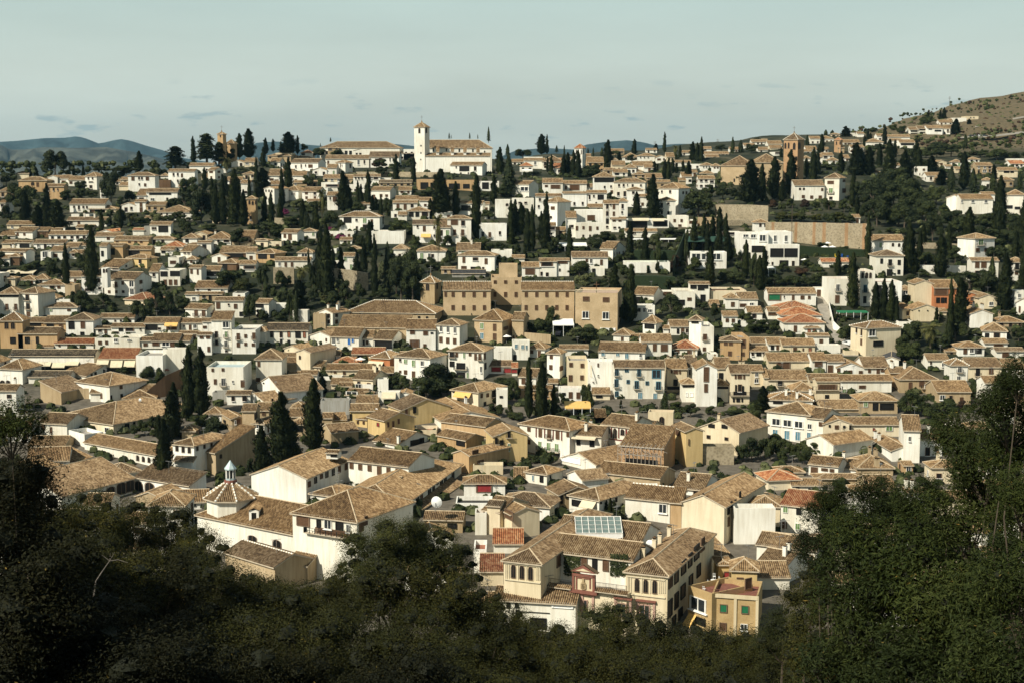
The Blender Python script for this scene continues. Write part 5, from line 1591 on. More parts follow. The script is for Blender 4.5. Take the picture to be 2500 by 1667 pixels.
TNAME = {'c': ('cypress', 'cypress tree'), 'C': ('cypress', 'cypress tree'), 'b': ('broadleaf_tree', 'tree'), 'o': ('olive_tree', 'tree'), 'r': ('russet_tree', 'tree'), 'y': ('lime_green_tree', 'tree'), 'l': ('dark_tree', 'tree'),
         'f': ('flowering_shrub', 'shrub'), 'd': ('cedar_tree', 'cedar'), 'k': ('conifer', 'conifer'), 'p': ('palm_tree', 'palm tree')}
TDESC = {'c': 'slender dark cypress', 'C': 'broad dark cypress', 'b': 'bushy green tree', 'o': 'grey-green loose tree', 'r': 'russet-leaved tree', 'y': 'yellow-green tree', 'l': 'very dark round tree', 'f': 'magenta flowering shrub',
         'd': 'spreading cedar', 'k': 'pointed conifer', 'p': 'palm with arching fronds'}
trees = []
def tree_px(kind, x, yt, yb, w):
    """native pixels"""
    D = depth_at(x, min(1540, yb)); a, b = ray(x, yb); a2, b2 = ray(x, yt)
    h = (b2 - b) * D; wd = w * D / F
    trees.append(dict(kind=kind, X=a * D, Y=D, z=CAMZ + b * D, h=h, w=wd, px=(x, (yt + yb) / 2), area=w * (yb - yt), lab=None, H=yb - yt))
VEGDATA = '''
@ 0 200 3.76
C 1280 635 820 68; c 675 755 865 26; c 765 770 865 30; c 280 795 870 32; c 330 780 875 44; c 1775 500 745 44; C 2200 475 700 70; C 2285 430 705 100; c 2075 530 760 36; c 2240 990 1300 60
C 235 990 1300 90; C 350 1130 1340 100; C 535 1090 1365 130; c 935 1170 1365 46; C 2050 850 1310 70; C 2160 800 1310 120; C 1985 940 1310 90; C 2235 1050 1325 80; c 1110 1150 1345 40; C 850 1330 1950 110; c 610 1480 1920 66; c 890 1560 1940 60; c 2290 860 1100 34
l 510 615 870 220; l 1020 800 1140 210; d 1610 580 805 280; d 1900 460 755 300; d 2010 540 765 190; l 2120 600 760 110; b 60 820 960 160; l 200 900 1245 280; b 1150 770 830 290; b 930 775 830 170; l 740 900 1010 130; l 1190 990 1110 120; l 620 990 1090 150; b 840 990 1080 130; b 1740 850 1100 190
l 1850 960 1300 210; l 1700 1000 1180 200; p 1210 1190 1330 130; p 2080 680 860 130; p 2300 1130 1300 100; b 1110 1160 1320 130; o 1430 1200 1310 150; b 1290 1240 1325 130; b 1550 1220 1290 110; l 2200 1340 1510 200; b 2010 1430 1490 90; b 1960 880 945 90; b 470 1090 1180 160
f 1720 1000 1040 50; l 1600 1060 1180 140; b 1640 1180 1290 140; l 1400 830 900 160; l 1480 790 880 120; b 820 1300 1370 100; l 1000 1240 1330 90; o 2230 780 840 120; b 2330 770 830 80; b 740 960 1080 120; l 420 1050 1120 120; l 60 1130 1290 130; b 1920 1300 1380 160; p 620 1270 1360 110; l 1780 1180 1300 160; l 2330 1300 1420 120; b 1330 1240 1320 100; b 2120 1250 1330 90
@ 625 200 3.76
c 90 515 665 44; c 157 525 640 34; C 300 460 670 130; c 382 492 665 34; c 230 548 650 30; b 440 560 650 70; k 685 510 548 26; k 592 560 590 14; k 2135 405 545 50; k 1773 465 520 26; k 1962 465 520 24; k 2036 480 520 16; k 1792 485 518 12
C 2240 600 850 70; k 2310 565 690 70; k 2320 660 1050 240; b 1132 695 800 150; r 1130 700 800 130; b 1290 730 800 120; b 1420 700 795 90; o 1500 720 795 80; o 1600 715 800 80; o 1710 650 800 160; b 570 595 700 150; b 740 608 690 120
c 5 690 960 40; c 240 790 1160 50; C 300 710 1060 80; C 60 790 1060 130; l 482 840 970 120; b 590 880 980 90; c 10 1000 1060 30; C 800 820 1190 96; c 850 950 1190 80; c 935 905 1150 34; c 965 940 1150 46; c 1030 810 1170 60; c 1070 1040 1180 50; c 1150 1040 1340 40; C 1700 800 1240 160; c 1835 915 1230 70; c 2022 850 1450 96; c 1100 1060 1180 40; c 1600 1070 1240 46
p 608 960 1320 100; p 1672 1180 1700 100; l 682 1160 1345 160; b 1320 1255 1420 240; b 550 1090 1180 160; o 400 1070 1180 160; b 480 1140 1200 160; f 245 1155 1235 120; b 780 1255 1360 90; b 2130 1160 1260 130; l 1600 990 1070 300; b 2050 1000 1090 200; b 2250 940 1060 120; b 120 1280 1420 300; l 1200 1040 1240 100; C 1060 1280 1440 60; l 950 1090 1200 140; b 330 1220 1340 180
C 600 1330 1940 90; C 650 1310 1990 110; l 940 1390 1540 150; c 1040 1270 1560 60; c 1090 1400 1990 60; k 1210 1440 1960 160; b 1760 1400 1520 100; l 1920 1410 1500 90; b 2100 1440 1540 200; l 2250 1460 1560 130; b 1460 1390 1520 90; l 1290 1560 1960 260; l 1400 1540 1960 260; f 770 1395 1450 110; f 680 1325 1365 50; b 500 1440 1500 100; l 350 1460 1500 90; b 250 1490 1600 200; c 485 1530 1760 26; c 785 1520 1900 70; c 930 1580 1900 80; c 2340 1080 1420 60; l 880 1500 1600 140
@ 1250 200 3.76
C 270 480 665 80; c 322 485 665 28; k 410 580 645 46; k 480 575 700 36; k 698 605 655 30; k 745 597 685 34; C 882 533 810 80; c 325 685 830 26; c 362 670 850 40; c 475 680 860 60; c 510 650 850 60; c 565 630 860 50; c 607 625 880 60; c 668 660 780 46; k 825 597 685 50; b 100 615 705 160; b 740 740 870 180; l 690 790 900 160; b 950 630 680 90
C 1322 570 645 40; b 1100 665 740 100; c 985 640 720 34; C 1660 550 740 60; c 1700 560 745 46; c 1738 505 745 40; p 1500 575 700 60; c 1543 582 700 30; b 1495 660 720 80; c 1405 715 890 46; c 1437 700 900 40; C 1620 730 930 60; c 1307 730 830 34; c 1335 750 830 20; c 1475 700 840 40; c 1510 750 840 30; c 1570 720 830 30; k 2025 495 670 70; b 1925 575 635 130; k 2100 525 660 90; b 2200 560 670 120; b 2250 510 530 60; p 870 740 815 90
C 1292 848 1260 110; l 1710 990 1235 300; b 1810 930 1060 120; b 1935 920 1080 150; o 1930 800 940 150; l 2040 960 1080 90; C 2190 715 1130 170; c 2295 750 1100 70; b 2175 1165 1270 120; C 1905 1150 1370 60; l 770 1065 1140 90; b 905 1010 1085 80
c 30 1080 1400 70; C 85 1110 1400 80; c 145 1170 1560 70; c 185 1130 1560 60; c 318 1025 1470 66; c 268 1190 1490 60; C 310 1180 1560 90; l 475 1385 1465 60; l 840 1360 1480 180; b 760 1410 1520 160; b 900 1390 1480 120; b 1470 1330 1420 200; b 1740 1310 1400 150; b 1560 1340 1420 90; l 1020 1390 1460 90; l 50 1480 1590 70; b 200 820 860 140; b 390 1400 1560 100; l 360 1440 1580 80; y 770 745 870 100; b 430 1480 1560 90; b 640 1500 1570 160; l 700 1180 1240 60; c 120 1480 1620 30
@ 1875 200 3.76
C 492 480 660 50; k 360 480 600 70; k 530 435 500 70; k 590 440 500 80; C 712 408 530 80; c 885 490 600 34; c 915 430 560 34; c 1070 400 580 44; b 1150 380 460 90; b 1230 400 485 110; b 1460 310 400 130; c 1465 270 390 36; c 1580 265 355 30; c 1615 235 350 40; c 1725 340 485 80; c 1845 340 400 40; b 1410 345 400 70; p 1370 485 560 80; b 600 500 560 60; b 960 420 470 100; c 940 470 560 30
C 55 690 1080 110; C 205 625 1060 100; C 415 600 1000 64; c 670 640 840 60; C 808 560 860 130; C 925 600 860 100; C 1110 530 870 100; c 1030 640 760 40; c 1355 540 820 70; c 1380 600 860 60; C 1250 640 980 120; C 1500 680 860 100; C 1795 640 990 84; C 1590 800 950 90; k 1680 760 1010 150; k 1880 780 1020 130; c 2070 760 900 50; k 2060 830 1010 120; C 2120 860 1430 110; k 2310 810 990 90; C 1840 1150 1560 110; c 2340 1050 1600 110; c 455 600 800 30; c 120 600 700 26
l 960 900 1180 260; l 1080 800 1060 260; l 1180 760 1000 240; l 1260 860 1140 280; l 1330 930 1200 260; l 1100 1000 1280 300; l 1250 1120 1340 260; l 1420 1080 1260 220; l 1560 1180 1340 220; l 1750 1250 1440 240; l 1900 1300 1480 220; l 2060 1340 1520 240; l 2260 1340 1520 220; l 1000 860 1100 230; l 1150 880 1150 280; l 1300 860 1150 260; l 1000 1060 1330 230; l 1200 1080 1330 250; l 1380 1000 1200 180; b 1540 950 1130 220; b 1450 1060 1280 200; l 1510 1250 1470 190; b 1700 1160 1360 230; l 2000 1180 1400 240; l 2230 1200 1500 240; b 1620 1120 1220 110; b 850 900 1090 150; l 900 1100 1280 140; b 700 1070 1200 110; b 560 1080 1180 120; r 330 1075 1170 120; b 210 1070 1160 110; b 440 1090 1180 90; y 130 1190 1280 160; y 250 1190 1280 160; b 320 1200 1290 130; y 440 1200 1290 120; b 560 1200 1300 130; y 660 1180 1290 150; b 760 1210 1300 90; r 40 1080 1170 100; b 130 1110 1190 70
b 1550 540 640 200; b 1680 560 680 180; b 1450 620 700 160; l 1300 600 720 160; b 1910 550 605 80; b 1950 620 700 200; b 2100 600 720 200; b 2200 560 620 70; l 1400 700 820 140; l 1550 600 700 140; b 2250 640 720 160; b 1800 640 720 120; l 1020 560 640 120; l 800 760 860 160; b 400 740 800 150; b 540 750 810 130; l 1700 1370 1480 160; l 2100 1500 1650 200; l 1400 1330 1400 120; b 1120 1330 1400 100; b 1260 1340 1400 120; b 2170 750 820 80; l 1600 790 850 80; l 700 1500 1560 120; b 500 1470 1530 110; b 1440 1560 1640 90
@ 0 550 3.76
l 440 390 495 60; b 480 320 480 120; b 330 320 420 150; b 560 390 460 100; b 600 340 400 80; l 700 590 770 110; b 770 570 800 160; l 800 650 800 170; l 950 620 760 160; l 1310 670 880 210; l 1440 570 830 170; k 1460 560 800 150; l 1560 600 830 130; l 1680 640 780 160; b 1490 500 590 70; b 2100 400 600 250; y 2230 480 620 230; l 2050 470 580 150; l 2290 610 880 120; b 1350 1270 1430 140; b 1460 1300 1450 110; b 1590 1290 1340 70; b 1140 1280 1370 130; l 1110 1340 1410 90; l 1370 1410 1470 160; b 1720 350 400 60; b 990 310 360 90; b 1650 1050 1120 120; r 560 960 1020 90; b 1480 380 430 60; f 1930 760 840 70; l 1040 700 790 90; b 250 350 440 150; l 1800 330 430 70; b 1830 340 420 60; l 170 430 500 70; p 2010 610 690 60
@ 625 550 3.76
k 90 470 690 100; b 60 330 600 130; l 250 590 740 120; C 400 500 780 130; l 330 620 830 130; k 370 580 900 90; p 420 370 560 150; b 230 390 580 110; b 500 600 700 100; l 540 540 700 90; b 830 500 720 140; l 950 520 700 110; o 760 480 620 100; b 700 600 740 160; p 620 640 720 90; b 860 680 780 140; o 1200 300 560 170; l 1330 300 690 260; l 1440 330 700 240; l 1180 560 700 160; k 1460 180 460 110; b 1600 290 400 120; l 1780 220 370 130; b 1640 340 420 90; l 2250 280 400 130; b 2340 290 360 80
l 60 770 890 120; l 220 780 910 150; r 40 760 870 90; l 310 600 880 60; b 150 560 680 100; l 620 500 600 110; o 1380 1070 1150 100; l 1660 1250 1570 380; l 1560 1360 1600 250; l 1760 1330 1560 230; b 1360 1390 1510 110; b 1260 1360 1490 110; c 540 1400 1640 60; C 610 1400 1540 80; b 600 1355 1420 34; b 690 1360 1420 40; b 820 1110 1160 70; b 1210 1420 1500 60; l 2290 1390 1470 220; o 1310 1330 1400 90; b 60 1020 1090 60; b 1000 180 300 120; l 700 560 640 100
@ 1250 550 3.76
C 1090 370 900 90; b 1060 350 500 150; C 1050 520 900 70; l 1000 700 900 80; b 620 310 460 200; b 560 380 460 120; l 980 260 360 110; l 1080 240 320 120; b 1200 450 520 100; o 890 430 490 130; l 1340 330 450 60; c 1250 370 440 28; b 1450 150 230 60; r 1500 270 430 120; y 1510 200 300 80; b 1670 290 420 150; l 1600 440 495 110; b 1730 430 490 120; l 1790 440 500 70; b 2050 410 540 200; l 1970 410 500 70; l 2080 340 400 90; l 2110 240 330 90; l 2160 240 330 80; b 2250 450 540 180; b 1240 580 590 20
b 360 740 950 140; b 250 850 990 150; b 160 870 980 120; b 300 860 990 180; l 680 920 1080 220; o 600 930 1060 190; b 730 930 1080 160; l 1180 880 920 70; l 1200 640 730 90; b 1860 700 880 100; l 1850 720 800 90; b 2250 850 980 240; b 2150 790 900 120; l 2300 870 980 140; b 1750 700 780 100; c 155 1210 1770 76; C 270 1240 1780 110; c 385 1460 1760 60; b 470 1400 1420 70; l 20 1400 1600 120; b 680 1440 1650 110; b 450 1530 1650 100; C 2300 1470 1720 110; b 1560 460 480 40; b 1430 1400 1470 70; b 1530 1450 1490 60; k 1400 1520 1700 140; b 1520 1610 1700 180; b 1640 1620 1760 140; b 1830 1650 1740 120; b 2050 1680 1750 200; b 2240 1680 1830 150; b 40 1700 1780 180; b 1550 1660 1720 120; l 20 1500 1600 60; l 1340 480 560 260; b 1450 470 590 120; c 1440 330 400 30
@ 1875 550 3.76
C 1290 -40 440 110; c 1345 260 450 90; C 1580 80 480 110; c 915 -100 310 60; c 775 250 770 100; C 985 520 860 80; C 1060 490 870 76; C 1130 500 880 76; c 1178 650 890 44; c 1665 490 1090 60; C 1760 480 930 130; k 2050 270 580 150; C 2170 250 780 120; c 1005 280 440 24; c 1545 750 900 40; c 2335 120 580 70; l 2280 500 600 90; b 1430 390 480 110; l 1320 450 510 130; b 1450 230 370 150; l 1720 200 350 170; l 1860 330 430 110; l 1850 420 600 300; b 1700 420 500 160; l 2000 400 620 220; b 1700 500 620 120; l 2280 340 420 40
b 720 905 1080 130; l 740 830 870 90; l 640 810 880 80; p 1490 880 1150 240; b 1340 860 1120 200; l 1180 930 1150 220; b 1300 1060 1240 230; l 1420 1120 1250 200; b 1240 1000 1180 160; l 1230 1120 1230 180; b 1720 870 1060 210; o 1900 940 1010 150; b 1600 1000 1150 160; l 60 860 1010 110; b 330 980 1040 100; l 720 360 420 120; b 430 350 400 120; l 430 450 560 110; b 60 440 560 170; l 250 460 560 160; b 180 450 550 120; l 370 460 560 120; l 500 420 510 110; r 300 380 460 150; b 420 480 560 110; b 1400 610 690 110; b 1280 640 700 100; l 2300 920 1070 140; b 2320 1060 1110 120; b 1150 410 460 60; b 1050 410 460 60; b 580 1030 1090 60; b 1900 1420 1560 130; l 2200 780 870 200; b 1310 1500 1760 220; l 1400 1520 1700 140; b 1620 1610 1720 260; r 1780 1600 1700 120; b 1500 1620 1730 140
@ 0 900 3.76
l 1330 450 610 150; l 1430 400 600 120; b 1240 500 620 110; l 2180 560 640 90; C 1740 -210 450 110; C 1850 -200 440 140; c 1600 120 560 110; C 1580 200 640 150; c 1460 430 640 60; C 1510 450 1090 150; l 1960 430 630 250; b 1850 400 560 160; l 1700 330 480 90; b 2300 800 1000 90; b 1420 540 620 90
@ 625 900 3.76
C 60 520 1060 150; C 240 210 880 200; C 300 440 860 200; C 535 90 760 160; c 610 60 220 60; b 940 1010 1080 170; l 20 1500 1540 40; b 2200 310 440 150; l 2330 320 440 80; b 1640 60 250 300; b 2250 820 880 180; l 2330 840 880 120; b 800 470 500 40
@ 1250 900 3.76
b 360 750 890 120; b 180 780 860 150; b 120 800 870 90; b 490 370 450 130; b 690 390 470 110; b 600 420 470 90; b 700 180 400 110; c 1000 280 360 26; l 2200 620 850 200; b 2120 660 850 150; b 2230 370 500 140; l 2320 620 820 160; c 865 1200 1380 40; c 900 1180 1390 50; c 935 1200 1390 46; l 920 1280 1400 200; c 1600 1330 1440 34; b 1810 1440 1500 30; b 660 660 690 40; b 280 440 520 120; l 420 400 470 80; b 1640 830 850 20; b 2060 820 870 60
@ 1875 900 3.76
b 90 600 830 160; l 20 640 850 120; b 230 640 860 170; b 330 700 880 120; b 430 670 780 160; l 130 720 860 120; l 1290 210 420 180; b 1650 290 400 200; b 1450 330 450 180
'''
def parse_veg():
    ox = oy = 0; sc = 1
    for ln in VEGDATA.strip().split('\n'):
        if ln[0] == '@': ox, oy, sc = map(float, ln[1:].split()); continue
        for t in ln.split(';'):
            q = t.split()
            if len(q) < 5: continue
            x, yt, yb, w = map(float, q[1:5])
            tree_px(q[0], x / sc + ox, yt / sc + oy, yb / sc + oy, w / sc)
# ------------------------------------------------------------------ run the tables
for block in (LANDB, LANDC, HOUSES, HOUSES2):
    for ln in block.split('\n'): build_line(ln)
parse_veg()
def find(text):
    return next(t for t in things if t.label and text in t.label)
def world_px(P):
    X, Y, Z = P; Z -= CAMZ
    k = Y * CP - Z * SP; v = (Y * SP + Z * CP)
    return CX + F * X / k, CY - F * v / k
def attach(th, name, mb, world=True):
    """mb in world coordinates -> part of th"""
    L0, a0 = th.M
    mb.xf(Matrix.Rotation(-a0, 4, 'Z') @ Matrix.Translation(-Vector(L0)))
    th.put(name, mb); return mb
def at(x, y, D):
    a, b = ray(x, y); return Vector((a * D, D, CAMZ + b * D))
# octagonal drum and lantern on the nave church
ch = find('octagonal drum')
def t3(x, y): return x / 3.76, 900 + y / 3.76
D0 = ch.wings[0].D + 1
cx_, cy_ = t3(2120, 1165); c = at(cx_, cy_, D0)
r8 = 262 / 3.76 * D0 / F
drum = MB(); pts = []
for i in range(8):
    a = math.pi / 8 + i * math.pi / 4; pts.append(Vector((c.x + .86 * r8 * math.cos(a), c.y + .86 * r8 * math.sin(a), 0)))
zd = c.z; 
for i in range(8):
    p, q = pts[i], pts[(i + 1) % 8]; drum.face([(p.x, p.y, zd - 10), (q.x, q.y, zd - 10), (q.x, q.y, zd + .3), (p.x, p.y, zd + .3)], 'w')
attach(ch, 'drum', drum)
rf = MB(); hr = 2.9; k_ = .14
for i in range(8):
    a = math.pi / 8 + i * math.pi / 4; b = a + math.pi / 4
    P = [Vector((c.x + r8 * math.cos(a), c.y + r8 * math.sin(a), zd)), Vector((c.x + r8 * math.cos(b), c.y + r8 * math.sin(b), zd)),
         Vector((c.x + k_ * r8 * math.cos(b), c.y + k_ * r8 * math.sin(b), zd + hr)), Vector((c.x + k_ * r8 * math.cos(a), c.y + k_ * r8 * math.sin(a), zd + hr))]
    roof_plane(rf, P, 'T'); rcap(rf, P[0], P[3], 'cap', .16, True)
    rf.face([(p[0], p[1], p[2] - .25) for p in P[:2]] + [tuple(p) for p in P[:2]][::-1], 'fascia')
attach(ch, 'drum_roof', rf)
ln_ = MB(); z0 = zd + hr - .2; rl = .95
ln_.cyl((c.x, c.y), 1.25, 1.2, z0, z0 + .5, 12, 'redp'); ln_.cyl((c.x, c.y), rl, rl, z0 + .5, z0 + .85, 8, 'zinc')
ln_.cyl((c.x, c.y), rl * .85, rl * .85, z0 + .8, z0 + 2.5, 8, 'glass')
for i in range(8):
    a = i * math.pi / 4; x, y = c.x + rl * .9 * math.cos(a), c.y + rl * .9 * math.sin(a); ln_.bar((x, y, z0 + .8), (x, y, z0 + 2.55), .11, 'framew')
ln_.cyl((c.x, c.y), rl * 1.2, rl * 1.2, z0 + 2.5, z0 + 2.7, 8, 'zinc'); ln_.cyl((c.x, c.y), rl * 1.25, .02, z0 + 2.7, z0 + 4.3, 8, 'zinc', False)
attach(ch, 'lantern', ln_)
# chimney-like dormer of the nave church
dm = MB(); p = at(400 + 690 / 3.136, 1200 + 215 / 3.136, D0 - 8); dm.box(p.x - .9, p.x + .9, p.y, p.y + 5, p.z - .6, p.z + 1.9, 'w')
dm.face([(p.x - .45, p.y - .02, p.z - .1), (p.x + .45, p.y - .02, p.z - .1), (p.x + .45, p.y - .02, p.z + 1.4), (p.x - .45, p.y - .02, p.z + 1.4)], 'dark')
roof_plane(dm, [(p.x - 1.1, p.y + 5, p.z + 1.85), (p.x - 1.1, p.y - .3, p.z + 1.85), (p.x, p.y - .3, p.z + 2.35), (p.x, p.y + 5, p.z + 2.35)], 'T')
roof_plane(dm, [(p.x + 1.1, p.y - .3, p.z + 1.85), (p.x + 1.1, p.y + 5, p.z + 1.85), (p.x, p.y + 5, p.z + 2.35), (p.x, p.y - .3, p.z + 2.35)], 'T')
attach(ch, 'dormer', dm)
# palace: pediment, ivy, skylight, pillars, railing
pal = find('red-framed crested gable')
fw = pal.wings[4]; pw = pal.wings[0]
SC4 = 3.136
def p4(x, y): return 1150 + x / SC4, 1200 + y / SC4
def onface(w, x, y, off=0.0):
    a, b = ray(*p4(x, y)); dr = Vector((a, 1, b)); P3 = Vector((w.A.x, w.A.y, CAMZ)) - w.ey * off
    t_ = (P3 - Vector((0, 0, CAMZ))).dot(-w.ey) / dr.dot(-w.ey); return Vector((0, 0, CAMZ)) + dr * t_
pd = MB(); ex = fw.ex; ey = fw.ey
def quad_on(mb, w, x0, y0, x1, y1, th, mat):
    """box standing proud of a facade between two pixels (upper left, lower right)"""
    a = onface(w, x0, y1, th); b = onface(w, x1, y1, th); h = onface(w, x0, y0, th).z - a.z
    b.z = a.z
    back = w.ey * (th + .05)
    P = [a, b, b + back, a + back]; T_ = [p + Vector((0, 0, h)) for p in P]
    for i in range(4): j = (i + 1) % 4; mb.face([P[i], P[j], T_[j], T_[i]], mat)
    mb.face(T_, mat)
quad_on(pd, fw, 772, 625, 946, 760, .35, 'c')
for q in ((772, 628, 790, 760), (928, 640, 946, 770), (772, 622, 946, 640)): quad_on(pd, fw, *q, .5, 'redp')
for q in ((800, 655, 812, 740), (905, 660, 915, 740), (800, 648, 915, 658)): quad_on(pd, fw, *q, .45, 'redp')
quad_on(pd, fw, 752, 742, 962, 766, .7, 'redp')
for i in range(12): quad_on(pd, fw, 775 + i * 15, 770, 782 + i * 15, 778, .5, 'redp')
for q in ((838, 700, 878, 740), (845, 690, 870, 746), (850, 662, 866, 692)): quad_on(pd, fw, *q, .55, 't')
L_, R_, T_ = onface(fw, 762, 612, .6), onface(fw, 958, 622, .6), onface(fw, 858, 560, .6)
L_.z = R_.z = (L_.z + R_.z) / 2
for inset, mat, off in ((0, 'redp', 0), (.55, 'c', .06)):
    l = L_ + ex * inset * 1.6 + Vector((0, 0, inset * .4)) - ey * off; r = R_ - ex * inset * 1.6 + Vector((0, 0, inset * .4)) - ey * off; t = T_ - Vector((0, 0, inset)) - ey * off
    pd.face([l, r, t], mat)
bk = ey * 1.1
pd.face([L_ - ex * .2, T_ + Vector((0, 0, .15)), T_ + Vector((0, 0, .15)) + bk, L_ - ex * .2 + bk], 'T'); pd.face([T_ + Vector((0, 0, .15)), R_ + ex * .2, R_ + ex * .2 + bk, T_ + Vector((0, 0, .15)) + bk], 'T')
pd.face([L_ + bk, R_ + bk, T_ + bk], 'c'); pd.face([L_, R_, R_ + bk, L_ + bk], 'c')
attach(pal, 'pediment', pd)
def railing(w, x0, y0, x1, y1, h=1.0, mat='black'):
    m = MB(); a = onface(w, x0, y0, .05); b = onface(w, x1, y1, .05); b.z = a.z; n = max(2, int((b - a).length / .22))
    for i in range(n + 1):
        p = a.lerp(b, i / n); m.bar(p, p + Vector((0, 0, h)), .022 if i % 8 else .05, mat)
    m.bar(a + Vector((0, 0, h)), b + Vector((0, 0, h)), .035, mat); m.bar(a + Vector((0, 0, .1)), b + Vector((0, 0, .1)), .02, mat)
    return m
attach(pal, 'railing', railing(fw, 535, 695, 765, 720)); attach(pal, 'railing', railing(fw, 955, 735, 1190, 760))
eav = MB()
for x0, y0, x1, y1 in ((525, 700, 762, 725), (946, 745, 1195, 772)):
    eav = MB()
    a = onface(fw, x0, y0 + 14, .9); b = onface(fw, x1, y1 + 14, .9); b.z = a.z
    roof_plane(eav, [a, b, b + ey * .95 + Vector((0, 0, .45)), a + ey * .95 + Vector((0, 0, .45))], 'T')
    eav.face([a - Vector((0, 0, .15)), b - Vector((0, 0, .15)), b, a], 'fascia'); attach(pal, 'eaves_roof', eav)

for x0, x1, y in ((1090, 1230, 815), (1260, 1412, 835), (835, 945, 785)):
    m = MB(); w = fw if x1 < 1240 else pw
    quad_on(m, w, x0, y - 12, x1, y, .5, 'redp')
    quad_on(m, w, x0 + 4, y, x0 + 22, y + 150, .2, 'pink'); quad_on(m, w, x1 - 22, y, x1 - 4, y + 150, .2, 'pink')
    attach(pal, 'window_surround', m)
for w, xs in ((pw, (1198, 1208, 1222, 1440, 1455, 1470, 1485, 1305, 1371)), (pal.wings[1], (262, 275, 290, 500, 512, 524, 358, 423))):
    m = MB()
    for x in xs: 
        yy = 645 if w is pw else 545
        quad_on(m, w, x - 3, yy, x + 3, yy + 130, .12, 'awnc')
    for yb_ in ((640, 775) if w is pw else (540, 665)): quad_on(m, w, 1190 if w is pw else 255, yb_, 1485 if w is pw else 530, yb_ + 8, .2, 'awnc')
    attach(pal, 'pilasters', m)
iv = MB(); rs_ = random.Random(3); bw = pal.wings[2]
for x0, x1 in ((712, 835), (1066, 1200), (560, 610)):
    for _ in range(900):
        p = onface(bw, rs_.uniform(x0, x1), rs_.uniform(475, 640), rs_.uniform(.05, .4)); leafquad(iv, p, -bw.ey + Vector((rs_.uniform(-.6, .6), 0, rs_.uniform(-.2, .7))), rs_.uniform(.1, .22), 'leaf', rs_)
attach(pal, 'ivy', iv)
sk = MB(); SD = pal.wings[3].D - 1.5; a = at(*p4(805, 318), SD - 3); b = at(*p4(1160, 352), SD - 3); b.z = a.z; e = (b - a).normalized(); nn = Vector((-e.y, e.x, 0)); up = nn * 5.5 + Vector((0, 0, 1.6)); b = a + e * (b - a).length
sk.face([a, b, b + up, a + up], 'glassg')
for i in range(8):
    p = a.lerp(b, i / 7) + Vector((0, 0, .06)); sk.bar(p, p + up, .09, 'framew')
for k in (0, .25, .5, .75, 1): sk.bar(a + up * k + Vector((0, 0, .06)), b + up * k + Vector((0, 0, .06)), .1 if k in (0, 1) else .04, 'framew')
for p in (a, b): sk.bar(p, p - Vector((0, 0, 1.6)), .12, 'framew')
sk.face([a - Vector((0, 0, 1.5)), b - Vector((0, 0, 1.5)), b, a], 'white')
attach(pal, 'skylight', sk)
DISH = {}
def dish(th, x, y, sc, D):
    if 'm' not in DISH: DISH['m'] = dish_mb().mesh('satellite_dish')
    p = at(x, y, D); L0, a0 = th.M
    th.put('satellite_dish', DISH['m'], Matrix.Rotation(-a0, 4, 'Z') @ (p - Vector(L0)), -a0 + R(160), (sc, sc, sc))
dish(pal, *p4(1370, 400), .75, bw.D + 3)
dish(find('red-shuttered window'), 625 + 1655 / 3.76, 900 + 1222 / 3.76, 1.15, 283)
for txt, X, Y, s in (('yellow house with brick patch', 625 + 1105 / 3.76, 900 + 378 / 3.76, .5), ('L-shaped cream', 1285 / 3.76, 900 + 285 / 3.76, .45)):
    t_ = find(txt); dish(t_, X, Y, s, t_.wings[0].D + 6)
# brick block: cross and balustrade
bb = find('roof cross'); w = bb.wings[0]
cr = MB(); p = w.A + w.ex * w.W * .5 + w.ey * .3; p.z = w.ze
cr.bar(p, p + Vector((0, 0, 3.6)), .12, 'wood'); cr.bar(p + Vector((0, 0, 2.6)) - w.ex * .9, p + Vector((0, 0, 2.6)) + w.ex * .9, .12, 'wood'); attach(bb, 'cross', cr)
bal = MB()
for i in range(40):
    p = w.A + w.ex * w.W * i / 39; p.z = w.ze; bal.bar(p, p + Vector((0, 0, .8)), .07, 'awnc')
a = w.A.copy(); a.z = w.ze + .85; bal.bar(a, a + w.ex * w.W, .12, 'awnc'); attach(bb, 'balustrade', bal)
# church tower crosses
for txt in ('hilltop church', 'tall square brick bell tower', 'small ochre church', 'square tan bell tower'):
    t_ = find(txt); w = t_.wings[0]; p = w.A + w.ex * w.W / 2 + w.ey * w.d / 2; p.z = w.zr
    m = MB(); m.cyl((p.x, p.y), .5, .1, p.z - .3, p.z + .9, 8, 'T'); m.bar(p, p + Vector((0, 0, 3.4)), .09, 'metal'); m.bar(p + Vector((-.7, 0, 2.6)), p + Vector((.7, 0, 2.6)), .08, 'metal'); attach(t_, 'cross', m)
# yellow apartment house roof terrace railing
ap = find('green roller blinds'); fwz = ap.wings[0]
attach(ap, 'railing', railing(fwz, 1845, 765, 2195, 790, .5, 'redp'))
pil = MB()
for x in (1855, 2018, 2185): quad_on(pil, fwz, x - 11, 800, x + 11, 1120, .2, 'c')
quad_on(pil, fwz, 1845, 778, 2195, 805, .25, 'c'); attach(ap, 'pilasters', pil)
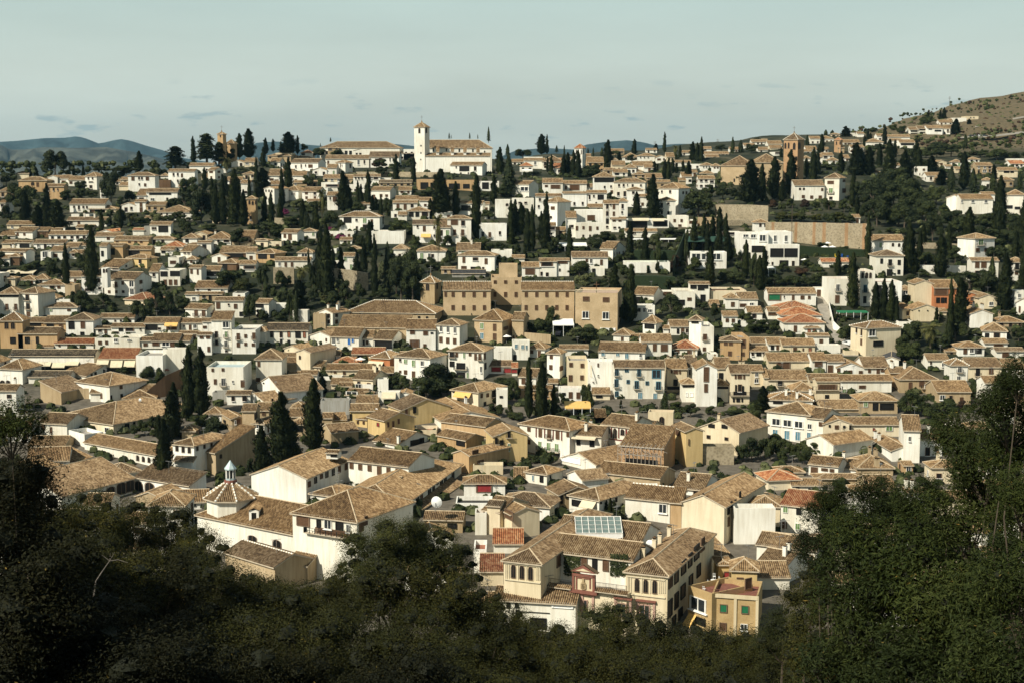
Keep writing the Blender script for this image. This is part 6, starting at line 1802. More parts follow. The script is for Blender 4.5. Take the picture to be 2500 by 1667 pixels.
# scaffold on the ruin
ru = find('ruined brick house'); w = ru.wings[0]; sc_ = MB(); rs_ = random.Random(9)
for i in range(12):
    p = w.A + w.ex * w.W * i / 11 - w.ey * 2.2; p.z = w.zb; sc_.bar(p, p + Vector((0, 0, w.ze - w.zb)), .07, 'barkw'); q = p + w.ey * 2.2; q.z = w.ze + .5; sc_.bar(p + Vector((0, 0, w.ze - w.zb)), q, .06, 'barkw')
for k in (.35, .7, 1):
    a = w.A - w.ey * 2.2; a.z = w.zb + (w.ze - w.zb) * k; sc_.bar(a, a + w.ex * w.W, .08, 'barkw')
for _ in range(60):
    a = w.A + w.ex * rs_.uniform(0, w.W) - w.ey * rs_.uniform(0, 2.2); a.z = w.zb + (w.ze - w.zb) * rs_.uniform(.6, .95); sc_.bar(a, a + w.ex * rs_.uniform(-1, 1) + Vector((0, 0, rs_.uniform(-.6, .9))), .05, 'barkw')
attach(ru, 'wooden_scaffold', sc_)
# ------------------------------------------------------------------ small items: every one a thing of its own
def simple(name, cat, label, mb, loc, rz=0, group=None):
    o = link(name, mb.mesh(name) if isinstance(mb, MB) else mb, None, loc, rz); tag(o, label, cat, group); return o
def parasol_closed():
    m = MB(); m.cyl((0, 0), .035, .035, 0, 2.7, 6, 'framew'); m.cyl((0, 0), .22, .05, .9, 2.6, 8, 'g'); m.cyl((0, 0), .3, .3, 0, .08, 8, 'metal'); return m.mesh('closed_parasol')
def parasol_open(rad=1.5):
    e = MB(); e.cyl((0, 0), .03, .03, 0, 2.4, 6, 'framew'); e.cyl((0, 0), rad, .03, 2.0, 2.6, 8, 'fabric', False); return e.mesh('parasol')
def table_mb():
    m = MB(); m.cyl((0, 0), .5, .5, .7, .75, 14, 'white'); m.cyl((0, 0), .04, .04, 0, .7, 6, 'white'); m.cyl((0, 0), .25, .2, 0, .04, 8, 'white'); return m
def chair_parts():
    s = MB(); s.box(-.22, .22, -.22, .22, .42, .46, 'white', True); b = MB()
    for x in (-.2, -.07, .07, .2): b.bar((x, .21, .46), (x, .24, .9), .018, 'white')
    b.bar((-.22, .24, .9), (.22, .24, .9), .022, 'white'); l = MB(); l.bar((0, 0, 0), (0, 0, .43), .02, 'white'); return s.mesh('seat'), b.mesh('backrest'), l.mesh('leg')
cp = parasol_closed(); tb = table_mb().mesh('terrace_table'); cs = chair_parts()
tz = fw.ze - .9
def on_z(x, y, z):
    q = hit_z(*p4(x, y), z); return q
for x, y, lb in ((688, 625, 'closed grey parasol on the palace terrace, at its darker end beside the ivy panel'), (1098, 690, 'closed grey parasol on the palace terrace, east of the crested gable')):
    simple('parasol', 'parasol', lb, cp, on_z(x, y, tz), 0, 'closed parasols on the palace terrace')
for i, (x, y, z_, lb) in enumerate(((615, 640, tz, 'white table at the sheltered end of the palace terrace'), (735, 660, tz, 'white table right behind the crested gable of the palace'), (1035, 680, tz, 'white table by the glazed doors of the palace terrace'), (1160, 690, tz, 'white table next to the arcaded end tower of the palace terrace'))):
    simple('table', 'table', lb, tb, on_z(x, y, z_), 0, 'tables on the palace terrace')
azf = fwz.ze - .9
simple('table', 'table', 'round white garden table on the red-floored roof terrace', tb, on_z(1857, 705, azf))
def chair(x, y, rz, lb):
    e = link('garden_chair', None, None, on_z(x, y, azf), rz); tag(e, lb, 'chair', 'white chairs on the red roof terrace')
    link('seat', cs[0], e); link('backrest', cs[1], e)
    for sx in (-.18, .18):
        for sy in (-.18, .18): link('leg', cs[2], e, (sx, sy, 0))
chair(1785, 760, 2.5, 'white garden chair closest to the corner of the red roof terrace'); chair(1822, 715, 1.2, 'white garden chair left beside the round table on the red terrace'); chair(1862, 665, 0, 'white garden chair behind the round table, near the ochre penthouse door'); chair(1890, 690, -1.2, 'white garden chair against the penthouse wall of the red terrace')
# mirador umbrellas, carport, marquee, canopies
po = parasol_open(1.6).copy()
def px(tile, x, y): return x / 3.76 + tile[0], y / 3.76 + tile[1]
for i, (tl, x, y, lb) in enumerate((((625, 550), 960, 1290, 'square white parasol on the patio beside the terracotta-red house'), ((625, 550), 2300, 1080, 'white parasol on the flat roof right of the brick-faced town house'), ((1875, 550), 545, 215, 'large white parasol in the garden below the stone retaining wall'),
        ((1875, 550), 335, 370, 'beige parasol at the foot of the tall veranda house'), ((1875, 550), 520, 250, 'small white parasol in front of the garden hedge, left one'), ((1875, 550), 590, 250, 'small white parasol in front of the garden hedge, right one'), ((625, 200), 1975, 990, 'white parasol outside the white terrace building under the church'), ((0, 550), 1510, 1390, 'red parasol by the top of the long brown wall'))):
    x, y = px(tl, x, y); D = depth_at(x, y); p = at(x, y, D)
    o = simple('parasol', 'parasol', lb, po if 'red parasol' not in lb else po.copy(), p)
    if 'red parasol' in lb: o.data.materials[1] = MAT['redp']
tw = MB(); 
def pxbox(m, x0, y0, x1, y1, D, depth, mat, drop=0.0):
    a = at(x0, y1, D); b = at(x1, y1, D); t = at(x0, y0, D).z
    m.box(a.x, b.x, D, D + depth, a.z - drop, t, mat, True); return a, b, t
def canopy(name, cat, lab, tl, x0, yb, x1, yt, ybase, depth, mat, posts=4, rise=.6):
    X0, Y0 = px(tl, x0, yt); X1, Yb = px(tl, x1, yb); _, YB = px(tl, x0, ybase)
    D = depth_at((X0 + X1) / 2, YB); a = at(X0, Yb, D); b = at(X1, Yb, D); z0 = at(X0, YB, D).z
    e = link(name, None, None, (a.x, D, z0)); tag(e, lab, cat)
    h = a.z - z0; W = b.x - a.x; m = MB()
    m.face([(0, 0, h), (W, 0, h), (W, depth, h + rise), (0, depth, h + rise)], mat); m.face([(0, 0, h - .25), (W, 0, h - .25), (W, 0, h), (0, 0, h)], mat); m.face([(W, 0, h - .25), (W, depth, h + rise - .25), (W, depth, h + rise), (W, 0, h)], mat); m.face([(0, 0, h - .25), (0, 0, h), (0, depth, h + rise), (0, depth, h + rise - .25)], mat)
    link('roof', m.mesh('roof'), e)
    if name in ('canopy', 'carport') and mat != 'awny':
        bw_ = MB(); bw_.box(.1, W - .1, depth - .3, depth, 0, h + rise - .15, 'dark'); link('back_wall', bw_.mesh('back_wall'), e)  # dark panel added, standing in for the shade under the roof
    pm = MB(); pm.bar((0, 0, -1), (0, 0, h), .09, 'metalw' if mat != 'canopyg' else 'black'); pmm = pm.mesh('post')
    for i in range(posts):
        for y in (0.05, depth - .2): link('post', pmm, e, (W * (.02 + .96 * i / max(1, posts - 1)), y, 0))
canopy('carport', 'carport', 'white-roofed carport leaning on the square tan brick building', (1250, 550), 375, 915, 570, 820, 1020, 9, 'fabric', 3, 1.0)
canopy('canopy', 'canopy', 'dark green restaurant canopy on the open upper terrace', (1250, 550), 1590, 150, 1990, 115, 245, 7, 'canopyg', 6, 1.6)
canopy('marquee', 'marquee', 'large white marquee roof beside the round green trees', (1250, 200), 415, 1505, 690, 1450, 1560, 8, 'fabric', 5, .8)
canopy('pergola', 'pergola', 'green-roofed pergola at the foot of the row of cypresses', (1875, 550), 650, 800, 925, 775, 870, 4, 'shutd', 5, .2)
canopy('canopy', 'canopy', 'long white canopy strip above the clipped garden hedges', (1250, 550), 1060, 130, 1520, 110, 160, 3, 'fabric', 7, .2)
canopy('awning_roof', 'canopy', 'pale canopy over the dark restaurant patio below the terrace wall', (1875, 550), -60, 395, 70, 372, 470, 6, 'fabric', 3, .2)
canopy('gazebo', 'gazebo', 'white garden gazebo beside the orange-roofed little house', (1250, 200), 92, 815, 185, 792, 860, 4, 'fabric', 3, .6)
canopy('canopy', 'canopy', 'two-part beige shade sail on a low roof by the left edge', (0, 550), 45, 440, 305, 395, 470, 4, 'awnc', 3, .8)
canopy('canopy', 'canopy', 'row of golden awnings in the garden beneath the tall cypresses', (1250, 900), 485, 358, 725, 305, 440, 4, 'awny', 4, 1.2)
ORDC = ['first', 'second', 'third', 'fourth', 'fifth', 'sixth', 'last']
# parked cars
def car(mat, lb, x, y, rz=0):
    X, Y = x, y; D = depth_at(X, Y); p = at(X, Y, D)
    e = link('parked_car', None, None, p, rz); tag(e, lb, 'car', 'parked cars')
    b = MB(); pr = [(-2.1, .3), (-2.1, .75), (-1.3, .9), (-.7, 1.4), (.9, 1.4), (1.6, .92), (2.1, .8), (2.1, .3)]
    for s in (-.85, .85): b.face([(x, s, z) for x, z in (pr if s < 0 else pr[::-1])], mat)
    for (a, c), (d, f) in zip(pr, pr[1:] + pr[:1]): b.face([(a, -.85, c), (a, .85, c), (d, .85, f), (d, -.85, f)], mat)
    link('body', b.mesh('body'), e); g = MB()
    for s in (-.86, .86): g.face([(-1.2, s, .92), (1.45, s, .92), (.85, s, 1.34), (-.68, s, 1.34)], 'glass')
    g.face([(1.63, -.75, .95), (1.63, .75, .95), (.95, .7, 1.38), (.95, -.7, 1.38)], 'glass'); link('window', g.mesh('window'), e)
    for x in (-1.35, 1.35):
        for s in (-.8, .8):
            w_ = MB(); w_.bar((x, s - .1, .32), (x, s + .1, .32), .32, 'black'); link('wheel', w_.mesh('wheel'), e)
car('carp', 'dark car parked under the white-roofed carport', 1250 + 430 / 3.76, 550 + 1012 / 3.76, 1.3)
car('metalw', 'silver car parked at the bend of the steep paved street', 1875 + 735 / 3.76, 550 + 1100 / 3.76, 1.9)
for i, (x, mt, lb) in enumerate(((1865, 'carp', 'black car at the downhill end of the roadside row on the dry hill'), (1905, 'metal', 'grey car second in the roadside row on the dry hill'), (1945, 'metalw', 'white car third in the roadside row on the dry hill'), (1990, 'carp', 'black car at the uphill end of the roadside row on the dry hill'))):
    car(mt, lb, 1875 + x / 3.76, 200 + 506 / 3.76, 0)
for i in range(7):
    X, Y_ = px((1875, 550), 622 + i * 18, 292 - (i % 3) * 10); mt = 'reds' if i in (1, 2) else ('yels' if i == 0 else 'blues'); D = depth_at(X, Y_)
    e = link('garden_chair', None, None, at(X, Y_, D), i * 1.1); nm_ = {'reds': 'red', 'yels': 'yellow', 'blues': 'blue'}[mt]
    tag(e, f'bright {nm_} chair in the garden below the stone wall, {ORDC[i]} of the row', 'chair', 'coloured garden chairs')
    for n_, b_ in (('seat', (-.35, .35, -.35, .35, .4, .5)), ('backrest', (-.35, .35, .3, .38, .5, 1.15)), ('frame', (-.3, .3, -.3, .3, 0, .4))):
        m = MB(); m.box(*b_, mt, True); link(n_, m.mesh(n_), e)
m = MB(); X, Y_ = px((1875, 200), 213, 1590); _, Y2 = px((1875, 200), 213, 1130); D = depth_at(X, Y_) - 4; p = at(X, Y_, D); m.bar((0, 0, -14), (0, 0, at(X, Y2, D).z - p.z), .16, 'bark', .1)
simple('lamp_mast', 'mast', 'tall thin dark mast in front of the white veranda house', m, p)
# retaining / garden walls
def wall(lab, tl, pts, h_px, mat, th=.8, name='stone_wall', cap=None, piers=None):
    m = MB(); W3 = []
    for x, yt, yb in pts:
        X, YT = px(tl, x, yt); _, YB = px(tl, x, yb); D = depth_at(X, min(YB, 1500)); W3.append((at(X, YB, D), at(X, YT, D).z))
    for (a, ta), (b, tb_) in zip(W3, W3[1:]):
        m.face([(a.x, a.y, a.z - 4), (b.x, b.y, b.z - 4), (b.x, b.y, tb_), (a.x, a.y, ta)], mat)
        m.face([(a.x, a.y, ta), (b.x, b.y, tb_), (b.x, b.y + th, tb_), (a.x, a.y + th, ta)], cap or mat)
        m.face([(b.x, b.y + th, b.z - 4), (a.x, a.y + th, a.z - 4), (a.x, a.y + th, ta), (b.x, b.y + th, tb_)], mat)
        if piers:
            for t in piers:
                p = a.lerp(b, t); tt = ta + (tb_ - ta) * t; m.box(p.x - .8, p.x + .8, p.y - .15, p.y + .3, p.z - 4, tt + .1, 'b')
    o = link(name, m.mesh(name)); tag(o, lab, 'wall'); return o
wall('long stone retaining wall with reddish brick piers below the terraced garden', (1875, 200), [(-20, 1290, 1440), (450, 1295, 1500), (905, 1305, 1540)], 0, 's', 1.5, piers=(.15, .6, .95))
wall('stone parapet wall of the viewpoint in front of the hilltop church', (625, 200), [(920, 828, 868), (1300, 828, 872), (1690, 832, 880)], 0, 's', 1.2)
wall('low stone garden wall stepping along the dark cypress slope', (1875, 200), [(1340, 1480, 1530), (1560, 1480, 1535), (1770, 1490, 1540), (2000, 1500, 1550)], 0, 's')
wall('rough rock face and retaining wall beside the dark round tree', (1250, 200), [(1870, 1130, 1240), (2000, 1130, 1280), (2180, 1130, 1290), (2350, 1140, 1300)], 0, 's', 3)
wall('stone garden wall under the rock face', (1250, 200), [(1930, 1272, 1325), (2080, 1272, 1322), (2230, 1280, 1320)], 0, 's')
wall('ruined stone terrace wall in the cypress garden left of the convent', (625, 550), [(160, 390, 540), (350, 390, 540)], 0, 's')
wall('whitish crumbling terrace wall behind the tall twin cypresses', (625, 550), [(635, 395, 590), (760, 400, 590), (900, 420, 600), (1030, 440, 600)], 0, 's')
wall('garden wall of pale stone with white posts beneath the villa', (625, 200), [(170, 1250, 1330), (480, 1262, 1340)], 0, 's')
wall('long brown garden wall rising beside the twin giant cypresses', (0, 550), [(1340, 1530, 1600), (1520, 1380, 1570), (1700, 1300, 1500)], 0, 'd')
wall('tan stone boundary wall at the convent car park', (1250, 550), [(112, 985, 1060), (355, 1005, 1085)], 0, 't')
wall('white garden wall with posts between cypresses at the upper right', (1875, 550), [(1390, 368, 450), (1500, 370, 450), (1650, 372, 450), (1815, 375, 450)], 0, 'w', name='garden_wall')
wall('white wall beside the paved street', (1875, 550), [(560, 700, 745), (600, 880, 960), (680, 960, 990)], 0, 'w', name='garden_wall')
wall('tall clipped hedge wall by the green garden building', (1250, 550), [(1120, 235, 320), (1300, 235, 322), (1500, 235, 325)], 0, 'hedge', 2, name='hedge')
wall('lower clipped hedge above the pink terrace house', (1250, 550), [(1110, 470, 590), (1300, 470, 590), (1500, 480, 590)], 0, 'hedge', 4, name='hedge')
wall('long narrow hedge climbing the slope beside the restaurant canopy', (1250, 550), [(1480, 330, 490), (1550, 160, 330), (1590, 60, 180)], 0, 'hedge', 2.5, name='hedge')
wall('dark clipped hedge behind the garden tables', (1875, 550), [(290, 190, 290), (600, 215, 290), (890, 230, 295)], 0, 'hedge', 2, name='hedge')
# ------------------------------------------------------------------ labels
TD_SHORT = 0
LM = [(1028, 410, 'the white hilltop church'), (1975, 390, 'the tall brick bell tower'), (2045, 355, 'the smaller brick tower'), (877, 365, 'the long skyline hall'), (545, 335, 'the small ochre skyline church'), (1412, 375, 'the slim white orange-roofed tower'),
      (1800, 400, 'the tan stone church'), (1052, 700, 'the latticed bell tower'), (1240, 700, 'the long brick convent'), (1457, 760, 'the square brick block with a roof cross'), (1000, 765, 'the long tan church'), (1995, 560, 'the brick-piered retaining wall'),
      (2110, 700, 'the palace-like villa with blue details'), (2330, 700, 'the terracotta house'), (1950, 760, 'the triple orange roofs'), (2200, 830, 'the feathery palm'), (130, 860, 'the long dark-roofed building'), (470, 850, 'the twin giant cypresses'), (300, 690, 'the broad three-storey house'), (60, 690, 'the big corner house with the glazed gallery'), (40, 800, 'the ochre corner tower house'), (330, 610, 'the orange block'),
      (440, 1110, 'the convent tower with triple arches'), (570, 1190, 'the octagonal dome'), (870, 1130, 'the courtyard monastery'), (1410, 1330, 'the palace'), (1310, 1050, 'the red-pilastered house'), (1560, 1080, 'the wooden scaffold'), (1760, 1080, 'the stone-based gabled house'), (1715, 1230, 'the big rough-plastered gable'), (1820, 1440, 'the ochre brick apartments'), (1580, 930, 'the blue-framed apartment house'), (1840, 920, 'the tall stair-window gable'), (2170, 990, 'the long shaded lane'),
      (1050, 930, 'the big dark tree by the green shutters'), (950, 860, 'the white awning patio'), (920, 1010, 'the yellow patched gable'), (1120, 990, 'the vast blank white wall'), (2030, 1030, 'the house with three wide black windows'), (1640, 600, 'the garden restaurants'), (1590, 480, 'the dark round tree'), (1640, 440, 'the tall hip-roofed block'), (1270, 480, 'the twin skyline cypresses'),
      (940, 530, 'the white-dotted villa'), (700, 590, 'the purple-topped garden'), (620, 520, 'the tall ochre villa'), (560, 480, 'the cypress cluster'), (400, 520, 'the glazed-dormer villa'), (370, 460, 'the red-brown wall'), (130, 400, 'the copper-leaved tree'), (440, 370, 'the two spreading cedars'), (110, 470, 'the arched ochre house'), (2330, 320, 'the stepped hillside flats'), (2400, 420, 'the bare hillside'), (2250, 480, 'the dark tree mass'), (2370, 500, 'the long plain white house'), (2050, 460, 'the three-storey villa'), (2390, 620, 'the leaning cypress'), (1250, 610, 'the tall mid-slope cypresses'), (1370, 570, 'the stepped white house'), (2010, 640, 'the garden parasols'), (1150, 470, 'the mirador restaurants'), (250, 540, 'the bright red roof'), (480, 700, 'the twin open loggias'), (700, 800, 'the derelict orange-doored house'), (1800, 830, 'the orange house'), (2250, 940, 'the weathered tan house')]
ORD = ['nearest', 'second', 'third', 'fourth', 'fifth', 'sixth', 'seventh', 'eighth', 'ninth', 'tenth', 'eleventh', 'twelfth', 'thirteenth', 'fourteenth', 'fifteenth', 'sixteenth', 'seventeenth', 'eighteenth', 'nineteenth', 'twentieth']
CN = {'w': 'whitewashed', 'c': 'cream', 't': 'tan', 'o': 'ochre', 'y': 'yellow', 'b': 'brick', 's': 'stone', 'd': 'brown', 'r': 'terracotta', 'g': 'grey', 'e': 'brick-faced', 'n': 'ochre brick'}
RN = {'h': 'hip-roofed', 'g': 'long-roofed', 'f': 'gabled', 's': 'lean-to', 't': 'flat-topped', 'p': 'pyramid-roofed'}
def relate(px_):
    x, y = px_
    best = min(LM, key=lambda l: ((l[0] - x) * .8) ** 2 + ((l[1] - y) * 1.3) ** 2)
    dx, dy = x - best[0], (y - best[1]) * 1.6
    if abs(dx) > abs(dy): d = 'right of' if dx > 0 else 'left of'
    else: d = 'below' if dy > 0 else 'above'
    return best[2], d, math.hypot(dx, dy)
def auto_labels(items):
    """items: (setter, description, px)"""
    G = {}
    for it in items:
        lm, d, r_ = relate(it[2]); G.setdefault((it[1], lm, d), []).append((r_, it))
    for (desc, lm, d), L in G.items():
        L.sort(key=lambda q: q[0])
        for i, (r_, it) in enumerate(L):
            if len(L) == 1: s = f'{desc} {d} {lm}'
            else: s = f'{desc}, {ORD[min(i, 19)]} {d} {lm}'
            it[0](s)
# ------------------------------------------------------------------ infill where bare ground would show between the listed houses
GX, GY = 8, 6
occ = set()
def mark(x0, x1, y0, y1):
    for i in range(int(x0 // GX), int(x1 // GX) + 1):
        for j in range(int(y0 // GY), int(y1 // GY) + 1): occ.add((i, j))
def free(x0, x1, y0, y1):
    n = k = 0
    for i in range(int(x0 // GX), int(x1 // GX) + 1):
        for j in range(int(y0 // GY), int(y1 // GY) + 1):
            n += 1; k += (i, j) not in occ
    return k / n
for t in things:
    for w in t.wings:
        q = [world_px((w.A + w.ex * (w.W * a) + w.ey * (w.d * b)) * 1.0 + Vector((0, 0, z))) for a in (0, 1) for b in (0, 1) for z in ((w.ze,) if b else (w.zb, w.ze))]
        xs = [a for a, b in q]; ys = [b for a, b in q]
        mark(min(xs), max(xs), min(ys) - (w.zr - w.ze) * F / w.D * .7, max(ys))
for t in trees: mark(t['px'][0] - t['w'] * F / t['Y'] * .3, t['px'][0] + t['w'] * F / t['Y'] * .3, t['px'][1] - t['H'] * .45, t['px'][1] + t['H'] * .5)
VZ = [(2080, 400, 2300, 560), (2300, 430, 2500, 470), (2250, 520, 2500, 720), (1780, 478, 1990, 522), (1500, 560, 2100, 700), (600, 455, 720, 560), (640, 590, 1000, 735), (0, 430, 110, 540), (480, 455, 620, 545), (1130, 455, 1250, 480), (2180, 345, 2340, 430), (1560, 400, 1800, 470), (1180, 590, 1250, 640), (1420, 640, 1560, 800), (80, 480, 180, 560), (2120, 800, 2350, 880), (700, 540, 800, 590), (1280, 900, 1400, 990), (1730, 960, 2000, 1130)]
for q_ in ((1330, 770, 1430, 840), (1850, 525, 2130, 620), (1590, 470, 1880, 560), (1400, 560, 1520, 600), (1240, 960, 1340, 1000), (1990, 720, 2110, 870)): mark(q_[0], q_[2], q_[1], q_[3])
def inveg(x, y): return any(a <= x <= c and b <= y <= d for a, b, c, d in VZ)
rr = random.Random(77); nfill = 0; ntree = 0
OX = OY = 0.0; SC = 1.0
yy = 1440.0
while yy > 372:
    xx = -170.0 + rr.uniform(0, 20)
    while xx < 2660:
        D = depth_at(xx, yy); k = F / D
        lo = 372 if xx > 1250 else (452 if xx < 430 else (425 if xx < 600 else 405))
        if xx > 1850: lo = 330
        if yy > lo and not (2060 < xx and yy < 330) and not (xx < 430 and yy < 452):
            if (inveg(xx, yy) or (rr.random() < .24 and yy < 900)) and not (xx < 430 and yy < 480):
                w = rr.uniform(3.5, 8) * k; h = w * rr.uniform(.8, 1.15)
                if rr.random() < .28 and yy < 760 and ntree < 420:
                    w = rr.uniform(2.2, 3.6) * k; h = rr.uniform(9, 15) * k
                    if free(xx - w / 2, xx + w / 2, yy - h * .35, yy) > .45:
                        tree_px(rr.choice('ccC'), xx, yy - h, yy, w); mark(xx - w * .5, xx + w * .5, yy - h * .4, yy); ntree += 1; xx += max(8, 2.2 * k); continue
                if ntree < 420 and free(xx - w / 2, xx + w / 2, yy - h * .6, yy) > .5:
                    tree_px(rr.choice('lbbllbo' if xx < 2000 else 'lllbblb'), xx, yy - h, yy, w); mark(xx - w * .35, xx + w * .35, yy - h * .7, yy); ntree += 1
            else:
                w = rr.uniform(4.8, 9.5) * k; h = rr.choice((3.2, 4.2, 5.8, 6.6)) * k; rf_ = rr.uniform(1.6, 3.0) * k
                if free(xx - w / 2, xx + w / 2, yy - h * .9, yy) > .74 and free(xx - w / 3, xx + w / 3, yy - 8, yy) > .7 and not (xx > 2330 and yy < 400):
                    c_ = rr.choice('wwwwwwwwct'); T_k = rr.choice('gggghhft') if yy > 420 else 'g'
                    build_line(f'H {xx - w / 2:.0f} {xx + w / 2:.0f} {yy - h - rf_:.0f} {yy - h:.0f} {yy:.0f} {rr.choice((0, 0, 5, 12, -8, 20))} {T_k} {c_}')
                    things[-1].area *= .5 if (0 < xx < 2500 and not (yy > 1180 and (xx < 700 or xx > 1950)) and yy < 1330) else .02; mark(xx - w / 2, xx + w / 2, yy - h - rf_ * .7, yy); nfill += 1
        xx += max(8, 2.2 * k)
    yy -= max(4, 1.3 * F / depth_at(1200, yy))
print('infill houses', nfill, 'trees', ntree)
houses = [t for t in things if t.name == 'house']
houses.sort(key=lambda t: -t.area)
solo, rest = houses[:296], houses[296:]
items = []
for t in solo:
    t.group = 'houses of the old hillside quarter'
    if not t.label:
        a = t.attr; hh = a['h']; st = 'low' if hh < 4.2 else ('two-storey' if hh < 7.2 else ('three-storey' if hh < 10.5 else 'tall'))
        wd = 'narrow ' if a['W'] < 6 else ('wide ' if a['W'] > 15 else '')
        items.append((lambda s, t=t: setattr(t, 'label', s), f'{wd}{CN[a["C"]]} {st} {RN[a["T"]]} house', t.px))
auto_labels(items)
for t in things:
    if t in rest: continue
    t.build()
if rest:
    mb = MB()
    for t in rest: mb.add(t.merged())
    o = link('distant_houses', mb.mesh('distant_houses')); tag(o, 'scatter of tiny far houses and sheds between the larger ones', 'houses', kind='stuff')
# trees
items = []
for t in trees:
    e = link(TNAME[t['kind']][0], None, None, (t['X'], t['Y'], t['z'] - .3), rng.uniform(0, 6.28))
    tag(e, None, TNAME[t['kind']][1], 'trees among the hillside houses' if t['kind'] not in 'cC' else 'cypresses among the hillside houses')
    cm = veg(t['kind'])[0]; k = t['kind']; h, w = t['h'] + .3, t['w']
    link('crown', cm, e, (0, 0, 0), 0, (w, w, h)); link('trunk', trunk_me(k), e, (0, 0, 0), 0, (w * (.5 if k in 'cC' else 1), w * (.5 if k in 'cC' else 1), h))
    sz = 'tall ' if t['H'] > 60 and k in 'cCdkp' else ('big ' if t['H'] > 38 and k not in 'cCdkp' else ('small ' if t['H'] < 22 else ''))
    items.append((lambda s, e=e: e.__setitem__('label', s), sz + TDESC[k], t['px']))
auto_labels(items)
# ------------------------------------------------------------------ ground, plain, mountains
def grid_mesh(name, xs, ys, fn, mat):
    v = []; f = []
    for y in ys:
        for x in xs: v.append(fn(x, y))
    n = len(xs)
    for j in range(len(ys) - 1):
        for i in range(n - 1): a = j * n + i; f.append((a, a + 1, a + n + 1, a + n))
    me = bpy.data.meshes.new(name); me.from_pydata(v, [], f); me.materials.append(MAT[mat]); me.update()
    for p in me.polygons: p.use_smooth = True
    o = link(name, me); tag(o, kind='structure'); return o
def groundmat():
    m, nt, b = newmat('hill_ground', .95)
    g = N(nt, 'ShaderNodeNewGeometry')
    n1 = N(nt, 'ShaderNodeTexNoise', i_Scale=.05, i_Detail=6.0, i_Roughness=.7); nt.links.new(g.outputs['Position'], n1.inputs[0])
    n2 = N(nt, 'ShaderNodeTexNoise', i_Scale=.4, i_Detail=5.0, i_Roughness=.7); nt.links.new(g.outputs['Position'], n2.inputs[0])
    c = ramp(nt, n1.outputs[0], [(.40, (.012, .017, .007)), (.56, (.035, .036, .018)), (.72, (.12, .10, .065))])
    c2 = ramp(nt, n2.outputs[0], [(.35, (.05, .045, .022)), (.52, (.13, .098, .052)), (.75, (.21, .155, .085))])
    sp = N(nt, 'ShaderNodeSeparateXYZ'); nt.links.new(g.outputs['Position'], sp.inputs[0])
    mr = N(nt, 'ShaderNodeMapRange'); nt.links.new(sp.outputs[1], mr.inputs[0]); mr.inputs[1].default_value = 900; mr.inputs[2].default_value = 1000
    dv = N(nt, 'ShaderNodeMath', operation='DIVIDE'); nt.links.new(sp.outputs[0], dv.inputs[0]); nt.links.new(sp.outputs[1], dv.inputs[1])
    m2 = N(nt, 'ShaderNodeMapRange'); nt.links.new(dv.outputs[0], m2.inputs[0]); m2.inputs[1].default_value = .21; m2.inputs[2].default_value = .26
    mu = N(nt, 'ShaderNodeMath', operation='MULTIPLY'); nt.links.new(mr.outputs[0], mu.inputs[0]); nt.links.new(m2.outputs[0], mu.inputs[1])
    m3 = N(nt, 'ShaderNodeMapRange'); nt.links.new(sp.outputs[1], m3.inputs[0]); m3.inputs[1].default_value = 430; m3.inputs[2].default_value = 400
    c = mix(nt, m3.outputs[0], c, ramp(nt, n2.outputs[0], [(.3, (.07, .06, .045)), (.7, (.16, .14, .11))]))
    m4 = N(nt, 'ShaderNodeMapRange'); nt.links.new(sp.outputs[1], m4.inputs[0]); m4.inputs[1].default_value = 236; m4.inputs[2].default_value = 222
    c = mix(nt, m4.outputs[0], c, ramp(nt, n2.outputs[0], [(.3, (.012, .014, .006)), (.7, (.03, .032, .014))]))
    nt.links.new(mix(nt, mu.outputs[0], c, c2), b.inputs['Base Color'])
groundmat()
TS = [-.62 + 1.24 * i / 170 for i in range(171)]
YS = [0, 3, 8, 15, 25, 40, 60, 85, 110, 140, 170, 190, 208] + [215 + 7 * i for i in range(100)] + [925 + 12 * i for i in range(60)] + [1650, 1750, 1900, 2200, 2600]
def gfn(t, Y):
    z = ground(t * Y, Y)
    if Y > 900: z += .8 * math.sin(t * 90 + Y * .03) + 1.5 * math.sin(t * 31 - Y * .017)
    return (t * max(Y, 60), Y, z)
grid_mesh('hillside_ground', TS, YS, gfn, 'hill_ground')
flat('plainm', (.16, .16, .10), var=.5, scale=.004); flat('mtn', (.035, .062, .068), var=.6, scale=.006); flat('mtnt', (.085, .09, .07), var=.85, scale=.006)
grid_mesh('plain_ground', [-20000, -6000, -2000, 2000, 6000, 20000], [-400, 1500, 6000, 12000, 30000], lambda x, y: (x, y, 22.0), 'plainm')
def ridge(name, D, pts, base_y, mat, depth=900):
    """skyline given in photograph pixels at distance D; built as a real hill with front and back slopes"""
    xs = [pts[0][0] + (pts[-1][0] - pts[0][0]) * i / 90 for i in range(91)]
    rs = random.Random(int(D)); V = []; K = 10
    def top(x): return interp(pts, x)
    off = [rs.uniform(-1, 1) for _ in range(200)]
    def noise(a, b): return math.sin(a * 1.7 + off[0] * 6) * .5 + math.sin(a * 4.3 + b * 2.1 + off[1] * 6) * .3 + math.sin(a * 9.1 - b * 3.7) * .2
    def fn(x, k):
        s = k / K; sgn = (s - .5) * 2           # -1 front foot, 0 crest, 1 back foot
        yy = D + sgn * depth
        tz = at(x, top(x), D).z; zb = 20.0
        h = (tz - zb) * (1 - abs(sgn)) ** .9
        h *= 1 + (.22 * noise(x / 28, s * 5) if 0 < abs(sgn) < 1 else 0)
        a, b = ray(x, 400); return (a * D * (yy / D), yy, zb + h)
    return grid_mesh(name, xs, list(range(K + 1)), fn, mat)
